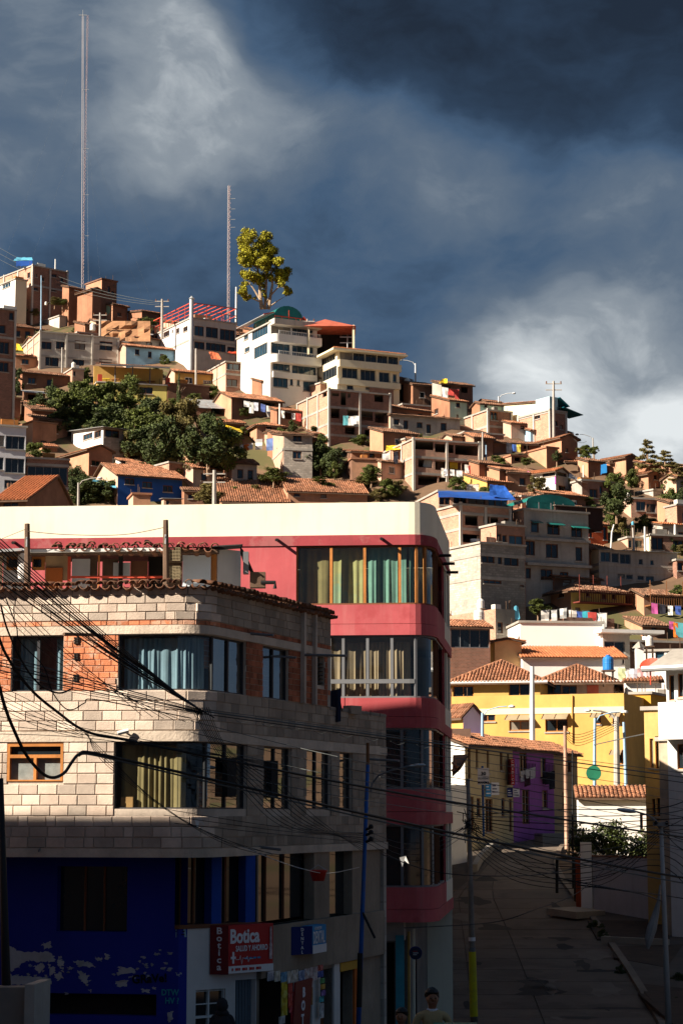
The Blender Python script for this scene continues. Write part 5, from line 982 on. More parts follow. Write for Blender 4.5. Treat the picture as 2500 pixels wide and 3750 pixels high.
class Path:
    def __init__(s, pts):
        s.p = [V((q[0], q[1], 0)) for q in pts]; s.c = [0.0]
        for a, b in zip(s.p, s.p[1:]): s.c.append(s.c[-1] + (b - a).length)
        s.L = s.c[-1]
    def seg(s, t):
        for i in range(len(s.p) - 1):
            if t <= s.c[i + 1] or i == len(s.p) - 2: return i
    def pos(s, t, z=0, off=0):
        i = s.seg(t); d = s.c[i + 1] - s.c[i]; k = (t - s.c[i]) / d; q = s.p[i].lerp(s.p[i + 1], k); n = s.nrm(t); return V((q.x + n.x * off, q.y + n.y * off, z))
    def tan(s, t): i = s.seg(t); return (s.p[i + 1] - s.p[i]).normalized()
    def nrm(s, t):
        e = .12; a, b = s.tan(max(0, t - e)), s.tan(min(s.L, t + e)); d = (a + b).normalized(); return V((d.y, -d.x, 0))
    def s_px(s, px, z):
        best = None; N_ = 600
        for i in range(N_ + 1):
            t = s.L * i / N_; x = proj(s.pos(t, z))[0]
            if best is None or abs(x - px) < best[0]: best = (abs(x - px), t)
        return best[1]
    def cuts(s, a, b, extra=()):
        r = sorted(set([a, b] + [c for c in s.c if a < c < b] + [e for e in extra if a < e < b])); return r
    def strip(s, mb, a, b, z0, z1, off=0, m=0):
        cs = s.cuts(a, b)
        for u, v_ in zip(cs, cs[1:]): mb.face([s.pos(u, z0, off), s.pos(v_, z0, off), s.pos(v_, z1, off), s.pos(u, z1, off)], [(u, z0), (v_, z0), (v_, z1), (u, z1)], m)
    def band(s, mb, a, b, z0, z1, o0, o1, m=0):
        cs = s.cuts(a, b)
        for u, v_ in zip(cs, cs[1:]):
            A, B = [s.pos(u, z0, o1), s.pos(v_, z0, o1), s.pos(v_, z1, o1), s.pos(u, z1, o1)], [s.pos(u, z0, o0), s.pos(v_, z0, o0), s.pos(v_, z1, o0), s.pos(u, z1, o0)]
            mb.face(A, [(u, z0), (v_, z0), (v_, z1), (u, z1)], m); mb.face([A[3], A[2], B[2], B[3]], None, m); mb.face([B[0], B[1], A[1], A[0]], None, m)
            if u == cs[0]: mb.face([B[0], A[0], A[3], B[3]], None, m)
            if v_ == cs[-1]: mb.face([A[1], B[1], B[2], A[2]], None, m)
    def wall(s, mb, a, b, z0, z1, holes=(), dep=.18, off=0, m=0):
        hs = [(max(a, h[0]), min(b, h[1]), max(z0, h[2]), min(z1, h[3])) for h in holes]; hs = [h for h in hs if h[1] - h[0] > .02 and h[3] - h[2] > .02]
        ss = s.cuts(a, b, [h[0] for h in hs] + [h[1] for h in hs]); zs = sorted(set([z0, z1] + [h[2] for h in hs] + [h[3] for h in hs]))
        for u, v_ in zip(ss, ss[1:]):
            for c, d in zip(zs, zs[1:]):
                if any(h[0] < (u + v_) / 2 < h[1] and h[2] < (c + d) / 2 < h[3] for h in hs): continue
                mb.face([s.pos(u, c, off), s.pos(v_, c, off), s.pos(v_, d, off), s.pos(u, d, off)], [(u, c), (v_, c), (v_, d), (u, d)], m)
        for h in hs:
            cs = s.cuts(h[0], h[1])
            for z, fl in ((h[2], 1), (h[3], -1)):
                for u, v_ in zip(cs, cs[1:]):
                    q = [s.pos(u, z, off), s.pos(v_, z, off), s.pos(v_, z, off - dep), s.pos(u, z, off - dep)]; mb.face(q if fl > 0 else list(reversed(q)), None, m)
            for t, fl in ((h[0], 1), (h[1], -1)):
                q = [s.pos(t, h[2], off), s.pos(t, h[3], off), s.pos(t, h[3], off - dep), s.pos(t, h[2], off - dep)]; mb.face(q if fl > 0 else list(reversed(q)), None, m)
        return hs
    def curtain(s, mb, a, b, z0, z1, off, amp=.03, wl=.14, seed=0, pinch=.5):
        rr = random.Random(seed); n = max(6, int((b - a) / .02)); ph = rr.uniform(0, 6); prev = None; f2 = rr.uniform(.31, .47); q1, q2 = rr.uniform(0, 6), rr.uniform(2, 4)
        for i in range(n + 1):
            t = a + (b - a) * i / n; w = (sin(2 * pi * t / wl + ph + 2.6 * sin(t * q2 + ph)) * (.55 + .45 * sin(t * 5.3 + q1)) + sin(2 * pi * t / wl * f2 + q1) * .8 + rr.uniform(-.12, .12)) * amp * .8
            cur = [s.pos(t, z1, off + w * pinch), s.pos(t, (z0 + z1) / 2, off + w), s.pos(t, z0, off + w * 1.25)]
            if prev:
                for k in range(2): mb.face([prev[k + 1], cur[k + 1], cur[k], prev[k]])
            prev = cur
GL = glass_clear('window_glass'); GLR = glass_clear('reflective_glass', (.55, .6, .62), .3)
def xy(px, Y, py=2600): p = at(px, py, Y); return (p.x, p.y)
def bez(a, c, b, n): return [((1 - t) ** 2 * a[0] + 2 * t * (1 - t) * c[0] + t * t * b[0], (1 - t) ** 2 * a[1] + 2 * t * (1 - t) * c[1] + t * t * b[1]) for t in [i / n for i in range(1, n)]]

RB = Path([xy(-260, 58.8), xy(1500, 57.7)] + bez(xy(1500, 57.7), (xy(1500, 57.7)[0] + .78, 57.62), xy(1602, 59.3), 9) + [xy(1602, 59.3), xy(1649, 66.4)])
zr = lambda py: at(1500, py, 57.7).z
REDM = mat('red_render', (.44, .088, .098), var=.16, scale=.5, bump=.08, streak=.42, streak_col=(.5, .21, .2), patch=(.35, .055, .062), patch_amt=.7, rough=.75)
REDD = mat('red_render_worn', (.33, .055, .066), var=.18, scale=.9, bump=.12, patch=(.6, .5, .44), patch_amt=.12, streak=.2)
CREAMP = mat('cream_render', (.82, .76, .60), var=.08, scale=.3, bump=.08, streak=.3, streak_col=(.55, .46, .33))
rt_ = thing('red_building', V((RB.pos(4).x, 58.5, ground(0, 58))), 'red and cream rendered building with rounded corner and wide glazed storeys', 'building')
lv = [zr(y) for y in (1838, 1957, 1995, 2213, 2325, 2555, 2665, 2890, 3020, 3250, 3378)]
gz = ground(0, 58) - .5
s_w = RB.s_px(1085, lv[3]); s_c = RB.s_px(1546, lv[3]); s_e = RB.c[-2]; s_m = s_e + (RB.L - s_e) * .48; s_0 = 0
mb = MB(); RB.band(mb, 0, RB.L, lv[1], lv[0], -.25, 0); mb.build('parapet', CREAMP, rt_)
mb = MB(); RB.band(mb, 0, s_m, lv[2], lv[1] - .003, -.25, .035); RB.band(mb, s_m, RB.L, lv[1] - .18, lv[1] - .003, -.25, .03); mb.build('red_strip', REDD, rt_)
mb = MB(); RB.band(mb, s_m + .001, RB.L, lv[2], lv[1] - .183, -.25, .0); mb.build('cream_wall', CREAMP, rt_)
for i, (zt_, zb_) in enumerate(((lv[3], lv[4]), (lv[5], lv[6]), (lv[7], lv[8]), (lv[9], lv[10]))):
    mb = MB(); zm_ = zb_ + (zt_ - zb_) * .36
    RB.band(mb, 0, s_m, zm_ + .012, zt_, -.25, .03); mb.build('red_band', REDM, rt_)
    mb = MB(); RB.band(mb, 0, RB.L, zb_, zm_, -.25, .045); mb.build('red_band_base', REDM, rt_)
    mb = MB(); RB.band(mb, s_m + .002, RB.L, zm_ + .002, zt_, -.25, .02); mb.build('cream_wall', CREAMP, rt_)
    if i < 3:
        mb = MB(); poly = [RB.pos(t, zb_ + .02, -.05) for t in RB.cuts(0, RB.L)] + [V((RB.pos(RB.L).x - 12, RB.pos(RB.L).y + 1.5, zb_ + .02)), V((RB.pos(0).x + 1, RB.pos(0).y + 9, zb_ + .02))]
        mb.face(poly); mb.build('floor_slab', CONC, rt_)
for i, (zb_, zt_) in enumerate(((lv[3], lv[2]), (lv[5], lv[4]), (lv[7], lv[6]), (lv[9], lv[8]))):
    mb = MB(); e_ = s_w if i == 0 else RB.s_px(1120, lv[5]) if i == 1 else RB.s_px(900, lv[7]); RB.band(mb, 0, e_, zb_ + .002, zt_ - .002, -.25, .0); mb.build('red_wall', REDM, rt_)
    a = s_m; seg_ = RB.L - s_m
    for j, (f0, f1) in enumerate(((0, .06), (.40, .52), (.88, 1.0))): mb = MB(); RB.band(mb, a + seg_ * f0, a + seg_ * f1, zb_ + .002, zt_ - .002, -.22, .0); mb.build('side_pillar', CREAMP if j else REDD, rt_)
    for f0, f1 in ((.06, .40), (.52, .88)): mb = MB(); RB.strip(mb, a + seg_ * f0, a + seg_ * f1, zb_, zt_, -.15); mb.build('window', GLASS, rt_)
    s1 = s_m - .25
    bounds = [e_] + [t for t in [RB.s_px(p, lv[3]) for p in ((1212, 1337, 1461, 1527, 1563) if i == 0 else (1205, 1258, 1345, 1432, 1521) if i == 1 else (1060, 1200, 1340, 1470, 1545))] if t > e_ + .2] + [s_e - .2, s_e + .9, s1]
    fm = WOODO if i == 0 else FRG
    for u, w_ in zip(bounds, bounds[1:]):
        if w_ - u < .05: continue
        mb = MB(); RB.strip(mb, u, w_, zb_, zt_, -.10); wn_ = mb.build('window_pane', GL if i < 2 else GLASS, rt_)
        mb = MB(); RB.band(mb, u - .04, u + .04, zb_ + .05, zt_ - .05, -.11, -.03); mb.build('mullion', fm if u < s_e - .5 else FRB, wn_)
    mb = MB(); RB.band(mb, e_, s1, zb_, zb_ + .05, -.12, -.02); RB.band(mb, e_, s1, zt_ - .05, zt_, -.12, -.02); mb.build('window_frame', FRB if i == 0 else FRG, rt_)
    if i == 1:
        mb = MB(); zt2 = zr(2494); RB.band(mb, e_, RB.s_px(1521, lv[5]), zt2 - .06, zt2 + .06, -.1, -.02); mb.build('transom', FRG, rt_)
    mb = MB(); RB.strip(mb, s_m - .25, s_m, zb_, zt_, -.04); mb.build('side_post', REDD, rt_)
CUR_A = mat('olive_curtain', (.20, .165, .07), var=.3, scale=.9, bump=.1); CUR_B = mat('lime_curtain', (.28, .265, .11), var=.3, scale=.8, bump=.1, patch=(.15, .27, .2), patch_amt=.6); CUR_C = mat('teal_curtain', (.13, .25, .195), var=.3, scale=.8, bump=.1); CUR_D = mat('beige_curtain', (.27, .20, .125), var=.2, scale=.9, bump=.1)
for a, b, m_ in ((1092, 1208, CUR_A), (1216, 1330, CUR_B), (1345, 1452, CUR_C), (1463, 1488, CUR_C), (1502, 1525, CUR_C), (1532, 1552, mat('deep_teal_curtain', (.06, .2, .17), var=.3, bump=.1))):
    mb = MB(); RB.curtain(mb, RB.s_px(a, lv[3]), RB.s_px(b, lv[3]), lv[3] + .03, lv[2] - .05, -.32, .035, .17, a); mb.build('curtain', m_, rt_)
for a, b in ((1205, 1256), (1261, 1342), (1348, 1430), (1435, 1504)):
    mb = MB(); RB.curtain(mb, RB.s_px(a, lv[5]), RB.s_px(b, lv[5]), lv[5] + .03, lv[4] - .18, -.32, .04, .12, a); mb.build('curtain', CUR_D, rt_)
for px in (380 / 1.742 + 800 + 218 - 218, 1400, 540, 60):
    t = RB.s_px(px, lv[1]); mb = MB(); mb.tube([RB.pos(t, lv[1] - .12, 0), RB.pos(t, lv[1] - .16, .32)], .045, 8); mb.build('drain_spout', CABLE, rt_)
for f_ in (.12, .4, .72): t = s_e + (RB.L - s_e) * f_; mb = MB(); mb.tube([RB.pos(t, lv[1] - .3, 0), RB.pos(t, lv[1] - .3, .38)], .045, 8); mb.build('drain_spout', CABLE, rt_)
GF = [RB.pos(0, 0, -1.0), RB.pos(s_c, 0, -1.0), RB.pos(s_e, 0, -1.0), RB.pos(RB.L, 0, -.8)]; GP = Path([(q.x, q.y) for q in GF])
mb = MB(); sh = [(GP.s_px(1395, 3.0), GP.s_px(1440, 3.0), gz, lv[10] - .6), (GP.s_px(1478, 3.0), GP.s_px(1500, 3.0), gz, lv[10] - .5)]
GP.wall(mb, 0, GP.L, gz, lv[10], sh, .3); mb.build('ground_floor_wall', mat('street_plaster', (.20, .18, .16), var=.35, scale=.8, bump=.2, streak=.3), rt_)
mb = MB()
for h_ in sh: GP.strip(mb, h_[0], h_[1], h_[2], h_[3], -.28)
mb.build('doorway', BLACKI, rt_)
for px, m_ in ((1462, mat('cyan_trim', (.05, .3, .4), bump=0)), (1492, YELLOWW), (1510, CREAMP)): t = GP.s_px(px, 2.0); mb = MB(); GP.band(mb, t - .1, t + .1, gz, lv[10] - .4, 0, .06); mb.build('painted_jamb', m_, rt_)
mb = MB(); GP.band(mb, GP.s_px(1390, 3), GP.s_px(1478, 3), lv[10] - .55, lv[10] - .05, .0, .05); mb.build('shop_fascia', mat('grey_board', (.4, .38, .36), bump=0), rt_)
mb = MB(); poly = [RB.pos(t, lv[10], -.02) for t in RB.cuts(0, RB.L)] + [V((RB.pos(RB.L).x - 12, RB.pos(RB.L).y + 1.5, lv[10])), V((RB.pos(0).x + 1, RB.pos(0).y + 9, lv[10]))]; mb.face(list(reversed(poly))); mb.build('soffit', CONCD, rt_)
bk = [RB.pos(RB.L), V((RB.pos(RB.L).x - 12, RB.pos(RB.L).y + 1.5, 0)), V((RB.pos(0).x + 1, RB.pos(0).y + 9, 0)), RB.pos(0)]; BP = Path([(q.x, q.y) for q in bk])
mb = MB(); BP.strip(mb, 0, BP.L, gz, lv[0] - .01); mb.build('back_wall', CREAMP, rt_)
mb = MB(); poly = [RB.pos(t, lv[1] + .1, -.2) for t in RB.cuts(0, RB.L)] + [V((q.x, q.y, lv[1] + .1)) for q in bk[1:3]]; mb.face(poly); mb.build('roof_deck', CONC, rt_)

A_, B_, D_ = xy(-220, 43.0), xy(623, 42.2), xy(790, 42.65)
d1 = (V(B_) - V(A_)).normalized(); U_ = xy(1210, 48.8); L_end = xy(1412, 52.6); d2 = (V(L_end) - V(D_)).normalized()
tq = ((D_[0] - B_[0]) * d2.y - (D_[1] - B_[1]) * d2.x) / (d1.x * d2.y - d1.y * d2.x); ctrl = (B_[0] + d1.x * tq, B_[1] + d1.y * tq)
arc = bez(B_, ctrl, D_, 10)
PU = Path([A_, B_] + arc + [D_, U_]); PL = Path([A_, B_] + arc + [D_, L_end])
zf = lambda py, px=400, Y=42.35: at(px, py, Y).z
zE, zBr1, zBr0, zLin, zW1t, zW1b = zf(2150), zf(2272), zf(2290), zf(2322), zf(2325), zf(2528)
zPar = zf(2530); zPar2 = at(1300, 2612, 50.5).z; zSt1, zSt0 = zf(2677), zf(2715); zW2t, zW2b = zf(2717), zf(2962); zBm1, zBm0 = zf(3108), zf(3140)
bt_ = thing('block_building', V((PL.pos(6).x, PL.pos(6).y, ground(-2, 43))), 'corner building of bare concrete blocks with curtained windows and blue ground floor', 'building')
BLK = mat('concrete_block', (.58, .50, .425), var=.25, scale=1.4, bump=.5, bscale=38, objr=.32, streak=.12, streak_col=(.25, .2, .16), rough=.95)
BLKI = mat('concrete_block_joined_shade', (.34, .29, .235), var=.22, scale=1.4, bump=.5, bscale=38, island=.25, streak=.3, streak_col=(.16, .13, .11), rough=.95)  # darker block copy, shade painted in for the facade turned from the sun
MORT = mat('mortar', (.50, .42, .345), var=.25, scale=1.5, bump=.5, bscale=30, streak=.2)
BRK = mat('clay_brick', (.58, .22, .11), var=.25, scale=2, bump=.5, bscale=40, objr=.25, patch=(.58, .46, .36), patch_amt=.5)
STUC = mat('rough_stucco', (.55, .46, .37), var=.25, scale=1.2, bump=.7, bscale=18, streak=.25, streak_col=(.2, .16, .12))
sx = lambda P_, px, z: P_.s_px(px, z)
sU = lambda px: PU.s_px(px, (zW1t + zW1b) / 2)
sL = lambda px: PL.s_px(px, (zW2t + zW2b) / 2)
HU = [(sU(43), sU(232), zW1b, zW1t), (sU(434), sU(903), zW1b, zW1t), (sU(963), sU(1058), zW1b, zW1t), (sU(1148), sU(1190), zf(2445), zW1t)]
HL = [(sL(27), sL(230), zf(2860), zf(2722)), (sL(418), sL(905), zW2b, zW2t), (sL(966), sL(1066), zW2b, zW2t), (sL(1122), sL(1211), zW2b, zW2t), (sL(1244), sL(1290), zW2b, zW2t)]
mb = MB(); PU.wall(mb, 0, PU.L, zPar, zE, HU, .2, -.02)
mb.build('mortar_core', MORT, bt_)
mb = MB(); PL.wall(mb, 0, PL.L, zBm0, zPar, HL, .2, -.02); 
PL.wall(mb, sL(1205), PL.L, zPar, zPar2, (), .2, -.02); mb.build('mortar_core', MORT, bt_)
def unit_piece(name, m):
    c = .06; v = [(-.5, .5, -.5), (.5, .5, -.5), (.5, .5, .5), (-.5, .5, .5), (-.5, -.3, -.5), (.5, -.3, -.5), (.5, -.3, .5), (-.5, -.3, .5), (-.5 + c * .5, -.5, -.5 + c), (.5 - c * .5, -.5, -.5 + c), (.5 - c * .5, -.5, .5 - c), (-.5 + c * .5, -.5, .5 - c)]
    f = [(8, 9, 10, 11)] + [(4 + i, 4 + (i + 1) % 4, 8 + (i + 1) % 4, 8 + i) for i in range(4)] + [(i, (i + 1) % 4, 4 + (i + 1) % 4, 4 + i) for i in range(4)]
    me = bpy.data.meshes.new(name); me.from_pydata(v, [], f); me.materials.append(m); me.update(); return me
UB = unit_piece('block', BLK); UK = unit_piece('brick', BRK)
def courses(P_, s0, s1, z0, z1, rowh, ln, holes, me, name, parent, joined=None, s_split=1e9, th=.06, gap=.012, jit=.006, seed=0, halfs=.12):
    rr = random.Random(seed); n = max(1, round((z1 - z0) / rowh)); rowh = (z1 - z0) / n
    for r in range(n):
        za = z0 + r * rowh; zm = za + rowh / 2; t = s0 - (ln / 2 if r % 2 else 0) - rr.uniform(0, .06)
        while t < s1:
            l_ = ln * (.5 if rr.random() < halfs else rr.uniform(.95, 1.05)); a, b = max(t, s0), min(t + l_, s1); t += l_
            segs = [(a, b)]
            for h_ in holes:
                if not (h_[2] - rowh * .3 < zm < h_[3] + rowh * .3): continue
                ns = []
                for p, q in segs:
                    if q <= h_[0] or p >= h_[1]: ns.append((p, q)); continue
                    if p < h_[0]: ns.append((p, h_[0]))
                    if q > h_[1]: ns.append((h_[1], q))
                segs = ns
            for p, q in segs:
                if q - p < .05: continue
                m = (p + q) / 2; tn = P_.nrm(m); yaw = atan2(-tn.x, tn.y) + pi
                off = th / 2 - .052 + rr.uniform(-jit, jit); c = P_.pos(m, zm, off); w = q - p - gap; hh = rowh - gap + rr.uniform(-.004, .002)
                if m < s_split:
                    inst(name, me, parent, c, (rr.uniform(-.01, .01), rr.uniform(-.008, .008), atan2(tn.x, -tn.y)), (w, th, hh))
                else:
                    d_ = P_.tan(m); joined.box(c - d_ * w / 2 + tn * (-th / 2) - V((0, 0, hh / 2)), d_ * w, tn * th, V((0, 0, hh)))
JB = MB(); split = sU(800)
courses(PU, .2, PU.L - .02, zBr1, zE, .19, .405, [], UB, 'block', bt_, JB, split, seed=1)
splitL = sL(800)
courses(PL, .2, PL.L - .02, zSt1 + .01, zPar, .205, .405, HL, UB, 'block', bt_, JB, splitL, seed=2)
courses(PL, sL(1207), PL.L - .02, zPar + .005, zPar2, .205, .405, [], UB, 'block', bt_, JB, 0, seed=3)
courses(PL, .2, PL.L - .02, zBm1 + .01, zSt0 - .005, .2085, .405, HL, UB, 'block', bt_, JB, splitL, seed=4)
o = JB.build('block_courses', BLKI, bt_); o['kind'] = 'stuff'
JK = MB()
courses(PU, .2, PU.L - .02, zPar + .01, zLin - .005, .125, .235, HU, UK, 'brick', bt_, JK, sU(800), th=.05, seed=5, jit=.006)
courses(PU, .2, PU.L, zBr0, zBr1 - .004, .2, .235, [], UK, 'brick', bt_, JK, sU(800), th=.06, seed=6)
o = JK.build('brick_courses', mat('clay_brick_joined_shade', (.36, .125, .065), var=.3, scale=2, bump=.5, bscale=40, island=.35), bt_); o['kind'] = 'stuff'  # joined bricks are a darker copy, painting the shade of the side facade
for P_, a, b, z0, z1, out in ((PU, 0, PU.L, zLin + .001, zBr0 - .004, .025), (PL, 0, PL.L, zSt0, zSt1, .03), (PL, 0, PL.L, zBm0, zBm1, .045)):
    mb = MB(); P_.band(mb, a, b, z0, z1, -.2, out); mb.build('concrete_beam', STUC, bt_)
mb = MB(); PL.band(mb, sL(1205), PL.L, zPar2, zPar2 + .06, -.2, .02); mb.build('parapet_cap', CONCD, bt_)
a, b = PU.s_px(1107, zW1t), PU.s_px(1142, zW1t)
mb = MB(); PU.band(mb, a - .12, a, zPar, zE, 0, .10); PU.band(mb, b, b + .1, zPar, zE, 0, .10); mb.build('corner_rib', MORT, bt_)
inw1 = V((-d1.y, d1.x, 0)); n2 = V((d2.y, -d2.x, 0))
E0 = V((*A_, 0)); E1 = E0 + inw1 * 8.5; F0 = PU.pos(PU.L); F1_ = F0 - n2 * 6.5; G0 = PL.pos(PL.L); G1_ = G0 - n2 * 6.5
for q in ((F0, F1_, zPar, zE), (G0, G1_, gz, zPar2), (G1_, E1, gz, zPar), (E1, E0, gz, zE)):
    mb = MB(); mb.box(V((q[0].x, q[0].y, q[2])), V((q[1].x - q[0].x, q[1].y - q[0].y, 0)), V((0, 0, q[3] - q[2])), (V((q[1].x - q[0].x, q[1].y - q[0].y, 0)).cross(up)).normalized() * -.2); mb.build('end_wall', BLOCKW, bt_)
def deck(P_, ends, z, name, m):
    mb = MB(); mb.face([P_.pos(t, z, -.03) for t in P_.cuts(0, P_.L)] + [V((e.x, e.y, z)) for e in ends]); return mb.build(name, m, bt_)
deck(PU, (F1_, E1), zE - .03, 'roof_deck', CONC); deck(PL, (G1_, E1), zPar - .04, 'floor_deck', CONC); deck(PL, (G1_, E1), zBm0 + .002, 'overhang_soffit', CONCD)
def panes(P_, hole, n, fm, name='window', gm=GL, off=-.12, fw=.03):
    a, b, z0, z1 = hole
    for i in range(n):
        u, w_ = a + (b - a) * i / n, a + (b - a) * (i + 1) / n; mb = MB(); P_.strip(mb, u, w_, z0, z1, off); wn_ = mb.build(name, gm, bt_)
        mb = MB(); P_.band(mb, u, u + fw, z0, z1, off - .01, off + .04); P_.band(mb, w_ - fw, w_, z0, z1, off - .01, off + .04); P_.band(mb, u + fw, w_ - fw, z0, z0 + fw, off - .01, off + .04); P_.band(mb, u + fw, w_ - fw, z1 - fw, z1, off - .01, off + .04); mb.build('frame', fm, wn_)
DFR = mat('dark_metal_frame', (.035, .035, .04), bump=0, rough=.5)
panes(PU, HU[0], 2, DFR); panes(PU, (HU[1][0], sU(790), zW1b, zW1t), 1, DFR); panes(PU, (sU(790) + .01, HU[1][1], zW1b, zW1t), 2, DFR, gm=GLR); panes(PU, HU[2], 2, DFR, gm=GLR)
panes(PL, (HL[1][0], sL(765), zW2b, zW2t), 1, DFR); panes(PL, (sL(765) + .01, HL[1][1], zW2b, zW2t), 2, DFR, gm=GLR)
for k in (2, 3, 4): panes(PL, HL[k], 2 if k < 4 else 1, DFR, gm=GLR)
CURB = mat('blue_grey_curtain', (.16, .24, .29), var=.2, scale=1.2, bump=.1); CURY = mat('straw_curtain', (.2, .155, .07), var=.25, scale=1.2, bump=.1)
mb = MB(); PU.curtain(mb, HU[1][0] + .05, sU(792), zW1b + .02, zW1t - .05, -.3, .04, .115, 1); mb.build('curtain', CURB, bt_)
mb = MB(); PU.curtain(mb, sU(62), sU(125), zW1b + .02, zW1t - .03, -.3, .035, .1, 2); mb.build('curtain', CURB, bt_)
mb = MB(); PU.curtain(mb, sU(193), sU(231), zW1b + .02, zW1t - .03, -.3, .03, .1, 3); mb.build('curtain', CURB, bt_)
mb = MB(); PL.curtain(mb, sL(432), sL(690), zW2b + .02, zW2t - .05, -.3, .045, .13, 4); mb.build('curtain', CURY, bt_)
mb = MB(); PL.curtain(mb, sL(790), sL(812), zW2b + .02, zW2t - .1, -.26, .03, .1, 5); mb.build('curtain', CURY, bt_)
mb = MB(); PU.curtain(mb, sU(828), sU(850), zW1b + .02, zW1t - .03, -.26, .03, .12, 6); mb.build('curtain', CUR_D, bt_)
for P_, hs_, a, b, z0, z1 in ((PU, HU, 800, 838, zf(2440), zW1t), (PU, HU, 965, 1050, zW1b, zW1t - .05), (PL, HL, 800, 900, zW2b, zW2b + .75), (PL, HL, 968, 1060, zW2b, zW2b + 1.0), (PL, HL, 1124, 1205, zW2b, zW2t), (PL, HL, 1246, 1286, zW2b, zW2t)):
    sp = (lambda px: P_.s_px(px, z0)); mb = MB(); P_.band(mb, sp(a), sp(b), z0 + .02, z1, -.5, -.45); mb.build('brick_reflection', BRICK, bt_)  # brick panels behind the glass imitate the reflection of a brick wall
mb = MB(); PU.band(mb, HU[3][0], HU[3][1], HU[3][2], HU[3][3], -.2, -.15)
for k in range(6): z = HU[3][2] + .06 + k * .09; PU.band(mb, HU[3][0], HU[3][1], z, z + .02, -.15, -.05)
mb.build('louvre', mat('louvre_dark', (.03, .028, .026), bump=0), bt_)
for px in (858, 915, 962): # dark downpipes between the windows of the lower storey
    pass
for a, b in ((830, 862), (990, 1016)):
    mb = MB(); PL.band(mb, sL(a), sL(b), zW2b + .25, zW2t - .3, -.1, .02); mb.build('window_bar_panel', mat('black_shutter', (.012, .012, .012), bump=0), bt_)
a, b, z0, z1 = HL[0]; zt_ = z1 - (z1 - z0) * .34; fr = MB(); k = .055
wn_ = MB(); PL.strip(wn_, a, b, z0, z1, -.1); wn_ = wn_.build('window', mat('frosted_glass', (.22, .24, .23), rough=.35, var=.3, scale=6, bump=.2), bt_)
for q in ((a, a + k, z0, z1), (b - k, b, z0, z1), (a + k, b - k, z0, z0 + .03), (a + k, b - k, z1 - k, z1), (a + k, b - k, zt_ - .03, zt_ + .04), ((a + b) / 2 - .03, (a + b) / 2 + .03, z0 + .03, zt_ - .03)): PL.band(fr, q[0], q[1], q[2], q[3], -.11, .01)
fr.build('frame', WOODO, wn_)
mb = MB(); PL.strip(mb, a + k, b - k, zt_ + .04, z1 - k, -.09); mb.build('fanlight', GLASS, wn_)
mb = MB(); PL.band(mb, sL(437), sL(482), zW2b, zf(2918), -.24, -.16); mb.build('cardboard_box', mat('cardboard', (.35, .2, .08), bump=0), bt_)
for py in (2343, 2401, 2480):
    z = zf(py); t = sU(277); mb = MB()
    for i in range(2):
        for j in range(3): PU.band(mb, t - .045 + i * .055, t - .005 + i * .055, z - .07 + j * .05, z - .032 + j * .05, -.01, .034)
    mb.build('vent_block', BLACKI, bt_)
def spout(P_, px, py, z_, L_=.5, r=.03, dirx=0.0, m=None):
    z = at(px, py, 42.4 if px < 800 else 45).z; t = P_.s_px(px, z); n = P_.nrm(t); p = P_.pos(t, z, 0); mb = MB(); mb.tube([p, p + n * L_ + P_.tan(t) * dirx - V((0, 0, .05))], r, 8); mb.build('drain_spout', m or FRG, bt_)
spout(PU, 915, 2331, 0, .55); spout(PU, 1102, 2372, 0, 1.1); spout(PU, 992, 2398, 0, .6, .025); spout(PL, 950, 3102, 0, .5); spout(PL, 1350, 2752, 0, .8)
spout(PU, 365, 2325, 0, .9, .035, -.5, DWOOD); spout(PL, 150, 3108, 0, .12, .02)
def barrel(name, m, L_=.46, r=.085):
    v = []; f = []
    for k, (y, s_) in enumerate(((0, 1.0), (L_, .86))):
        for t in range(0, 181, 30): v.append((-cos(radians(t)) * r * s_, y, sin(radians(t)) * r * s_))
        for t in range(0, 181, 30): v.append((-cos(radians(t)) * r * s_ * .82, y, sin(radians(t)) * r * s_ * .82 - .002))
    n = 7
    for i in range(n - 1): f += [(i, i + 1, 2 * n + i + 1, 2 * n + i), (n + i + 1, n + i, 3 * n + i, 3 * n + i + 1), (i + 1, i, n + i, n + i + 1)]
    f += [(0, 2 * n, 3 * n, n), (n - 1, 2 * n - 1, 4 * n - 1, 3 * n - 1)]
    me = bpy.data.meshes.new(name); me.from_pydata(v, [], f); me.materials.append(m); me.polygons.foreach_set('use_smooth', [True] * len(f)); me.update(); return me
TB = barrel('roof_tile', mat('eave_tile', (.20, .10, .06), var=.35, scale=3, bump=.4, bscale=20, objr=.35, patch=(.1, .08, .06), patch_amt=.5))
rr = random.Random(8); t = .25; k = 0
while t < PU.L:
    n = PU.nrm(t); yaw = atan2(n.x, -n.y); c = PU.pos(t, zE + (.02 if k % 2 else .045) + rr.uniform(-.01, .015), .17 + rr.uniform(-.03, .03))
    inst('roof_tile', TB, bt_, c, (radians(8) + rr.uniform(-.04, .04), pi if k % 2 else rr.uniform(-.1, .1), yaw + rr.uniform(-.06, .06)), (1.1, 1, 1)); t += .115; k += 1

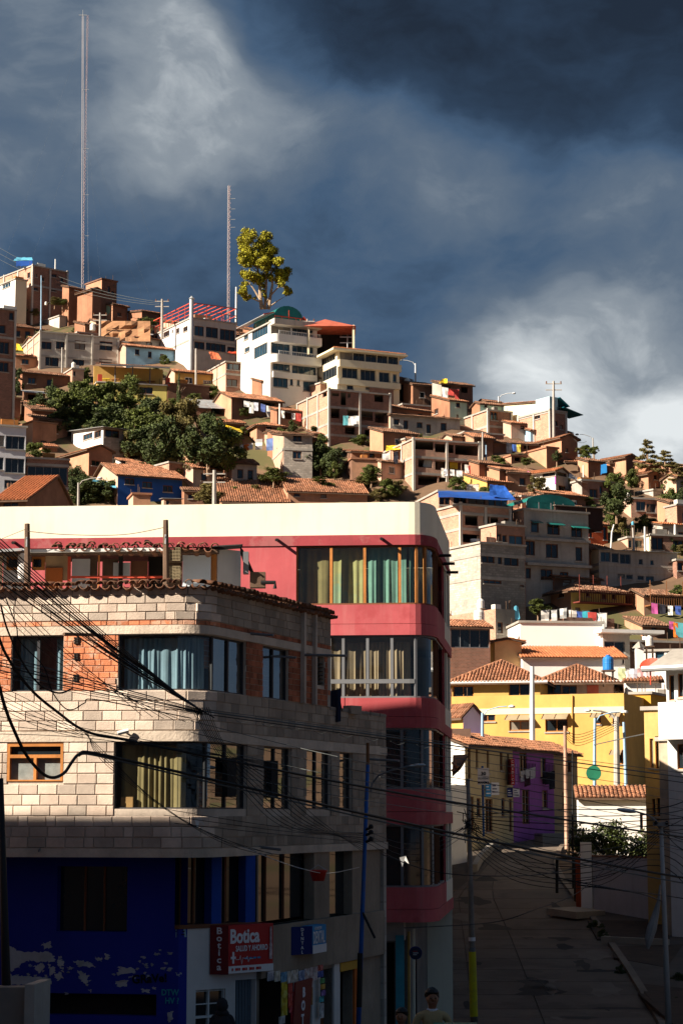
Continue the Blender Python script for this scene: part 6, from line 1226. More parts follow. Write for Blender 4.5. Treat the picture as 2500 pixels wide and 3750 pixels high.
LP = Path([xy(-220, 43.95, 3400), xy(655, 43.15, 3400), xy(940, 44.5, 3400), xy(1150, 47.9, 3400), xy(1392, 52.4, 3400)])
zl = lambda py, px=700, Y=43.4: at(px, py, Y).z
sP = lambda px, py=3500: LP.s_px(px, zl(py))
DBLUE = mat('deep_blue_paint', (.008, .02, .26), var=.12, scale=.6, bump=.08, rough=.7); WHW = mat('shop_white', (.66, .63, .60), var=.08, scale=.7, bump=.06, streak=.2, streak_col=(.35, .3, .28))
LCON = mat('stained_concrete', (.28, .225, .17), var=.25, scale=.8, bump=.25, streak=.45, streak_col=(.12, .09, .07))
gz2 = ground(-2, 43) - .4; zs_ = zl(3395)
bw = [(sP(208), sP(462), zl(3410, 300, 43.6), zl(3172, 300, 43.6)), (sP(155), sP(576), zl(3716, 300, 43.6), zl(3636, 300, 43.6)), (sP(640), sP(684), zs_, zBm0)]
mb = MB(); LP.wall(mb, 0, sP(684), gz2, zBm0, bw, .3); mb.build('blue_wall', DBLUE, bt_)
ww = [(sP(718), sP(826), gz2 + .9, zl(3628)), (sP(864), sP(936), gz2, zl(3600))]
mb = MB(); LP.wall(mb, sP(684), sP(940), gz2, zs_, ww, .2); mb.build('white_wall', WHW, bt_)
zc1, zc0 = at(1100, 3374, 47).z, at(1100, 3552, 47).z
mb = MB(); LP.band(mb, sP(940), LP.L, zc0, zc1, -.2, .12); mb.build('balcony_parapet', LCON, bt_)
cw = [(sP(945), sP(1150), zc1, zBm0), (sP(1206), sP(1290), zc1, zBm0), (sP(950), sP(1135), gz2, zc0), (sP(1166), sP(1216), gz2, zc0 - .1), (sP(1238), sP(1290), gz2, zc0)]
mb = MB(); LP.wall(mb, sP(940), LP.L, gz2, zc0, cw[2:], .25); LP.wall(mb, sP(940), LP.L, zc1, zBm0, cw[:2], .25); mb.build('side_wall', LCON, bt_)
for a, b in ((772, 810), (897, 934)): mb = MB(); LP.band(mb, sP(a), sP(b), zs_, zBm0, -.25, .0); mb.build('blue_column', mat('column_blue', (.012, .06, .33), var=.15, bump=.05), bt_)
for q in ((640, 1150, zs_, zBm0, -.3), (1206, 1290, zc1, zBm0, -.22), (208, 462, bw[0][2], bw[0][3], -.25)): mb = MB(); LP.strip(mb, sP(q[0]), sP(q[1]), *q[2:]); mb.build('dark_glazing', GLASS, bt_)
for px in (300, 372): mb = MB(); LP.band(mb, sP(px) - .02, sP(px) + .02, bw[0][2], bw[0][3], -.25, -.2); mb.build('window_bar', FRB, bt_)
for px in (684, 735, 850, 1010, 1075): mb = MB(); LP.band(mb, sP(px) - .025, sP(px) + .025, zs_, zBm0, -.29, -.24); mb.build('window_bar', FRB, bt_)
mb = MB(); LP.band(mb, sP(640), sP(940), zs_ - .03, zs_ + .05, -.25, .03); mb.build('sill', FRB, bt_)
for q in ((155, 576, bw[1][2], bw[1][3], -.28), (950, 1290, gz2, zc0, -.6)): mb = MB(); LP.strip(mb, sP(q[0]), sP(q[1]), *q[2:]); mb.build('shop_interior', BLACKI, bt_)
wo_ = MB(); LP.strip(wo_, *ww[0][:2], ww[0][2], ww[0][3], -.12); wo_ = wo_.build('shop_window', GLASS, bt_); mb = MB(); a, b, z0, z1 = ww[0]
for f_ in (0, .46, .97): LP.band(mb, a + (b - a) * f_, a + (b - a) * f_ + .035, z0, z1, -.12, -.05)
for f_ in (0, .2, .4, .58, .78, .97): LP.band(mb, a, b, z0 + (z1 - z0) * f_, z0 + (z1 - z0) * f_ + (.05 if f_ == .58 else .02), -.118, -.06)
mb.build('window_grille', FRW, wo_)
mb = MB(); LP.band(mb, ww[1][0], ww[1][1], gz2, ww[1][3], -.2, -.12); dr = mb.build('steel_door', mat('grey_blue_door', (.14, .17, .20), var=.15, bump=.05), bt_)
mb = MB()
for i in range(7): t = ww[1][0] + (ww[1][1] - ww[1][0]) * (i + .5) / 7; LP.band(mb, t - .012, t + .012, gz2, ww[1][3], -.12, -.1)
mb.build('door_ribs', MC['grey_blue_door'], dr)
for a, b, m_ in ((1136, 1166, WHW), (1216, 1238, WHW), (1291, 1312, mat('orange_paint', (.55, .13, .02), bump=0))): mb = MB(); LP.band(mb, sP(a), sP(b), gz2, zc0 - .02, -.2, .05); mb.build('shop_pillar', m_, bt_)
mb = MB(); LP.band(mb, sP(1236), sP(1300), zc0 - .22, zc0 - .02, -.1, .08); mb.build('yellow_lintel', OCHRE, bt_)
mb = MB(); LP.band(mb, sP(1170), sP(1214), gz2, zc0 - .9, -.24, -.2); mb.build('wooden_door', WOOD, bt_)
PATCH = mat('old_white_paint', (.42, .43, .44), var=.2, scale=3, bump=.05); rr = random.Random(12); CYS = mat('cyan_spray', (.03, .30, .38), bump=0, var=.2)
def bpt(px, py, o=.006): 
    z = zl(py, 300, 43.6); t = LP.s_px(px, z); return LP.pos(t, z, o)
def patch(poly, m=PATCH, o=.006):
    pts = []
    for (x0, y0), (x1, y1) in zip(poly, poly[1:] + poly[:1]):
        for k in range(8): pts.append((x0 + (x1 - x0) * k / 8 + rr.gauss(0, 2.6), y0 + (y1 - y0) * k / 8 + rr.gauss(0, 2.2)))
    mb = MB(); mb.face([bpt(x, y, o) for x, y in reversed(pts)]); mb.build('paint_patch', m, bt_)
for pl in ([(24, 3462), (50, 3468), (58, 3482), (140, 3490), (180, 3482), (205, 3505), (200, 3522), (150, 3520), (100, 3518), (70, 3540), (45, 3560), (28, 3555)], [(152, 3458), (185, 3448), (192, 3468), (165, 3476)], [(35, 3570), (80, 3575), (130, 3578), (185, 3582), (190, 3605), (140, 3608), (90, 3605), (40, 3608)], [(125, 3540), (150, 3525), (168, 3540), (145, 3565)], [(178, 3540), (200, 3540), (205, 3565), (185, 3575)], [(210, 3518), (232, 3510), (235, 3535), (215, 3540)], [(200, 3568), (225, 3555), (230, 3580), (208, 3590)], [(285, 3552), (315, 3560), (330, 3590), (310, 3602), (295, 3580)], [(430, 3545), (480, 3540), (500, 3545), (495, 3560), (440, 3566)], [(422, 3588), (470, 3586), (465, 3606), (430, 3610)], [(385, 3490), (400, 3492), (404, 3508), (390, 3510)], [(350, 3505), (374, 3505), (372, 3516), (352, 3516)], [(520, 3615), (548, 3618), (545, 3630), (525, 3628)], [(612, 3700), (632, 3696), (634, 3725), (620, 3735)], [(612, 3540), (632, 3538), (628, 3550)], [(640, 3556), (662, 3556), (655, 3570)], [(270, 3520), (300, 3515), (340, 3525), (350, 3540), (300, 3538)]): patch(pl)
for i in range(46): x, y, w = rr.uniform(25, 640), rr.gauss(3550, 35), rr.uniform(2, 7); patch([(x - w, y - w * .6), (x + w, y - w * .4), (x + w * .7, y + w * .7), (x - w * .8, y + w * .5)])
def text3(s, size, p, xd, n, m, parent, name='lettering', bold=0.0, sxs=1.0, align='LEFT'):
    cu = bpy.data.curves.new('txt', 'FONT'); cu.body = s; cu.size = size; cu.extrude = .004; cu.offset = bold; cu.align_x = align; cu.resolution_u = 3
    ob = bpy.data.objects.new('txt', cu); COL.objects.link(ob); dg = bpy.context.evaluated_depsgraph_get(); me = bpy.data.meshes.new_from_object(ob.evaluated_get(dg)); bpy.data.objects.remove(ob)
    xd = V(xd).normalized(); n = V(n).normalized(); u_ = n.cross(xd).normalized(); o0 = ORG[parent.name]
    for v in me.vertices: c = v.co.copy(); w = V(p) + xd * c.x * sxs + u_ * c.y + n * c.z - o0; v.co = w
    me.materials.clear(); me.materials.append(m); me.update(); o = bpy.data.objects.new(name, me); COL.objects.link(o); o.parent = parent; return o
INK = mat('black_spray', (.006, .006, .012), bump=0); WLET = mat('white_lettering', (.72, .70, .72), bump=0, var=.04); 
tb = LP.tan(1); nb = LP.nrm(1)
text3('GRaVe!', .24, bpt(484, 3597, .012), tb + V((0, 0, .06)), nb, INK, bt_, 'graffiti', .008, 1.0); text3('DTW', .17, bpt(590, 3638, .012), tb, nb, CYS, bt_, 'graffiti', .004, .9); text3('HV ?', .17, bpt(604, 3668, .012), tb, nb, CYS, bt_, 'graffiti', .004, .9)
mb = MB(); q = [bpt(642, 3428, .01), bpt(681, 3428, .01), bpt(681, 3398, .01), bpt(642, 3398, .01)]; mb.face(q); mb.build('notice_plate', mat('notice_blue', (.3, .42, .48), bump=0), bt_)
for py in (3405, 3416): mb = MB(); mb.face([bpt(646, py + 4, .014), bpt(677, py + 4, .014), bpt(677, py, .014), bpt(646, py, .014)]); mb.build('notice_print', INK, bt_)
SK = 46.3; zs0 = zE - .1
sk = thing('rooftop_shack', at(500, 2140, SK), 'patched timber shack with clay tile roof on the block building terrace', 'shack')
K = lambda x, y, dy_=0: at(*zx('T', x, y), SK + dy_)
def panel(x0, y0, x1, y1, name, m, dy_=0, th=.06, par=sk):
    a, b = K(x0, y1, dy_), K(x1, y0, dy_); mb = MB(); mb.box(V((a.x, a.y, a.z)), V((b.x - a.x, 0, 0)), V((0, th, 0)), V((0, 0, b.z - a.z))); return mb.build(name, m, par)
PLY = mat('plywood', (.48, .33, .19), var=.25, scale=1.5, bump=.1); GREYP = mat('pale_sheet', (.48, .50, .52), var=.15, scale=1, bump=.08); SHW = mat('shack_white', (.62, .60, .58), var=.1, scale=.6, bump=.08, streak=.2)
panel(-60, 398, 20, 680, 'wall_panel', CREAMW, .3); panel(20, 430, 210, 680, 'wall_panel', GREYP, .35); panel(218, 440, 305, 530, 'window_frame', WOODO, .2); panel(228, 460, 280, 510, 'window_pane', GLASS, .15); panel(45, 440, 130, 530, 'window_frame', WOODO, .2); panel(60, 460, 125, 512, 'window_pane', GLASS, .15)
panel(305, 435, 460, 600, 'plywood_panel', PLY, .3); panel(308, 515, 425, 680, 'orange_door', mat('orange_board', (.42, .12, .03), var=.2, bump=.05), .22); panel(455, 440, 480, 680, 'door_post', RED, .1); panel(484, 455, 610, 680, 'white_door', GREYP, .3)
panel(600, 440, 660, 680, 'wall_panel', DWOOD, .4); panel(660, 430, 676, 680, 'timber_post', WOODO, .05); panel(690, 455, 800, 680, 'wall_panel', DWOOD, .5); panel(765, 480, 880, 590, 'pale_sheet', GREYP, .45); panel(800, 430, 832, 680, 'timber_post', BLACKI, .3); panel(880, 470, 1000, 680, 'wall_panel', mat('brown_board', (.16, .07, .04), bump=.05), .6); panel(1000, 440, 1110, 680, 'dark_doorway', BLACKI, .9); panel(1108, 425, 1122, 680, 'blue_post', mat('blue_post_paint', (.03, .2, .4), bump=0), .05)
panel(480, 570, 1110, 584, 'red_rail', RED, .0); panel(1232, 430, 1425, 680, 'white_sheet', mat('glossy_white_sheet', (.55, .62, .68), rough=.4, var=.1, bump=.05), .1); panel(1425, 425, 1465, 680, 'timber_frame', WOODO, .2); panel(1140, 460, 1232, 680, 'wall_panel', DWOOD, .6)
mb = MB(); a, b = K(195, 412, -.4), K(1120, 400, -.4); mb.box(V((a.x, a.y, a.z)), b - a, V((0, .12, 0)), V((0, 0, .07))); mb.build('fascia_board', FRW, sk)
a, b = K(150, 408, -.3), K(1470, 395, -.3); mb = MB(); slab_of(mb, [V((a.x - 2.2, a.y, a.z)), V((b.x, b.y, b.z + .02)), V((b.x, b.y + 3.4, b.z + .25)), V((a.x - 2.2, a.y + 3.4, a.z + .25))], .08); mb.build('roof_boards', DWOOD, sk)
rr = random.Random(31); n = int((b.x - a.x) / .125)
for i in range(n):
    x = a.x + (b.x - a.x) * (i + .3) / n; f_ = i / n
    if f_ < .17: continue
    for r in range(2): inst('roof_tile', TB, sk, V((x + rr.uniform(-.03, .03), a.y - .12 + r * .38 + rr.uniform(-.04, .04), a.z + .06 + r * .09 + rr.uniform(0, .05))), (radians(9), pi if i % 2 else rr.uniform(-.25, .25), rr.uniform(-.12, .12)), (1.05, 1, 1))
mb = MB(); slab_of(mb, [K(-60, 400, -.5), K(150, 388, -.5), K(150, 382, 1.5), K(-60, 392, 1.5)], .04); mb.build('tin_roof', METALR, sk)
hut = thing('plaster_hut', K(1470, 640, .3), 'white plastered hut with ragged black roof sheet beside the shack', 'hut')
a, b = K(1468, 680, .3), K(1725, 385, .3); mb = MB(); mb.box(V((a.x, a.y, a.z - .5)), V((b.x - a.x - .35, .45, 0)), V((-.4, 2.6, 0)), V((0, 0, b.z - a.z + .5))); mb.build('wall', SHW, hut)
q = [K(1440, 372, .1), K(1640, 372, .2), K(1700, 560, .6), K(1735, 590, 1.0)]; mb = MB(); slab_of(mb, [K(1430, 375, .0), K(1625, 362, .2), K(1640, 355, 3), K(1450, 365, 3)], .08); mb.build('roof_sheet', BLACKI, hut)
mb = MB(); mb.face([K(1620, 362, .25), K(1660, 420, .4), K(1735, 590, .7), K(1700, 560, .7), K(1640, 470, .4)]); mb.face([K(1620, 362, .25), K(1640, 470, .4), K(1625, 420, .35)]); mb.build('hanging_sheet', BLACKI, hut)
for x, y, l_ in ((1590, 600, .5), (1700, 625, .4)): pass
mb = MB(); p = at(*zx('P', 160, 530), SK + .25); mb.box(p, V((.12, 0, 0)), V((0, -.25, 0)), V((0, 0, .5))); mb.build('meter_box', FRG, hut); mb = MB(); p = at(*zx('P', 200, 610), SK + .1); mb.box(p, V((.35, 0, 0)), V((0, .3, 0)), V((0, 0, .35))); mb.build('timber_box', DWOOD, hut)
mb = MB(); p = at(*zx('P', 270, 580), SK + .1); mb.tube([p, p + V((.32, 0, 0)), p + V((.32, 0, -.14))], .045, 8); mb.build('elbow_pipe', CABLE, hut)
for x, yt, lab in ((189, 218, 'thick weathered timber post with cable at the left of the shack'), (1124, 193, 'tall timber post beside the bird cages')):
    a, b = K(x, 680, -.5), K(x - 3, yt, -.5); mb = MB(); mb.tube([a, a.lerp(b, .5), b], [.075, .07, .06], 7); t = thing('timber_post', a, lab, 'post'); mb.build('shaft', DWOOD, t)
    mb = MB(); mb.tube([a.lerp(b, .72) + V((.0, -.09, -.1)), a.lerp(b, .72) + V((0, -.09, .12))], .02, 6); mb.build('cable_clamp', STEEL, t)
for y0, y1, lab in ((380, 465, 'upper wire bird cage hung on the timber post'), (505, 590, 'lower wire bird cage below the other cage')):
    t = thing('bird_cage', K(1178, y1, -.4), lab, 'cage'); mb = MB(); a, b = K(1140, y1, -.5), K(1218, y0, -.5); w = b.x - a.x; hh = b.z - a.z
    for i in range(9):
        for yy in (0, .35): mb.bar(V((a.x + w * i / 8, a.y + yy, a.z)), V((a.x + w * i / 8, a.y + yy, b.z)), .012)
    for j in range(5):
        z = a.z + hh * j / 4
        for yy in (0, .35): mb.bar(V((a.x, a.y + yy, z)), V((b.x, a.y + yy, z)), .014)
        mb.bar(V((a.x, a.y, z)), V((a.x, a.y + .35, z)), .014); mb.bar(V((b.x, a.y, z)), V((b.x, a.y + .35, z)), .014)
    o = mb.build('wire_mesh', mat('rusty_wire', (.25, .2, .12), bump=0), t); o['kind'] = 'stuff'
    mb = MB(); mb.box(a, V((w, 0, 0)), V((0, .35, 0)), V((0, 0, .03))); mb.build('tray', DWOOD, t)
mb = MB(); mb.lathe(K(155, 590, -.2), [(.1, 0), (.13, .2), (.12, .55), (.05, .68)], 10); tag(mb.build('gas_bottle', SHW), 'white gas bottle standing beside the thick timber post', 'bottle'); 
mb = MB(); mb.lathe(K(150, 455, -.15), [(.08, 0), (.1, .08), (.04, .16)], 8); tag(mb.build('plastic_jug', cloth((.55, .06, .08))), 'small red jug on top of the white gas bottle', 'jug')
P = Path([(PL.pos(sL(1215)).x, PL.pos(sL(1215)).y), (PL.pos(PL.L - .1).x, PL.pos(PL.L - .1).y)])
t = thing('hanging_cloth', at(1215, 2600, 49.2), 'dark blue cloth hung on a stick at the block terrace', 'cloth'); mb = MB(); p0 = at(1205, 2530, 49.2)
for i in range(4):
    for j in range(4):
        q = lambda u, v_: p0 + V((u * .28, .05 * sin(u * 6), -v_ * .78 + .05 * u)); mb.face([q(i / 4, (j + 1) / 4), q((i + 1) / 4, (j + 1) / 4), q((i + 1) / 4, j / 4), q(i / 4, j / 4)])
mb.build('cloth', cloth((.015, .02, .045)), t); mb = MB(); mb.bar(at(1235, 2520, 49.2), at(1252, 2605, 49.2), .03); mb.bar(at(1240, 2540, 49.2), at(1243, 2600, 49.2), .03); mb.build('stick', DWOOD, t)
for px, pt_ in ((1262, 2555), (1356, 2600), (1390, 2610)): mb = MB(); mb.bar(at(px, 2625, 50.5), at(px, pt_, 50.5), .018); tag(mb.build('rebar', DWOOD), 'thin steel rebar sticking up from the block terrace parapet', 'rebar', 'terrace rebars')
mb = MB(); mb.cb(at(1290, 2600, 50.2), .42, .25, .2, .9); tag(mb.build('loose_block', BLKI), 'single loose concrete block lying on the terrace parapet', 'block')
z = at(462, 2683, 42.3).z; s_ = PL.s_px(462, z); p = PL.pos(s_, z, .02); t = thing('cctv_camera', p, 'small white security camera on the block facade', 'camera'); mb = MB(); mb.tube([p, p + V((0, -.12, .0))], .02, 6); mb.build('bracket', FRW, t); mb = MB(); mb.tube([p + V((.06, -.12, .04)), p + V((-.16, -.16, -.02))], .045, 8); mb.build('housing', FRW, t)

SR = mat('sign_red', (.40, .012, .015), bump=0, var=.05, rough=.5); SRD = mat('sign_dark_red', (.15, .008, .012), bump=0, var=.05, rough=.5); SW = mat('sign_white', (.72, .70, .70), bump=0, var=.04); SB = mat('sign_navy', (.012, .02, .12), bump=0, var=.05); SLB = mat('sign_light_blue', (.05, .25, .50), bump=0, var=.08)
def sign_frame(P_, pxa, pxb, out):
    a = P_.pos(sP(pxa), 0, out); b = P_.pos(sP(pxb), 0, out); d = (b - a); d.z = 0; return a, d, V((d.y, -d.x, 0)).normalized()
a, d, n = sign_frame(LP, 803, 948, .32); Ls = d.length; dh = d.normalized(); z1, z0 = at(870, 3389, 43.6).z, at(870, 3566, 43.6).z
t = thing('pharmacy_sign', V((a.x, a.y, z0)), 'red box sign reading Botica Salud y Ahorro over the white shop wall', 'sign'); H = z1 - z0
mb = MB(); mb.box(V((a.x, a.y, z0)), d, n * -.3, V((0, 0, H))); mb.build('box', SR, t)
o = V((a.x, a.y, z0)) + n * .01
mb = MB(); mb.box(o - n * .005, d, n * .012, V((0, 0, H * .15))); mb.build('white_strip', SW, t)
text3('Botica', .40, o + dh * .03 + V((0, 0, H * .63)), dh, n, WLET, t, 'lettering', .012, .84); text3('SALUD Y AHORRO', .165, o + dh * .2 + V((0, 0, H * .45)), dh, n, WLET, t, 'lettering', .003, .66)
for k in range(9): mb = MB(); mb.box(o + dh * (.08 + .1 * k) + V((0, 0, H * .05)) + n * .01, dh * (.04 + .045 * (k % 2)), n * .006, V((0, 0, H * .055))); mb.build('small_print', SR, t)
for k in range(4): mb = MB(); mb.box(o + dh * (.46 + .12 * k) + V((0, 0, H * .28)), dh * .09, n * .006, V((0, 0, H * .035))); mb.build('small_print', SLB, t)
mb = MB(); mb.box(o + dh * .10 + V((0, 0, H * .2)), dh * .05, n * .01, V((0, 0, .24))); mb.box(o + dh * .055 + V((0, 0, H * .2 + .095)), dh * .14, n * .011, V((0, 0, .05))); mb.build('cross_emblem', WLET, t)
mb = MB(); q0 = o + dh * .2 + V((0, 0, H * .28)); zig = [(0, 0), (.1, 0), (.13, .08), (.17, -.1), (.2, .03), (.3, 0), (.33, .06), (.36, -.06), (.39, 0), (.5, 0)]
for (u0, w0), (u1, w1) in zip(zig, zig[1:]): mb.bar(q0 + dh * u0 + V((0, 0, w0)) + n * .006, q0 + dh * u1 + V((0, 0, w1)) + n * .006, .008)
mb.build('pulse_line', WLET, t)
mb = MB(); c = o + dh * (Ls - .12); mb.box(c + V((0, 0, H * .25)), dh * .08, n * .012, V((0, 0, H * .32))); mb.box(c + dh * .015 + V((0, 0, H * .57)), dh * .05, n * .012, V((0, 0, H * .36))); mb.build('bottle_picture', mat('bottle_print', (.55, .42, .42), var=.5, scale=12, bump=0), t)
a2 = LP.pos(sP(766), 0, .03); d_ = V((a.x - a2.x, a.y - a2.y, 0)); n_ = V((d_.y, -d_.x, 0)).normalized()
mb = MB(); mb.box(V((a2.x, a2.y, z0 - .02)), d_, n_ * -.05, V((0, 0, H + .02))); mb.build('side_panel', SRD, t)
for i, ch in enumerate('Botica'): text3(ch, .19, V((a2.x, a2.y, z1 - .175 - i * (H - .1) / 6)) + d_ * .5 + n_ * .01, d_, n_, WLET, t, 'lettering', .004, 1.15, 'CENTER')
a, d, n = sign_frame(LP, 1078, 1130, .42); Ls = d.length; dh = d.normalized(); z1, z0 = at(1100, 3392, 46.5).z, at(1100, 3494, 46.5).z; H = z1 - z0
t = thing('dental_sign', V((a.x, a.y, z0)), 'small blue box sign reading DENTAL on the concrete balcony', 'sign'); o = V((a.x, a.y, z0)) + n * .01
mb = MB(); mb.box(V((a.x, a.y, z0)), d, n * -.25, V((0, 0, H))); mb.build('box', SLB, t); mb = MB(); mb.box(o, d, n * .006, V((0, 0, H * .3))); mb.build('white_strip', SW, t)
text3('ATENCION', .1, o + dh * .12 + V((0, 0, H * .84)), dh, n, WLET, t, 'lettering', 0, .9); text3('DENTAL', .38, o + dh * .04 + V((0, 0, H * .36)), dh, n, WLET, t, 'lettering', .006, Ls / 1.75)
a2 = LP.pos(sP(1047), 0, .13); d_ = V((a.x - a2.x, a.y - a2.y, 0)); n_ = V((d_.y, -d_.x, 0)).normalized(); mb = MB(); mb.box(V((a2.x, a2.y, z0)), d_, n_ * -.05, V((0, 0, H))); mb.build('side_panel', SB, t)
for i, ch in enumerate('DENTAL'): text3(ch, .1, V((a2.x, a2.y, z1 - .1 - i * (H - .02) / 6)) + d_ * .5 + n_ * .01, d_, n_, SW, t, 'lettering', .001, 1.2, 'CENTER')
z1, zb_ = at(960, 3597, 44).z, gz2 + .4; a = LP.pos(sP(930), zb_, .9); b = LP.pos(sP(1000), zb_, .75); d = V((b.x - a.x, b.y - a.y, 0)); dh = d.normalized(); n = V((d.y, -d.x, 0)).normalized()
t = thing('pharmacy_banner', a, 'tall red standing banner with white letters beside the steel door', 'banner'); mb = MB(); mb.box(V((a.x, a.y, zb_)), d, n * .04, V((.12, 0, z1 - zb_))); mb.build('board', SRD, t)
for i, ch in enumerate('BOTICA'): text3(ch, .27, V((a.x, a.y, z1 - .34 - i * .28)) + d * .5 + V((.1 - .012 * i, 0, 0)) + n * .05, dh, n, WLET, t, 'lettering', .012, 1.2, 'CENTER')
rr = random.Random(77); specs = [(955, 978, 3558, 3592, (.3, .3, .35)), (980, 1000, 3556, 3594, (.5, .45, .35)), (1002, 1022, 3560, 3596, (.1, .25, .4)), (1024, 1062, 3556, 3600, (.5, .44, .36)), (1064, 1084, 3554, 3592, (.2, .25, .4)), (1088, 1140, 3548, 3598, (.5, .38, .36)), (1004, 1026, 3590, 3720, (.55, .42, .03)), (1028, 1044, 3600, 3690, (.5, .06, .04)), (1046, 1074, 3592, 3630, (.6, .5, .45)), (1044, 1080, 3630, 3668, (.4, .03, .04)), (1036, 1066, 3672, 3708, (.45, .02, .03)), (1040, 1068, 3708, 3748, (.45, .02, .03)), (1066, 1086, 3650, 3745, (.05, .35, .6)), (1090, 1116, 3620, 3684, (.3, .15, .05)), (990, 1012, 3722, 3750, (.55, .6, .62)), (1140, 1160, 3536, 3556, (.35, .05, .03)), (1140, 1160, 3558, 3580, (.05, .08, .3)), (1146, 1162, 3584, 3602, (.1, .3, .1)), (1146, 1162, 3606, 3624, (.55, .3, .05)), (1146, 1162, 3628, 3648, (.2, .1, .3)), (1146, 1162, 3650, 3672, (.05, .35, .4)), (1146, 1160, 3676, 3730, (.5, .5, .5))]
gname = {0: ('poster', 'poster'), 1: ('snack_packet', 'packet')}
for i, (x0, x1, y0, y1, c) in enumerate(specs):
    Yq = 44.6 + (x0 - 940) * .0155; za, zb2 = at(x0, y1, Yq).z, at(x0, y0, Yq).z; s0, s1 = LP.s_px(x0, za), LP.s_px(x1, za); mb = MB(); rnd = 1043 < x0 < 1047 and y0 in (3592, 3630)
    LP.band(mb, s0, s1, za, zb2, .14 + .012 * (i % 5), .155 + .012 * (i % 5)); nm, ct = gname[1 if c[0] > .4 and c[1] < .5 and y0 > 3585 else 0]
    t = tag(mb.build(nm, mat('print_%d' % i, c, var=.6, scale=9, bump=0, patch=tuple(min(.7, x * 1.7 + .15) for x in c), patch_amt=.7)), 'printed %s hung at the shop front beside the red banner' % ct, ct, 'goods and posters at the shop front')

def plain_building(name, label, x0, x1, y0, y1, zt, m, sh=0.0):
    t = thing(name, V(((x0 + x1) / 2, (y0 + y1) / 2, ground(x0, y0))), label, 'building'); g0 = ground(x0, y0) - 2
    mb = MB(); mb.box(V((x0, y0 + sh * (x0 + 24), g0)), V((x1 - x0, sh * (x1 - x0), 0)), V((0, y1 - y0, 0)), V((0, 0, zt - g0))); mb.build('wall', m, t)
    mb = MB(); mb.box(V((x0 - .1, y0 - .1 + sh * (x0 + 24), zt + .002)), V((x1 - x0 + .2, sh * (x1 - x0 + .2), 0)), V((0, y1 - y0 + .2, 0)), V((0, 0, .15))); mb.build('roof_slab', CONC, t)
    for z in range(int(g0) + 4, int(zt) - 2, 3):
        for i in range(int((y1 - y0) / 3.2)): mb = MB(); mb.box(V((x1 + .002, y0 + .8 + sh * (x1 + 24) + i * 3.2, z)), V((.03, 0, 0)), V((0, 1.6, 0)), V((0, 0, 1.4))); mb.build('window', GLASS, t)
plain_building('shade_building', 'plain unseen building added out of frame to shade the street and block wall', -60, -13, 6, 33, CZ + 12.1, PINK, -.167)  # unseen shadow caster, sheared to keep its shadow edge level on the block wall
plain_building('shade_building', 'narrow unseen building added out of frame to shade the lower red building', -40, -13, 45.5, 50, CZ + 12.9, PINK)  # unseen shadow caster, sized to darken the red building's lower storeys
def gy(py):
    Y = 45.0
    while Y < 140:
        if at(1900, py, Y).z <= ground(0, Y): return Y
        Y += .1
    return 140
EL = [(3060, 1870), (3085, 1842), (3123, 1804), (3161, 1768), (3196, 1750), (3240, 1700), (3285, 1640), (3500, 1560), (3800, 1440), (4200, 1300)]
J1 = [(3060, 1890), (3085, 1860), (3123, 1822), (3161, 1790), (3196, 1762), (3240, 1720), (3285, 1676), (3500, 1705), (3800, 1738), (4200, 1780)]
J2 = [(3060, 1950), (3085, 1925), (3123, 1890), (3161, 1840), (3196, 1815), (3240, 1800), (3290, 1803), (3440, 1870), (3600, 1932), (3800, 2010), (4200, 2170)]
ER = [(3060, 2075), (3085, 2062), (3120, 2035), (3177, 2023), (3240, 2055), (3400, 2180), (3560, 2288), (3748, 2400), (3850, 2450), (4200, 2630)]
ROADM = mat('worn_concrete_road', (.125, .098, .076), var=.25, scale=.35, bump=.25, bscale=9, objr=.12, streak=0, patch=(.07, .054, .042), patch_amt=.6)
rd = bpy.data.objects.new('road', None); COL.objects.link(rd); ORG[rd.name] = V((0, 0, 0)); tag(rd, kind='structure')
pys = [3066]; 
Yr = [gy(3066)]
while Yr[-1] > 49: Yr.append(Yr[-1] - 3.3)
def py_of(Y): return proj(V((8, Y, ground(0, Y))))[1]
for Ya, Yb in zip(Yr, Yr[1:]):
    for ca, cb_ in ((EL, J1), (J1, J2), (J2, ER)):
        q = []
        for Yk, tabs in ((Yb + .03, (ca, cb_)), (Ya - .03, (cb_, ca))):
            p = py_of(Yk)
            for tb_, sg in zip(tabs, (1, -1) if tabs[0] is ca else (-1, 1)):
                P = at(interp(tb_, p), p, Yk); q.append(V((P.x + .02 * sg, Yk, ground(0, Yk) + .05)))
        lo = [v - V((0, 0, .2)) for v in q]; mb = MB(); mb.face(q, [(0, 0), (3, 0), (3, 3), (0, 3)])
        for i in range(4): j = (i + 1) % 4; mb.face([lo[i], lo[j], q[j], q[i]])
        mb.build('slab', ROADM, rd)
rr = random.Random(23)
for i in range(26):
    py = rr.uniform(3150, 3745); px = interp(EL, py) + (interp(ER, py) - interp(EL, py)) * rr.uniform(.12, .9); Y = gy(py); c = at(px, py, Y); rx, ry = rr.uniform(.15, 1.1), rr.uniform(.3, 2.2); mb = MB(); q = []
    for k in range(14): a = k * pi / 7; w = rr.uniform(.55, 1.15); x, y = c.x + cos(a) * rx * w, Y + sin(a) * ry * w; q.append(V((x, y, ground(0, y) + .056)))
    mb.face(q); mb.build('road_patch', (mat('tar_patch', (.045, .037, .03), bump=.2), mat('pale_patch', (.15, .12, .095), bump=.2), mat('oil_stain', (.03, .025, .022), bump=0))[i % 3], rd)
mb = MB()
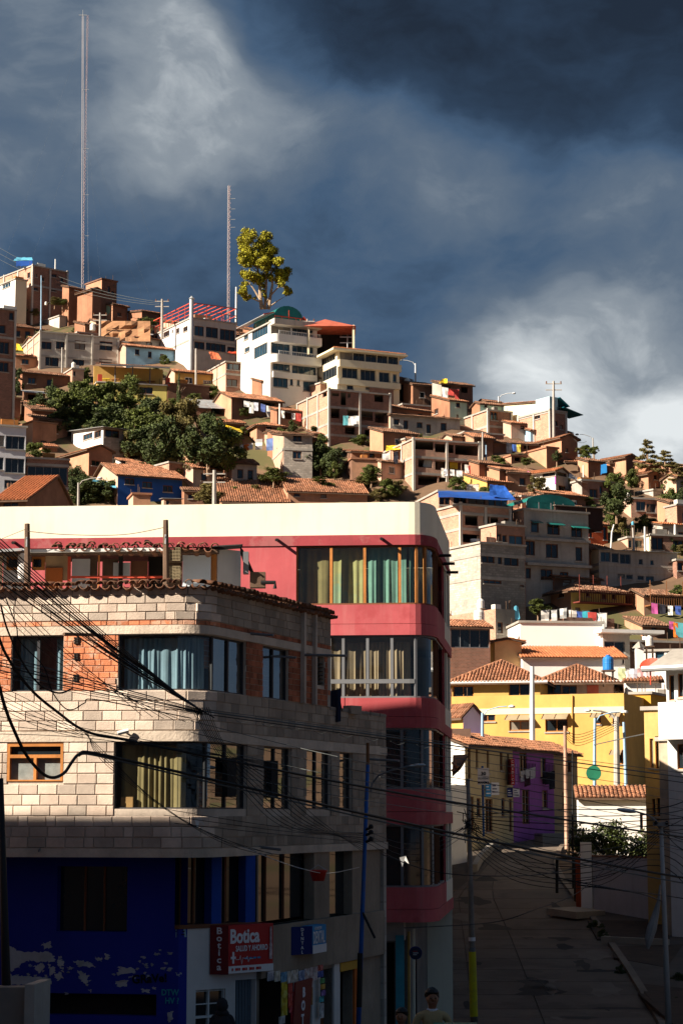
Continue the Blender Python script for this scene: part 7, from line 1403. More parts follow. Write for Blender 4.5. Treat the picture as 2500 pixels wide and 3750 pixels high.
for Ya, Yb in zip(Yr, Yr[1:]):
    q = [V((at(interp(EL, py_of(Yb)), py_of(Yb), Yb).x - 5, Yb, ground(0, Yb) + .012)), V((at(interp(ER, py_of(Yb)), py_of(Yb), Yb).x + .05, Yb, ground(0, Yb) + .012)), V((at(interp(ER, py_of(Ya)), py_of(Ya), Ya).x + .05, Ya, ground(0, Ya) + .012)), V((at(interp(EL, py_of(Ya)), py_of(Ya), Ya).x - 5, Ya, ground(0, Ya) + .012))]
    mb.face(q)
for ya, yb in ((-20, 20), (20, 27), (27, 42), (42, 49.2)): mb.face([V((-30, ya, ground(0, ya) + .012)), V((14, ya, ground(0, ya) + .012)), V((14, yb, ground(0, yb) + .012)), V((-30, yb, ground(0, yb) + .012))])
tag(mb.build('road_bed', mat('road_dirt', (.07, .055, .042), var=.3, scale=.5, bump=.3)), kind='structure')
kb = bpy.data.objects.new('kerb', None); COL.objects.link(kb); ORG[kb.name] = V((0, 0, 0)); tag(kb, kind='structure')
KM = mat('kerb_concrete', (.19, .15, .115), var=.2, scale=1, bump=.3, objr=.15)
Yk = 50.0
while Yk < gy(3100):
    Yn = Yk + 1.5; pa, pb = py_of(Yk), py_of(Yn - .04); A, B = at(interp(ER, pa), pa, Yk), at(interp(ER, pb), pb, Yn - .04); A.z, B.z = ground(0, Yk), ground(0, Yn)
    mb = MB(); mb.box(A - V((-.02, 0, .1)), B - A, V((.28, 0, 0)), V((0, 0, .27))); mb.build('kerb_stone', KM, kb); Yk = Yn
mb = MB(); Ys = [48 + 3 * i for i in range(23)]
for Ya, Yb in zip(Ys, Ys[1:]):
    pa, pb = py_of(Ya), py_of(Yb); A, B = at(interp(ER, pa), pa, Ya), at(interp(ER, pb), pb, Yb)
    mb.face([V((A.x + .29, Ya, ground(0, Ya) + .12)), V((A.x + 14, Ya, ground(0, Ya) + .12)), V((B.x + 14, Yb, ground(0, Yb) + .12)), V((B.x + .29, Yb, ground(0, Yb) + .12))])
tag(mb.build('pavement', mat('pavement_concrete', (.09, .07, .055), var=.3, scale=.6, bump=.3)), kind='structure')
def plot(pts, name, m, dz, kind='structure'):
    mb = MB(); q = []
    for px, py in pts:
        Y = gy(py); P = at(px, py, Y); q.append(V((P.x, Y, ground(0, Y) + dz)))
    slab_of(mb, q, .1); return tag(mb.build(name, m), kind=kind)
SOIL = mat('dark_soil', (.055, .032, .02), var=.4, scale=1.5, bump=.8, bscale=5)
plot([(2245, 3520), (2440, 3555), (2500, 3470), (2240, 3478)], 'planting_bed', SOIL, .135); plot([(2335, 3650), (2500, 3800), (2560, 3640), (2340, 3615)], 'planting_bed', SOIL, .135); plot([(2185, 3450), (2450, 3450), (2440, 3385), (2150, 3380)], 'planting_bed', SOIL, .135)
CM = mat('bed_edge_concrete', (.3, .25, .19), var=.2, scale=1, bump=.2)
def rail_wall(pxa, pya, pxb, pyb, h_, w, label):
    Ya, Yb = gy(pya), gy(pyb); A, B = at(pxa, pya, Ya), at(pxb, pyb, Yb); A.z, B.z = ground(0, Ya), ground(0, Yb); mb = MB(); d = B - A; s = V((d.y, -d.x, 0)).normalized() * w; mb.box(A, d, s, V((0, 0, h_ + .12))); return tag(mb.build('bed_edging', CM), label, 'edging')
rail_wall(2205, 3460, 2450, 3472, .25, .3, 'low concrete edging across the planting bed by the white pole'); rail_wall(2105, 3345, 2215, 3360, .2, 2.2, 'flat concrete step before the white garden wall')
for px, py, w in ((2180, 3408, 60), (2205, 3440, 50), (2270, 3570, 40), (2490, 3600, 70), (2480, 3690, 60)): tree('weed', 'small dark weed clump on the planting bed', 'X', px, py + 8, py - 35, w, 'd', Y=gy(py), group='weeds on the beds', cat='weed')
for i in range(4):
    mb = MB(); A = at(1985, 3060 - 10 * i, 125 + 1.0 * i); A.z = ground(0, 124) - .5; mb.box(A, V((4.2, 1.5, 0)), V((-.4, 1.2, 0)), V((0, 0, .75 + .2 * i))); tag(mb.build('stone_step', CONCD), 'broad stone step before the purple house', 'step', 'steps before the purple house')
mb = MB(); cpts = [at(interp(EL, p), p, gy(p)) for p in (3062, 3085, 3123, 3161, 3196)]
for a, b in zip(cpts, cpts[1:]): mb.box(V((a.x - .35, a.y, ground(0, a.y) - .1)), V((b.x - a.x, b.y - a.y, b.z - a.z)), V((.3, 0, 0)), V((0, 0, .55)))
tag(mb.build('planter_wall', CONCD, smooth=False), 'curved low stone wall at the bend of the road', 'wall')

ROWA = 59.6
Pa = at(*zx('H', 180, 1150), 122.0); Pe = at(*zx('H', 895, 1150), 136.0)
def rowY(xh):
    px = zx('H', xh, 0)[0]; best = None
    for i in range(401): q = Pa.lerp(Pe, i / 400 * 1.2 - .1); e_ = abs(proj(V((q.x, q.y, CZ)))[0] - px); best = (e_, q.y) if best is None or e_ < best[0] else best
    return best[1]
CRM = mat('cream_row_paint', (.48, .38, .21), var=.15, scale=.5, bump=.06, streak=.3, streak_col=(.2, .14, .08)); BEI = mat('beige_row_paint', (.42, .30, .17), var=.15, scale=.5, bump=.06, streak=.3)
R1 = house('row_house', 'cream row house with many narrow doors under a ragged tiled roof', 'H', 100, 180, 486, 735, 1320, WHITE, CRM, roof='shed', rt='tile', a=ROWA, Y=122.0, pitch=.45, wR=[(197, 765, 215, 960), (248, 775, 262, 890), (318, 780, 332, 925), (402, 790, 420, 908), (448, 798, 462, 838), (210, 1075, 232, 1300), (250, 1085, 276, 1200), (305, 1090, 352, 1300), (408, 1085, 430, 1200), (455, 1090, 475, 1300)], LLd=6, st='dark')
R2 = house('row_house', 'purple painted row house with balcony windows and tall doors', 'H', 480, 487, 744, 765, 1265, PURPLE, PURPLE, roof='shed', rt='tile', a=ROWA, Y=rowY(487), pitch=.45, wR=[(525, 795, 575, 955), (660, 825, 695, 955), (540, 1030, 586, 1250), (668, 1035, 702, 1150)], LLd=6)
R3 = house('row_house', 'beige row house at the end of the row beside the yellow building', 'H', 735, 745, 895, 790, 1200, BEI, BEI, roof='shed', rt='tile', a=ROWA, Y=rowY(745), pitch=.45, wR=[(805, 838, 858, 920), (795, 1045, 820, 1140)], LLd=6)
for (x0, x1, y) in ((525, 580, 955), (655, 705, 960)):
    a_, b_ = onR(R2, x0, y), onR(R2, x1, y); mb = MB(); mb.box(a_, V((b_.x - a_.x, b_.y - a_.y, 0)), R2['nR'] * .5, V((0, 0, .1)))
    for i in range(7): q = a_ + V((b_.x - a_.x, b_.y - a_.y, 0)) * (i / 6) + R2['nR'] * .46; mb.box(q, V((.04, 0, 0)), V((0, .04, 0)), V((0, 0, .9)))
    mb.build('balcony', BLACKI, R2['t'])
washing('dark clothes and a white towel on the purple balcony', 'H', 540, 905, 605, 885, R2['Y'] + .5, [(.02, .02, .03), (.5, .5, .5), (.05, .02, .03)], .7, 41); washing('dark red clothes on the second purple balcony', 'H', 675, 915, 740, 905, R2['Y'] + 3.5, [(.02, .02, .03), (.3, .03, .08)], .7, 42)
house('white_end_house', 'white plastered low house with a broken tile porch beside the red building', 'H', 60, 70, 186, 1000, 1330, WHITE, WHITE, roof='none', a=48, Y=117)
W0 = house('pink_end_house', 'pink brick gable house end with tiled roof behind the red facade', 'H', 40, 70, 178, 640, 1000, BRICK, PINK, roof='none', a=20, Y=124)
rp_ = thing('tile_porch', at(*zx('H', 100, 930), 114), 'sloping little porch of stacked clay tiles beside the red building', 'porch'); q = [at(*zx('H', x, y), 114 + e_) for x, y, e_ in ((95, 930, 0), (150, 880, 0), (195, 805, 1.5), (100, 810, 1.5))]
mb = MB(); tile_sheet(mb, q[0], q[1], q[2], q[3], pitch=.26, row=.5); o = mb.build('roof_tiles', TILED, rp_); o['kind'] = 'stuff'; mb = MB(); slab_of(mb, [p - V((0, 0, .08)) for p in q], .1); mb.build('roof_boards', DWOOD, rp_)
house('small_gable_house', 'small tiled gable house with white gable behind the row roofs', 'H', 60, 165, 275, 552, 640, YELLOWW, WHITE, roof='gableL', rt='tile', a=35, Y=132, pitch=.9, over=.3)
Y1_ = house('yellow_building', 'big yellow building with pale stripe, awnings and brown windows', 'H', 40, 95, 1195, 437, 1060, YELLOWW, YELLOWW, a=-20, Y=146.5, wR=[(270, 548, 372, 596), (460, 590, 600, 655), (690, 580, 835, 662), (1005, 568, 1047, 612), (1120, 545, 1168, 612), (1130, 782, 1182, 868)], roof='flat', par=.6, st='wood')
O2 = Y1_['C'] + Y1_['dR'] * Y1_['LR']
mb = MB(); z0, z1 = onR(Y1_, 600, 548).z, onR(Y1_, 600, 510).z; mb.box(V((Y1_['C'].x, Y1_['C'].y, z0)), Y1_['dR'] * Y1_['LR'], Y1_['nR'] * .04, V((0, 0, z1 - z0))); mb.build('pale_stripe', mat('pale_yellow_paint', (.80, .68, .42), var=.08, bump=.05), Y1_['t'])
for x0, x1, y0, y1 in ((445, 600, 556, 588), (678, 838, 548, 582), (985, 1048, 540, 570), (1108, 1172, 540, 572), (1108, 1180, 778, 808)):
    a_, b_ = onR(Y1_, x0, y0), onR(Y1_, x1, y0); dv = V((b_.x - a_.x, b_.y - a_.y, 0)); dn = V((0, 0, (y1 - y0) / 1.742 * 146 / F)); mb = MB(); slab_of(mb, [a_ + Y1_['nR'] * .7 - dn, a_ + dv + Y1_['nR'] * .7 - dn, a_ + dv, a_], .03); aw = mb.build('awning', mat('brown_awning', (.30, .24, .15), var=.2, bump=.05), Y1_['t'])
    mb = MB(); nb_ = max(2, int(dv.length / .6))
    for i in range(nb_ + 1): q = a_ + dv * (i / nb_); mb.bar(q + V((0, 0, .02)), q + Y1_['nR'] * .7 - dn + V((0, 0, .02)), .03)
    mb.build('awning_bars', FRB, aw)
mb = MB(); a_ = onR(Y1_, 862, 430); b_ = onR(Y1_, 862, 730); mb.tube([a_ + Y1_['nR'] * .08, b_ + Y1_['nR'] * .08], .06, 8); mb.build('downpipe', YELLOWW, Y1_['t'])
U1_ = house('yellow_building_wing', 'upper storey of the yellow building with tiled hip roof and white eaves', 'H', 40, 95, 655, 332, 440, YELLOWW, YELLOWW, roof='hip', a=-12, Y=147.5, wR=[(98, 368, 232, 447), (455, 352, 592, 436)], LLd=9, pitch=.5, over=.6, st='wood')
U2_ = house('tiled_wing', 'recessed white and pink roof storey with tiled hip roof behind the yellow parapet', 'H', 600, 655, 1122, 330, 440, PINK, PINK, roof='hip', a=-8, Y=151, wR=[(690, 356, 790, 420), (795, 366, 888, 420)], LLd=9, pitch=.47, over=.7)
a_, b_ = onR(U2_, 955, 418, .02), onR(U2_, 1027, 364, .02); mb = MB(); mb.box(a_, V((b_.x - a_.x, b_.y - a_.y, 0)), U2_['nR'] * .04, V((0, 0, b_.z - a_.z))); mb.build('red_door', mat('coral_door', (.55, .13, .08), bump=0), U2_['t'])
for h_ in (U1_, U2_):
    for px in (h_,):
        mb = MB(); q = V((h_['C'].x, h_['C'].y, h_['zt'] - .28)) + h_['nR'] * .62 - h_['dR'] * .6; mb.box(q, h_['dR'] * (h_['LR'] + 1.2), h_['nR'] * -.1, V((0, 0, .16))); mb.build('eave_gutter', FRW, h_['t'])
Y2_ = house('yellow_bay', 'side bay of the yellow building, its shade painted ochre, with tall curtained windows', 'H', 1225, 1243, 1336, 420, 1000, OCHRE, OCHRE, a=-24, Y=149, wR=[(1246, 548, 1330, 655), (1266, 782, 1333, 890)], st='dark')  # ochre stands for the yellow wall's shaded side, painted into the colour
Y3_ = house('yellow_side_house', 'ochre walled house with white top behind the yellow bay', 'H', 1325, 1336, 1480, 440, 800, OCHRE, OCHRE, a=-14, Y=153)
house('white_wall_house', 'white walled terrace room with tiled edge and red dish beside the yellow bay', 'H', 1195, 1205, 1430, 340, 450, WHITE, WHITE, roof='shed', rt='tile', a=-6, Y=154.5, pitch=.2)
t = thing('satellite_dish', at(*zx('N', 705, 700), 153.5), 'red satellite dish on the tiled edge of the white terrace room', 'dish'); o_ = ORG[t.name]; mb = MB(); rings = []
ax = V((-.35, -.6, .72)).normalized(); ua = ax.orthogonal().normalized(); ub = ax.cross(ua); c0 = o_ + V((0, 0, .75))
for k in range(5):
    r = .75 * k / 4; rings.append([c0 + ua * cos(j * pi / 8) * r + ub * sin(j * pi / 8) * r + ax * (.25 * (k / 4) ** 2) for j in range(16)])
for A, B in zip(rings, rings[1:]):
    for j in range(16): mb.face([A[j], A[(j + 1) % 16], B[(j + 1) % 16], B[j]])
mb.build('dish', RED, t); mb = MB(); mb.tube([o_ - V((0, 0, .6)), o_ + V((0, 0, .75))], .05, 6); mb.build('mount', RED, t); mb = MB(); mb.tube([c0, c0 + ax * .7], .02, 5); mb.build('feed_arm', STEEL, t)
t = thing('chimney', at(*zx('N', 548, 565), 158), 'tall white square chimney with a pointed grey cap', 'chimney'); o_ = ORG[t.name]; hh = at(*zx('N', 548, 290), 158).z - o_.z; mb = MB(); mb.box(o_ + V((-.3, -.3, -1)), V((.6, 0, 0)), V((0, .6, 0)), V((0, 0, hh + 1))); mb.build('stack', WHITE, t); mb = MB(); mb.lathe(o_ + V((0, 0, hh)), [(.55, 0), (.5, .06), (.08, .5)], 4); mb.build('cap', CONC, t)
house('white_cottage', 'low sunlit white cottage with crumbling tile coping above the dark hedge', 'H', 890, 902, 1365, 1075, 1290, WHITE, WHITE, roof='shed', rt='tile', a=-4, Y=118, pitch=.35, wR=[(1290, 1180, 1310, 1300)], over=.3)
rr = random.Random(17); bl = []
for i in range(34): u = rr.random(); bl.append(((-5.2 + 9.8 * u, rr.uniform(-.8, .8), rr.uniform(.2, 1.9 - abs(u - .35) * 1.2)), (.75, .6, .6)))
P = at(2262, 3140, 105.5); P.z = ground(0, 105) + .3; hd = thing('hedge', P, 'large dark hedge behind the white garden wall', 'hedge'); me = leaf_mesh('crown', [((c[0] * .42, c[1], c[2] + 1.6), (r[0] * .62, r[1], r[2])) for c, r in bl] + [((x * .42, 0, .9), (.7, .6, .9)) for x in (-4, -2.4, -1, .5, 2, 3.4)], 9000, .1, LEAFD, 22); o = inst('foliage', me, hd, P); o['kind'] = 'stuff'
mb = MB(); mb.tube([P - V((0, 0, .5)), P + V((0, 0, 1.5))], .12, 6); mb.build('stem', BARK, hd)
GW = mat('garden_wall_white', (.42, .42, .44), var=.12, scale=.6, bump=.1, streak=.35, streak_col=(.2, .18, .16))
wt = thing('garden_wall', at(2170, 3330, 100), 'tall off white garden wall beside the orange gate', 'wall'); A, B = at(2172, 3320, 101.5), at(2405, 3345, 98.0); zt_ = at(2290, 3140, 100).z; mb = MB(); mb.box(V((A.x, A.y, ground(0, 101) - .3)), V((B.x - A.x, B.y - A.y, 0)), V((0, .25, 0)), V((0, 0, zt_ - ground(0, 101) + .3))); mb.build('wall', GW, wt); mb = MB(); mb.box(V((A.x - .05, A.y - .05, zt_ + .002)), V((B.x - A.x + .05, B.y - A.y, 0)), V((0, .4, 0)), V((0, 0, .08))); mb.build('coping', TILED, wt)
mb = MB(); mb.box(V((A.x - .55, A.y + .1, ground(0, 101) - .2)), V((.5, -.05, 0)), V((0, .4, 0)), V((0, 0, zt_ - ground(0, 101) + .9))); mb.build('gate_pier', WHITE, wt)
gt = thing('garden_gate', at(2125, 3260, 102), 'rusty orange sheet gate in the garden wall', 'gate'); A = at(2108, 3300, 102.5); mb = MB(); mb.box(V((A.x, A.y, ground(0, 102))), V((.52, -.1, 0)), V((0, .06, 0)), V((0, 0, 2.6))); mb.build('gate_sheet', mat('rust_orange', (.30, .06, .02), var=.25, bump=.1), gt)
t = thing('ramp_frame', at(2035, 3310, 104), 'black tubular frame gate standing across the pavement', 'frame'); mb = MB()
Ya = gy(3305); q = [at(2036, 3190, Ya + 3), at(2038, 3145, Ya + 3), at(2102, 3142, Ya), at(2106, 3305, Ya)]; q[0].z = ground(0, Ya + 3); q[3].z = ground(0, Ya)
for a, b in zip(q, q[1:]): mb.bar(a, b, .14)
mb.build('tube', BLACKI, t); mb = MB(); mb.bar(q[3], at(2172, 3305, Ya), .14); mb.build('foot_rail', BLACKI, t)
RY = 97.0
RBH = house('corner_house', 'cream and ochre house with brown shuttered windows at the right edge', 'H', 1320, 1345, 1440, 520, 1850, mat('corner_cream', (.62, .50, .28), var=.1, bump=.06, streak=.2), mat('corner_ochre', (.50, .33, .12), var=.15, bump=.06, streak=.25), a=-30, Y=RY, wR=[(1362, 705, 1385, 890), (1398, 690, 1420, 895), (1370, 1090, 1390, 1200), (1400, 1085, 1420, 1200)], roof='flat', st='wood')
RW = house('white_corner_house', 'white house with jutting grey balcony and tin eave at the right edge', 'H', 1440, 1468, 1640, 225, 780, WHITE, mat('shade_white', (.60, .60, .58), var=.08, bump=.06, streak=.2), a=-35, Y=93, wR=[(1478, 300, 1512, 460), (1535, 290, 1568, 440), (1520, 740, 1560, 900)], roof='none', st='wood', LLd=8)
face_box(RW, 1468, 480, 1640, 715, .9, 'balcony', WHITE, .1)
zt_ = RW['zt']; C0 = V((RW['C'].x, RW['C'].y, zt_)); d, e, n = RW['dR'], RW['dL'], RW['nR']; mb = MB(); slab_of(mb, [C0 - d * .6 + n * 1.0 - V((0, 0, .3)), C0 + d * 6 + n * 1.3 - V((0, 0, .3)), C0 + d * 6 + e * 2 + V((0, 0, .8)), C0 - d * .6 + e * 2 + V((0, 0, .8))], .12); mb.build('tin_roof', CONC, RW['t'])
mb = MB(); mb.tube([C0 - d * .6 + n * 1.15 - V((0, 0, .3)), C0 + d * 6 + n * 1.45 - V((0, 0, .3))], .14, 8); mb.build('gutter', STEEL, RW['t'])
RL = house('shop_house', 'tall cream and brick lower storeys under the white balcony', 'H', 1425, 1436, 1640, 716, 1850, mat('corner_cream', (.62, .50, .28)), mat('lower_plaster', (.42, .33, .24), var=.25, bump=.1, streak=.3), a=-35, Y=93.5, wR=[(1520, 740, 1568, 910), (1490, 1000, 1550, 1180)], st='wood', LLd=7)
house('brick_edge_house', 'brick house beyond the right edge with tall windows', 'X', 2860, 2900, 3100, 2500, 3500, BRICK, BRICK, a=40, Y=74, LLd=4, maxL=6, wR=[(2950, 2700, 2990, 2850)])

BLUEP = mat('blue_pole_paint', (.01, .09, .34), var=.2, scale=3, bump=.05, rough=.5, patch=(.06, .06, .07), patch_amt=.3)
def lamp_head(t, p, dirv, s=1.0):
    d = V(dirv).normalized(); side = d.cross(V((0, 0, 1))).normalized(); mb = MB(); N_ = 8; prof = [(0, .04), (.08, .10), (.25, .15), (.5, .16), (.7, .11), (.78, .03)]; rings = []
    for (l_, r) in prof: rings.append([p + d * l_ * s + side * cos(2 * pi * j / N_) * r * s + V((0, 0, sin(2 * pi * j / N_) * r * s * .55)) for j in range(N_)])
    for A, B in zip(rings, rings[1:]):
        for j in range(N_): mb.face([A[j], A[(j + 1) % N_], B[(j + 1) % N_], B[j]])
    mb.face(rings[-1]); mb.build('lamp_head', STEEL, t, smooth=True)
    mb = MB(); mb.face([p + d * l_ * s + side * w * s - V((0, 0, .075 * s)) for l_, w in ((.2, -.1), (.6, -.1), (.6, .1), (.2, .1))]); mb.build('lens', mat('lamp_lens', (.5, .47, .38), rough=.2, bump=0), t)
def near_pole(name, label, x0, y0, x1, y1, Y, r0, r1, m, cat='pole'):
    P, Q = at(x0, y0, Y), at(x1, y1, Y); d = (P - Q); g_ = ground(P.x, Y) - .3
    if P.z > g_: P = P + d * ((P.z - g_) / -d.z) if d.z < 0 else P
    t = thing(name, P, label, cat); mb = MB(); mb.tube([P, P.lerp(Q, .5), Q], [r0, (r0 + r1) / 2, r1], 12); mb.build('shaft', m, t, smooth=True); return t, P, Q
t, P, Q = near_pole('blue_pole', 'leaning blue painted steel lamp pole at the corner of the block building', 1312, 3750, 1346, 2800, 47.5, .06, .042, BLUEP)
mb = MB(); mb.tube([Q - V((0, 0, .0)), Q + V((0, 0, .5))], .038, 10); mb.build('rusty_top', mat('rust', (.2, .09, .04), bump=.1), t)
arm = [at(1357, 2900, 47.5), at(1362, 2870, 47.5), at(1385, 2840, 47.4), at(1430, 2822, 47.3), at(1500, 2805, 47.2)]; mb = MB(); mb.tube(arm, .022, 8); mb.build('lamp_arm', FRG, t); lamp_head(t, at(1496, 2806, 47.2), (1, 0, .08), .5)
for py in (3040, 3060, 3085): p = at(1335, py, 47.5); mb = MB(); mb.tube([p, p + V((.12, -.1, .05))], .03, 6); mb.lathe(p + V((.14, -.12, .03)), [(.05, 0), (.06, .06), (.03, .1)], 8); mb.build('insulator', CABLE, t)
mb = MB(); mb.tube([at(1322, 3330, 47.5), at(1372, 3435, 47.3)], .03, 8); mb.build('brace', CABLE, t)
p = at(1319, 3490, 47.5); mb = MB(); mb.tube([p, p - V((.03, 0, 1.2))], .064, 10); mb.build('worn_black_band', CABLE, t)
t, P, Q = near_pole('concrete_pole', 'tapered concrete utility pole wrapped with yellow plastic at the street corner', 1735, 3760, 1712, 2852, 67, .12, .06, mat('dark_pole', (.22, .19, .165), var=.25, scale=2, bump=.2, streak=.3))
pt = lambda py: P.lerp(Q, (3760 - py) / (3760 - 2852.0))
def wrap(py0, py1, m, name, ex=.006):
    mb = MB(); A, B = at(interp([(2852, 1712), (3760, 1735)], py0), py0, 67), at(interp([(2852, 1712), (3760, 1735)], py1), py1, 67); f0, f1 = (3760 - py0) / 908, (3760 - py1) / 908
    rA, rB = .12 - .06 * f0, .12 - .06 * f1; mb.tube([A, B], [rA + ex, rB + ex], 14, cap=False); return mb.build(name, m, t, smooth=True)
wrap(3485, 3722, mat('yellow_plastic', (.50, .44, .012), rough=.5, var=.12, scale=4, bump=.1, patch=(.25, .2, .05), patch_amt=.35), 'yellow_wrap', .014); wrap(3432, 3446, SW, 'white_tape', .012); wrap(3470, 3484, FRG, 'grey_tape', .012)
mb = MB(); c = at(1718, 3015, 66.8); rr = random.Random(3)
for i in range(26): a = c + V((rr.gauss(0, .12), rr.gauss(0, .1), rr.gauss(0, .15))); mb.tube([a, a + V((rr.gauss(0, .16), rr.gauss(0, .1), rr.gauss(0, .1))), a + V((rr.gauss(0, .2), 0, rr.gauss(-.05, .25)))], .015, 4)
o = mb.build('wire_tangle', CABLE, t); o['kind'] = 'stuff'
t, P, Q = near_pole('concrete_pole', 'pale tapered lamp pole at the pavement with a grey lamp', 2446, 3760, 2418, 3012, 64, .10, .06, mat('pale_pole', (.34, .33, .32), var=.12, scale=2, bump=.15, streak=.2))
mb = MB(); mb.tube([at(2410, 3030, 64), at(2400, 3005, 63.8), at(2370, 2985, 63.6), at(2320, 2970, 63.5)], .03, 8); mb.build('lamp_arm', FRG, t); lamp_head(t, at(2330, 2973, 63.5), (-1, 0, .12), .8)
mb = MB(); mb.cb(at(2416, 3018, 63.9), .42, .3, .12); mb.build('collar', FRG, t)
for k in range(2): mb = MB(); a = at(2400 + 40 * k, 3020, 63.7); mb.lathe(a, [(.04, 0), (.06, .06), (.03, .12)], 8); mb.build('insulator', CABLE, t)
t = thing('wrapped_bundle', at(2372, 3470, 63.6), 'grey plastic sheeting bundled round hanging cables by the pale pole', 'bundle'); mb = MB(); mb.tube([at(x, y, 63.6) for x, y in ((2415, 3240), (2410, 3300), (2398, 3350), (2385, 3400), (2374, 3440), (2370, 3475))], [.02, .06, .11, .15, .13, .04], 8); mb.build('sheeting', mat('grey_plastic', (.22, .22, .22), rough=.5, bump=.4, bscale=6, var=.3), t)
near_pole('timber_pole', 'dark timber pole at the left edge before the blue wall', 28, 3760, 4, 2850, 39, .11, .05, CABLE)
mb = MB(); mb.box(at(-40, 3790, 38.5) - V((0, 0, 1)), V((.75, 0, 0)), V((0, .5, 0)), V((0, 0, 1.85))); tag(mb.build('stub_wall', CONCD), 'low stub wall in front of the garage opening', 'wall')
mb = MB(); A = at(88, 3790, 38.3); mb.box(A - V((0, 0, .6)), V((.18, 0, 0)), V((.12, 1.2, 0)), V((0, 0, 1.5))); tag(mb.build('gate_post', CONC), 'short concrete gate post beside the stub wall', 'post')
PB = mat('pale_blue_paint', (.3, .45, .6), bump=0)
pole('H', 605, 690, 245, .17, FRW, 'white concrete pole before the yellow building', Y=137)
pole('H', 1143, 1045, 565, .19, POLEC, 'pale concrete pole with lamp before the yellow building corner', Y=128, lamp=-1, name='street_lamp', cat='lamp')
pole('H', 1205, 1045, 600, .1, PB, 'thin pale blue pole beside the pale concrete pole', Y=129, x2=1188)
pole('H', 822, 1190, 625, .11, mat('rust_white', (.45, .28, .2), var=.5, scale=1.2, bump=.1), 'rusty white pole before the beige row house', Y=121, x2=813)
pole('H', 1000, 1050, 575, .1, PB, 'pale blue lamp pole with a green disc sign before the yellow wall', Y=126, lamp=1, name='street_lamp', cat='lamp', x2=1005)
pole('H', 288, 745, 540, .1, PB, 'pale blue lamp pole above the ragged tiled roof', Y=127, lamp=1, name='street_lamp', cat='lamp')
pole('H', 862, 1400, 780, .05, CABLE, 'thin dark post before the hedge', Y=104)
mb = MB(); c = at(*zx('H', 997, 925), 125.5); mb.tube([c, c + V((0, .08, 0))], .46, 18); t = tag(mb.build('disc_sign', mat('green_sign', (.02, .18, .10), bump=0)), 'round green street sign on the pale blue pole', 'sign')
t = thing('speed_sign', at(*zx('H', 292, 1310), 106), 'white street sign reading 30 velocidad maxima on a blue pole', 'sign'); p0, p1 = at(*zx('H', 296, 1330), 106), at(*zx('H', 288, 880), 106); mb = MB(); mb.tube([p0, p1], .06, 8); mb.build('post', BLUEP, t)
a, b = at(*zx('H', 258, 1000), 105.9), at(*zx('H', 330, 893), 105.9); mb = MB(); mb.box(a, V((b.x - a.x, 0, 0)), V((0, .04, 0)), V((0, 0, b.z - a.z))); mb.build('plate', SW, t); w = b.x - a.x; hh = b.z - a.z
text3('30', .5 * hh / 1.0 * .55, V((a.x + w * .5, a.y - .01, a.z + hh * .58)), (1, 0, 0), (0, -1, 0), INK, t, 'lettering', .006, 1.1, 'CENTER'); text3('VELOCIDAD', hh * .16, V((a.x + w * .5, a.y - .01, a.z + hh * .33)), (1, 0, 0), (0, -1, 0), INK, t, 'lettering', 0, .8, 'CENTER'); text3('MAXIMA', hh * .2, V((a.x + w * .5, a.y - .01, a.z + hh * .07)), (1, 0, 0), (0, -1, 0), INK, t, 'lettering', .003, .9, 'CENTER')
t = thing('medical_sign', at(*zx('H', 468, 1000), 124), 'tall red vertical sign with white medical lettering on the row house', 'sign'); a, b = at(*zx('H', 470, 1002), rowY(475) - 1.2), at(*zx('H', 492, 836), rowY(475) - 1.2); mb = MB(); mb.box(a, V((b.x - a.x, 0, 0)), V((0, .1, 0)), V((0, 0, b.z - a.z))); mb.build('panel', SR, t); hh = b.z - a.z
for i, ch in enumerate('CMEDICA'): text3(ch, hh / 8.2, V(((a.x + b.x) / 2, a.y - .01, b.z - (i + 1) * hh / 7.3)), (1, 0, 0), (0, -1, 0), WLET, t, 'lettering', .002, 1.1, 'CENTER')
a2 = at(*zx('H', 445, 1002), rowY(475) - .2); mb = MB(); mb.box(a2, V((a.x - a2.x, a.y - a2.y, 0)), V((0, .06, 0)), V((0, 0, hh))); mb.build('side_panel', SRD, t)
text3('CONSULTORIO', hh / 9, a2 + V((.55, -.6, .05)), (0, 0, 1), (V((a.y - a2.y, -(a.x - a2.x), 0))), WLET, t, 'lettering', 0, 1.0)
for lab, x0, y0, x1, y1, m_ in (('blue advertising board on the cream row house', 308, 990, 345, 1075, SLB), ('pale advertising board beside the blue board', 345, 985, 395, 1065, SW), ('small dark board under the red medical sign', 446, 1020, 482, 1080, SB), ('small white board beside the purple door', 484, 1022, 526, 1078, SW)):
    Yq = rowY((x0 + x1) / 2) - .7; a, b = at(*zx('H', x0, y1), Yq), at(*zx('H', x1, y0), Yq); t = thing('advertising_board', a, lab, 'sign'); mb = MB(); mb.box(a, V((b.x - a.x, .2, 0)), V((0, .08, 0)), V((0, 0, b.z - a.z))); mb.build('board', m_, t)
    for k in range(3): mb = MB(); mb.box(a + V(((b.x - a.x) * .12, -.004, (b.z - a.z) * (.2 + .25 * k))), V(((b.x - a.x) * (.75 - .15 * k), .2 * (.75 - .15 * k), 0)), V((0, .01, 0)), V((0, 0, (b.z - a.z) * .08))); mb.build('print_line', SB if m_ is SW else SW, t)
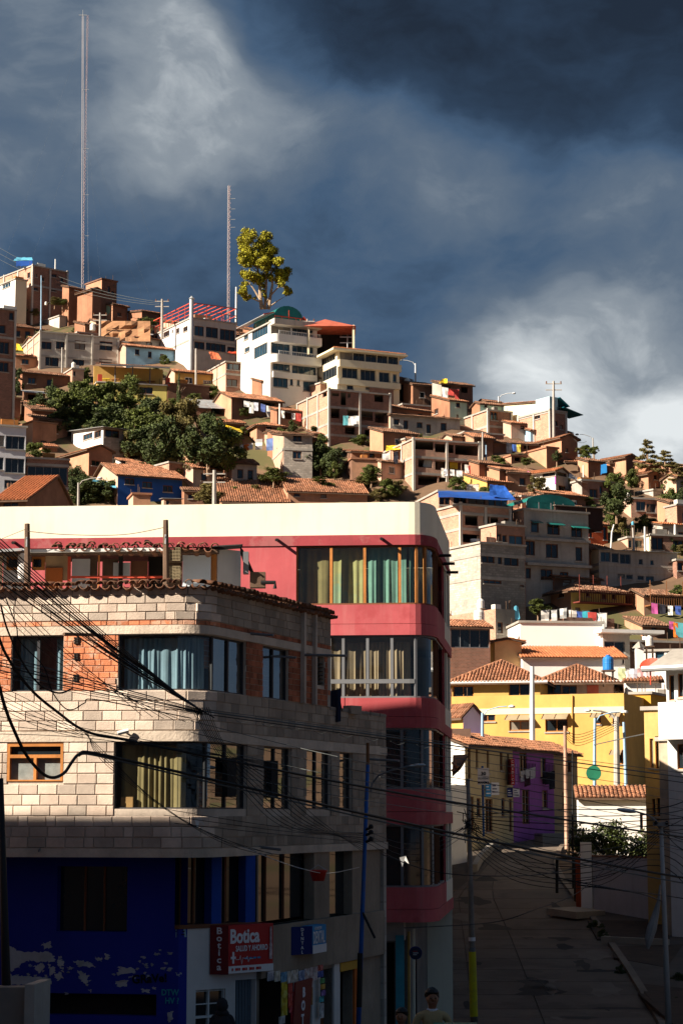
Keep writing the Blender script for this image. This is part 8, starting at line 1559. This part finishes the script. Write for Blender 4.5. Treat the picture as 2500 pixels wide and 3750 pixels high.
t = thing('round_sign', at(1528, 3600, 55), 'round dark blue shop sign on a post beside the red building', 'sign'); c = at(1521, 3490, 55); mb = MB(); mb.tube([c, c + V((0, .1, 0))], .17, 22); mb.build('disc', SB, t); mb = MB(); mb.tube([c - V((0, .012, 0)), c + V((0, -.006, 0))], .15, 22); mb.build('face', mat('sign_dark_face', (.02, .025, .05), bump=0), t); mb = MB(); mb.tube([at(1524, 3820, 55), at(1523, 3505, 55)], .02, 6); mb.build('post', CABLE, t)
for k, w in enumerate((.12, .14, .1)): mb = MB(); mb.box(c + V((-.07, -.025, .04 - .045 * k)), V((w, 0, 0)), V((0, .004, 0)), V((0, 0, .014))); mb.build('print_line', SR if k == 0 else SW, t)
def spline(pts, n=8):
    out = []
    q = [pts[0]] + list(pts) + [pts[-1]]
    for i in range(1, len(q) - 2):
        for k in range(n):
            t = k / n; a, b, c, d = q[i - 1], q[i], q[i + 1], q[i + 2]
            out.append(.5 * ((2 * b) + (c - a) * t + (2 * a - 5 * b + 4 * c - d) * t * t + (3 * b - a - 3 * c + d) * t ** 3))
    out.append(pts[-1]); return out
def cab(pts, r, label, group=None, m=None, n=7):
    """cable through pixel points (px, py, Y)"""
    mb = MB(); mb.tube(spline([at(x, y, Y) for x, y, Y in pts], n), r, 5); return tag(mb.build('cable', m or CABLE), label, 'cable', group)
rr = random.Random(99)
gA = 'bundle of cables sweeping down across the block facade'
for i in range(13):
    x0, y0 = -40, 1935 + 14 * i + rr.uniform(-4, 4); xe, ye = 700 + 7 * i, 2580 + 4 * i; mid = ((x0 + xe) / 2 + 8, (y0 + ye) / 2 + 22 + 3 * (i % 5)); cab([(x0, y0, 34.5), (mid[0], mid[1], 37 + .06 * i), (xe, ye, 39.5)], rr.choice((.008, .009, .012, .014)), 'black cable in the bundle sweeping down across the block facade', gA)
for i in range(5):
    y0 = 2150 + 26 * i; cab([(-40, y0 - 60, 35), (200 + 10 * i, y0 + 190, 37), (520 + 40 * i, y0 + 470 - 20 * i, 38.5)], .006, 'thin stray cable crossing the upper block wall', 'stray cables of the upper wall')
gB = 'flat run of cables before the curtained windows'
for i in range(7):
    y0 = 2398 + 13 * i + rr.uniform(-3, 3); cab([(-40, y0 - 8, 35), (270, y0 + 78 - i * 3, 37), (742, 2602 + 3 * i, 39.5)], rr.choice((.006, .008, .011)), 'dark cable in the flat run before the curtained windows', gB, CABLE if i % 2 else CABLEG)
for i in range(6):
    y0 = 2500 + 15 * i; cab([(-30, y0, 35.5), (120 + 6 * i, y0 + 70 + 4 * i, 36.5), (305, 2678 + 5 * i, 38)], .0055, 'thin wire sagging towards the knot of cables on the lower block wall', 'thin wires of the lower wall')
for i in range(4):
    y0 = 2585 + 34 * i; cab([(-30, y0, 36), (300, y0 + 80 - 22 * i, 37.5), (720, y0 + 160 - 30 * i, 39), (1000, y0 + 225 - 40 * i, 41)], .006, 'thin straight wire crossing below the upper windows', 'thin straight wires')
for i in range(5): cab([(305 + 4 * i, 2680, 38), (400, 2770 + 10 * i, 38.3), (600 + 50 * i, 2960 + 30 * i, 39), (880 + 60 * i, 3110 + 10 * i, 40)], .0055, 'thin wire slanting down over the straw curtained window', 'wires over the straw curtain')
cab([(-20, 2270, 34), (20, 2390, 34.6), (110, 2520, 35.6), (215, 2610, 36.6), (320, 2680, 38), (470, 2712, 38.5), (850, 2788, 40), (1500, 2912, 44), (2170, 3018, 50), (2560, 3075, 54)], .026, 'thick black cable dropping from the left and running past the red building')
cab([(-15, 2460, 33.5), (20, 2590, 34.2), (60, 2690, 34.8), (98, 2765, 35.3), (150, 2826, 35.8), (192, 2848, 36.2), (236, 2830, 36.6), (265, 2790, 36.9), (290, 2762, 37.2), (336, 2757, 37.6), (560, 2806, 39), (850, 2872, 40.5), (1500, 3018, 44), (2145, 3152, 48.5), (2560, 3225, 52)], .03, 'very thick cable with a deep hanging loop beside the wooden window')
cab([(290, 2768, 37.2), (336, 2764, 37.6), (560, 2816, 39), (850, 2884, 40.5), (1500, 3032, 44), (2145, 3168, 48.5), (2560, 3245, 52)], .018, 'second cable strung just below the looped thick cable', None, CABLEG)
cab([(20, 2185, 34.2), (60, 2290, 35), (75, 2350, 35.2), (160, 2440, 35.8), (190, 2528, 36), (235, 2590, 36.2), (270, 2598, 36.4), (310, 2575, 36.6), (360, 2563, 36.8), (700, 2630, 39)], .011, 'twisted black drop cable with slack waves before the left window')
cab([(4, 2215, 34), (30, 2310, 34.4), (90, 2435, 35), (150, 2510, 35.5), (215, 2538, 36), (265, 2522, 36.3)], .017, 'short thick drop cable with a small end loop before the left window')
for i, (dy_, r, m) in enumerate(((0, .016, CABLEG), (10, .010, CABLE), (-8, .007, CABLEG))): cab([(735, 2603 + dy_, 39.5), (1060, 2648 + dy_, 41.5), (1410, 2697 + dy_, 44), (2000, 2778 + dy_ * 1.5, 49), (2560, 2855 + dy_ * 2, 54)], r, ('pale main cable running high across the street', 'black messenger line under the pale main cable', 'fine line just above the pale main cable')[i], None, m)
for k in range(9): x = 860 + 95 * k; y = 2615 + (x - 735) * .1395; cab([(x, y + 2, 41), (x + 25, y + 15, 41.1), (x + 50, y + 8, 41.2)], .005, 'small slack curl of lashing wire under the pale main cable', 'lashing wire curls', CABLEG, 4)
for i in range(9): cab([(700 + 8 * i, 2590, 39.3), (765 + 9 * i, 2712 + 4 * i, 39.6), (900 + 14 * i, 2910 - 6 * i, 40), (1070 + 12 * i, 3040 - 5 * i, 40.3), (1332, 3050 + 9 * i, 47.5)], .006 + .002 * (i % 2), 'cable falling from the facade knot to the blue pole', 'cables to the blue pole')
for i in range(5): cab([(700, 2640 + 42 * i, 39.5), (1050, 2728 + 38 * i, 41), (1400, 2806 + 34 * i, 43), (1712, 2868 + 30 * i, 67)], .007, 'thin wire between the facade and the wrapped concrete pole', 'wires to the wrapped pole', CABLE if i % 2 else CABLEG)
for i in range(3): cab([(560 + 40 * i, 2955 + 30 * i, 39.4), (1006, 3026 + 14 * i, 40.2), (1326, 3052 + 16 * i, 47.5)], .006, 'slack wire along the lower block courses to the blue pole', 'slack lower wires')
for i in range(4): cab([(1345, 3045 + 14 * i, 47.5), (1520, 3090 + 22 * i, 57), (1716, 3020 + 10 * i, 67)], .007, 'sagging wire between the blue pole and the wrapped pole', 'wires between the two near poles')
for i in range(11): y1 = 2905 + 42 * i; cab([(1720, 2985 + 6 * i, 67), (2050, 2965 + 26 * i, 66), (2410, (2965 + y1) / 2 + 25, 65), (2560, y1, 64)], rr.choice((.009, .011, .015)), 'wire fanning out from the wrapped pole across the street', 'fan of wires across the street', rr.choice((CABLE, CABLEG)))
for i in range(8): y0 = 2735 + 22 * i; cab([(1390, y0, 44), (1800, y0 + 62 + 3 * i, 50), (2560, y0 + 175 + 9 * i, 60)], rr.choice((.006, .007, .01)), 'thin high wire crossing before the purple house', 'thin high street wires', rr.choice((CABLE, CABLEG)))
for i in range(6): cab([(2420, 3030 + 8 * i, 64), (2200, 3150 + 18 * i, 65), (1900, 3150 + 16 * i, 66), (1722, 3040 + 14 * i, 67)], .011, 'slack wire from the pale lamp pole back to the wrapped pole', 'wires between the lamp poles')
for i in range(4): cab([(2420, 3035, 64), (2480, 3010 + 30 * i, 64), (2560, 2960 + 60 * i, 64)], .012, 'short wire from the pale lamp pole off to the right', 'short wires of the pale pole')
cab([(1480, 3398, 43), (1800, 3378, 46), (1960, 3330, 47.5), (2120, 3265, 57), (2250, 3150, 61), (2415, 3040, 64)], .01, 'long wire rising diagonally from the corner to the pale lamp pole'); cab([(1400, 3130, 41), (1560, 3185, 42), (1720, 3206, 42.4), (1950, 3205, 45), (2110, 3180, 47)], .01, 'dark sagging wire in front of the lower red band'); cab([(2110, 3240, 48), (2330, 3270, 49.5), (2420, 3300, 64)], .018, 'thick low cable before the garden wall'); cab([(2040, 3215, 47), (2250, 3255, 49), (2420, 3278, 64), (2560, 3300, 66)], .015, 'second thick low cable before the garden wall')
for i in range(5): cab([(zx('H', 810, 0)[0] + 0, 2300 + (640 + 12 * i) / 1.742, 121), (2120, 2690 + 10 * i, 123), (zx('H', 1143, 0)[0], 2300 + (590 + 14 * i) / 1.742, 128)], .016, 'thin wire before the yellow building between two poles', 'wires before the yellow building', FRB)
cab([(zx('H', 1000, 0)[0], 2300 + 745 / 1.742, 126), (2300, 2700, 112), (2440, 2672, 96)], .03, 'grey cable running up to the white corner house', None, CABLEG)
cab([(95, 1945, 45.6), (250, 1958, 45.5), (450, 1958, 45.5), (600, 1932, 45.6)], .008, 'slack string between the two timber posts of the shack', None, DWOOD); cab([(-20, 1985, 45.6), (40, 1960, 45.6), (95, 1938, 45.6)], .006, 'thin string running left from the thick timber post', None, DWOOD)
cab([(880, 3098, 41.5), (1010, 3150, 41), (1120, 3185, 40.7), (1205, 3198, 43), (1315, 3176, 47.5)], .009, 'pale cord carrying the red basin to the blue pole', None, STEEL)
for x, y, Y_, lab in ((712, 2998, 39.6, 'scrap of white rag caught on the cables of the block facade'), (1462, 3140, 43.5, 'pale rag caught on the wires before the red building')):
    mb = MB(); p = at(x, y, Y_); a, b, c, d, e = p, p + V((.13, 0, .03)), p + V((.1, .03, -.06)), p + V((.2, .02, -.14)), p + V((.06, 0, -.2)); mb.face([a, c, b]); mb.face([b, c, d]); mb.face([a, e, c]); tag(mb.build('rag', FRW), lab, 'rag')
t = thing('red_basin', at(1165, 3226, 42), 'red plastic basin hung on the pale cord', 'basin'); mb = MB(); c = ORG[t.name]; mb.lathe(c, [(.12, 0), (.17, .18), (.19, .2), (.19, .22), (.165, .2), (.11, .02)], 18); mb.build('bowl', mat('red_plastic', (.45, .03, .02), rough=.4, bump=0, var=.05), t, smooth=True)
mb = MB(); mb.tube([c + V((-.18, 0, .2)), c + V((0, 0, .32)), c + V((.18, 0, .2))], .008, 5); mb.build('handle', STEEL, t)

def person(label, px, py_top, Y, height, yaw, top, bottom, skin, hair, arms, hood=False, collar=False):
    P = at(px, py_top, Y); base = V((P.x, Y, P.z - height)); k = height / 1.75
    t = thing('person', base, label, 'person')
    bm = bmesh.new(); sk_ = bm.verts.layers.skin.verify(); vs = {}
    def v(n, co, r, r2=None):
        q = bm.verts.new(V(co) * k); q[sk_].radius = (r * k, (r2 or r) * k); vs[n] = q; return q
    def e(*n):
        for a, b in zip(n, n[1:]): bm.edges.new((vs[a], vs[b]))
    v('pel', (0, 0, .95), .155, .11); v('wai', (0, 0, 1.10), .145, .10); v('che', (0, -.01, 1.30), .165, .115); v('upc', (0, 0, 1.41), .12, .085); v('nek', (0, -.005, 1.49), .052); v('jaw', (0, -.03, 1.56), .062, .075); v('hd', (0, -.015, 1.65), .075, .092); v('top', (0, 0, 1.715), .055, .07)
    e('pel', 'wai', 'che', 'upc', 'nek', 'jaw', 'hd', 'top'); v('nose', (0, -.125, 1.615), .012); e('hd', 'nose')
    for s, nm in ((-1, 'l'), (1, 'r')):
        v(nm + 'ear', (s * .088, .0, 1.63), .016); e('hd', nm + 'ear')
        v(nm + 'sh', (s * .185, 0, 1.40), .062); e('upc', nm + 'sh'); el, wr, pa = arms[0 if s < 0 else 1]
        v(nm + 'el', el, .045); v(nm + 'wr', wr, .03); v(nm + 'pa', pa, .028, .04); e(nm + 'sh', nm + 'el', nm + 'wr', nm + 'pa')
        d = (V(pa) - V(wr)).normalized(); side = V((-d.y, d.x, 0)); side = side.normalized() if side.length > .1 else V((1, 0, 0))
        for i in range(4):
            f0 = V(pa) + side * (.03 - .02 * i) + d * .03; L_ = (.07, .08, .075, .06)[i]; v('%sf%da' % (nm, i), f0, .0095); v('%sf%db' % (nm, i), f0 + d * L_ * .6, .0088); v('%sf%dc' % (nm, i), f0 + d * L_ * .9 - V((0, 0, .03)), .008); e(nm + 'pa', '%sf%da' % (nm, i), '%sf%db' % (nm, i), '%sf%dc' % (nm, i))
        v(nm + 'th1', V(wr) + d * .03 + side * .045, .011); v(nm + 'th2', V(wr) + d * .07 + side * .065, .009); e(nm + 'wr', nm + 'th1', nm + 'th2')
        v(nm + 'hip', (s * .09, 0, .88), .095); v(nm + 'kn', (s * .10, -.03, .50), .062); v(nm + 'an', (s * .11, .02, .09), .042); v(nm + 'toe', (s * .12, -.15, .045), .04, .035); e('pel', nm + 'hip', nm + 'kn', nm + 'an', nm + 'toe')
    for q in bm.verts: q[sk_].use_root = False
    vs['pel'][sk_].use_root = True
    me = bpy.data.meshes.new('body'); bm.to_mesh(me); bm.free(); ob = bpy.data.objects.new('tmp', me); COL.objects.link(ob); ob.modifiers.new('s', 'SKIN'); m2 = ob.modifiers.new('u', 'SUBSURF'); m2.levels = 2; m2.render_levels = 2
    dg = bpy.context.evaluated_depsgraph_get(); me2 = bpy.data.meshes.new_from_object(ob.evaluated_get(dg)); bpy.data.objects.remove(ob); me2.materials.clear()
    for m in (top, bottom, skin, mat('shoe_black', (.015, .014, .013), bump=0)): me2.materials.append(m)
    wrs = [V(a[1]) * k for a in arms]; pas = [V(a[2]) * k for a in arms]
    for p in me2.polygons:
        c = p.center; i = 0
        if c.z > 1.475 * k: i = 2
        elif c.z < .10 * k: i = 3
        elif c.z < .93 * k and abs(c.x) < .2 * k and abs(c.y) < .17 * k: i = 1
        for w, q in zip(wrs, pas):
            if (c - q).length < .17 * k and (c - w).dot(q - w) > 0: i = 2
        p.material_index = i; p.use_smooth = True
    bo = bpy.data.objects.new('body', me2); COL.objects.link(bo); bo.parent = t; ORG[bo.name] = base
    R = Matrix.Rotation(yaw, 4, 'Z'); me2.transform(R)
    def shell(name, m, f, c0, rad, n=14, mm=9, thick=0):
        mb = MB(); g = [[None] * n for _ in range(mm)]
        for i in range(mm):
            for j in range(n):
                th = pi * i / (mm - 1); ph = 2 * pi * j / n; d = V((sin(th) * cos(ph), sin(th) * sin(ph), cos(th))); w = f(d) * (1 + .05 * sin(9 * ph + 7 * th)); g[i][j] = base + R.to_3x3() @ (V((c0[0] + d.x * rad[0] * w, c0[1] + d.y * rad[1] * w, c0[2] + d.z * rad[2] * w)) * k)
        for i in range(mm - 1):
            for j in range(n): mb.face([g[i][j], g[i + 1][j], g[i + 1][(j + 1) % n], g[i][(j + 1) % n]])
        return mb.build(name, m, t, smooth=True)
    if hood:
        shell('hood', top, lambda d: 1.0 if not (d.y < -.6 and d.z < .4) else .8, (0, .02, 1.63), (.125, .15, .16)); shell('hood_collar', top, lambda d: 1.0, (0, .03, 1.48), (.15, .12, .08))
        shell('jacket_back', top, lambda d: 1.0, (0, .01, 1.2), (.24, .17, .3))
    else:
        shell('hair', hair, lambda d: 1.0 if (d.y > -.35 or d.z > .35) and d.z > -.45 else .72, (0, .012, 1.67), (.10, .118, .105))
        for s in (-1, 1): shell('eye', mat('eye_dark', (.01, .008, .008), bump=0), lambda d: 1.0, (s * .033, -.108, 1.64), (.012, .008, .007), 8, 5)
        shell('mouth', mat('lip', (.18, .06, .045), bump=0), lambda d: 1.0, (0, -.105, 1.572), (.026, .008, .007), 8, 5)
        if collar: shell('shirt_collar', cloth((.6, .6, .65)), lambda d: 1.0, (0, -.005, 1.475), (.085, .08, .035), 12, 6)
    return t
SKN = mat('brown_skin', (.22, .10, .055), rough=.6, bump=.03, var=.1); HAIR = mat('black_hair', (.008, .007, .007), rough=.5, bump=.2, bscale=60)
person('man in a beige knit sweater and white collar leaning over a green cart', 1581, 3622, 27.7, 1.72, .1, mat('beige_knit', (.36, .26, .13), var=.15, scale=4, bump=.3, bscale=60), mat('dark_trousers', (.03, .028, .03), bump=.05), SKN, HAIR, [((-.29, .0, 1.12), (-.22, -.26, 1.16), (-.19, -.34, 1.18)), ((.30, -.03, 1.13), (.36, -.28, 1.27), (.40, -.36, 1.30))], collar=True)
person('boy with black hair and dark jacket standing beside the man', 1470, 3694, 27.2, 1.46, -.3, cloth((.015, .015, .02)), mat('dark_trousers', (.03, .028, .03)), SKN, HAIR, [((-.26, .02, 1.13), (-.25, -.08, .9), (-.25, -.1, .81)), ((.26, .02, 1.13), (.25, -.08, .9), (.25, -.1, .81))], collar=True)
person('person in a dark hooded jacket seen from behind before the shop', 815, 3661, 41.8, 1.66, pi - .1, cloth((.022, .022, .027)), mat('dark_trousers', (.03, .028, .03)), SKN, HAIR, [((-.28, .02, 1.13), (-.25, -.10, .92), (-.24, -.14, .84)), ((.28, .02, 1.13), (.25, -.10, .92), (.24, -.14, .84))], hood=True)
CG = mat('cart_green', (.01, .12, .06), rough=.5, var=.2, bump=.05); p = at(1585, 3745, 27.2); ct = thing('push_cart', V((p.x + .28, 26.9, ground(0, 27))), 'green push cart with a flat tray in front of the man', 'cart'); o_ = ORG[ct.name]; hh = p.z - o_.z
mb = MB(); mb.box(V((p.x, 26.6, p.z - .08)), V((.56, 0, 0)), V((0, .62, 0)), V((0, 0, .08))); mb.build('tray', CG, ct); mb = MB(); mb.box(V((p.x + .03, 26.65, p.z - .6)), V((.5, 0, 0)), V((0, .5, 0)), V((0, 0, .52))); mb.build('box', CG, ct)
for sx_ in (.06, .48): mb = MB(); mb.tube([V((p.x + sx_, 26.9, o_.z + .3)), V((p.x + sx_ + .05, 26.9, o_.z + .3))], .3, 18); wl = mb.build('wheel', CABLE, ct); mb = MB(); mb.tube([V((p.x + sx_ - .01, 26.9, o_.z + .3)), V((p.x + sx_ + .06, 26.9, o_.z + .3))], .06, 10); mb.build('hub', STEEL, wl)
for sx_ in (.05, .5): mb = MB(); mb.bar(V((p.x + sx_, 26.9, o_.z + .3)), V((p.x + sx_, 26.9, p.z - .5)), .05); mb.build('leg', STEEL, ct)

occ = []
for o in list(bpy.data.objects):
    if o.parent is None and o.type == 'EMPTY' and o.get('category') in ('house', 'building', 'wall') and o.location.y > 140: occ.append((o.location.x, o.location.y))
rr = random.Random(41); cnt = 0; HB = list(BX)
def near_words(px, py, n):
    b = min(HB, key=lambda b: ((b[0] + b[1]) / 2 - px) ** 2 + ((b[2] + b[3]) / 2 - py) ** 2); w = b[5].split()[:n]
    while w[-1] in ('with', 'and', 'of', 'on', 'the', 'in', 'its', 'a', 'by', 'beside', 'below', 'to', 'under', 'behind', 'at', 'above', 'three', 'white', 'open', 'long', 'wide', 'blue', 'red', 'small', 'brown', 'pale', 'pink', 'big', 'tall', 'tiled', 'bright', 'glazed', 'dark', 'narrow'): w.pop()
    return ' '.join(w)
lab_i = {0: ('small tiled adobe house packed among the others on the steep slope', 'small tiled adobe houses packed on the slope'), 1: ('small bare brick hut packed among the tiled houses on the slope', 'small brick huts packed on the slope'), 2: ('small pale plastered house packed among the adobe houses', 'small pale houses packed on the slope')}
for _ in range(6000):
    px, py = rr.uniform(20, 2480), rr.uniform(1250, 2250)
    if px < 1650 and py > 1800: continue
    if 150 < px < 900 and 1330 < py < 1780: continue
    Y = terr(px, py); P = at(px, py, Y)
    if Y > interp(CREST, P.x) - 3 or Y < 170 or P.z > ground(P.x, Y) + .6: continue
    if any((P.x + 1.5 - x) ** 2 + ((Y + 2 - y) * .8) ** 2 < 7 for x, y in occ): continue
    sc2 = F / Y
    w1, w2, hh = rr.uniform(2, 3.6) * sc2, rr.uniform(3, 5.5) * sc2, rr.uniform(2.1, 3.2) * sc2; kd = rr.choice((0, 0, 0, 1, 2)); lb, gp = lab_i[kd]; bb = (px - w1 * .5, px + w2 * .85, py - hh * 1.3, py)
    if any(b[4] > Y - 1 and min(bb[1], b[1]) > max(bb[0], b[0]) and min(bb[3], b[3]) > max(bb[2], b[2]) and (min(bb[1], b[1]) - max(bb[0], b[0])) * (min(bb[3], b[3]) - max(bb[2], b[2])) > .3 * min((b[1] - b[0]) * (b[3] - b[2]), (bb[1] - bb[0]) * (bb[3] - bb[2])) for b in HB): continue
    occ.append((P.x, Y)); cnt += 1
    if cnt > 110: break
    lb = ('small tiled adobe hut', 'small bare brick hut', 'small pale plastered hut')[kd] + ' packed close to the ' + near_words(px, py, 8)
    wl, wr = {0: (rr.choice((ADOBE2, ADOBE)), rr.choice((ADOBE, ADOBE3))), 1: (BRICK, BRICKD), 2: (PINK, rr.choice((PINK, CONC)))}[kd]; x0 = px + w2 * rr.uniform(.15, .3)  # right walls draw on darker tones, so shade is partly in the colour
    house(('adobe_hut', 'brick_hut', 'plaster_hut')[kd], lb, 'X', px - w1 * .5, px, px + w2 * .85, py - hh, py, wl, wr, roof=('shed', 'flat', 'gableR')[kd] if rr.random() < .8 else 'shed', rt=rr.choice(('tile', 'tiled', 'tiled')) if kd != 1 else 'metal', a=rr.uniform(18, 36), wR=[(x0, py - hh * .75, x0 + 22, py - hh * .4), (x0 + w2 * .35, py - hh * .72, x0 + w2 * .35 + 20, py - hh * .05)], Y=Y, group=gp, st=rr.choice(('dark', 'dark', 'white')))

n_ = 0
for _ in range(2000):
    px, py = rr.uniform(10, 2490), rr.uniform(1150, 2250)
    if px < 1640 and py > 1830: continue
    Y = terr(px, py); P = at(px, py, Y)
    if P.z > ground(P.x, Y) + .5 or any((P.x - x) ** 2 + (Y - y) ** 2 < 3 for x, y in occ): continue
    n_ += 1
    if n_ > 90: break
    w = rr.uniform(.8, 2.2) * F / Y; tree('scrub_bush', 'low scrub bush on the slope near the ' + near_words(px, py, 8), 'X', px, py + 3, py - w * rr.uniform(.5, .9), w, rr.choice(('g', 'o', 'g2', 'd2')), Y=Y, group='scrub on the bare slope', cat='bush')
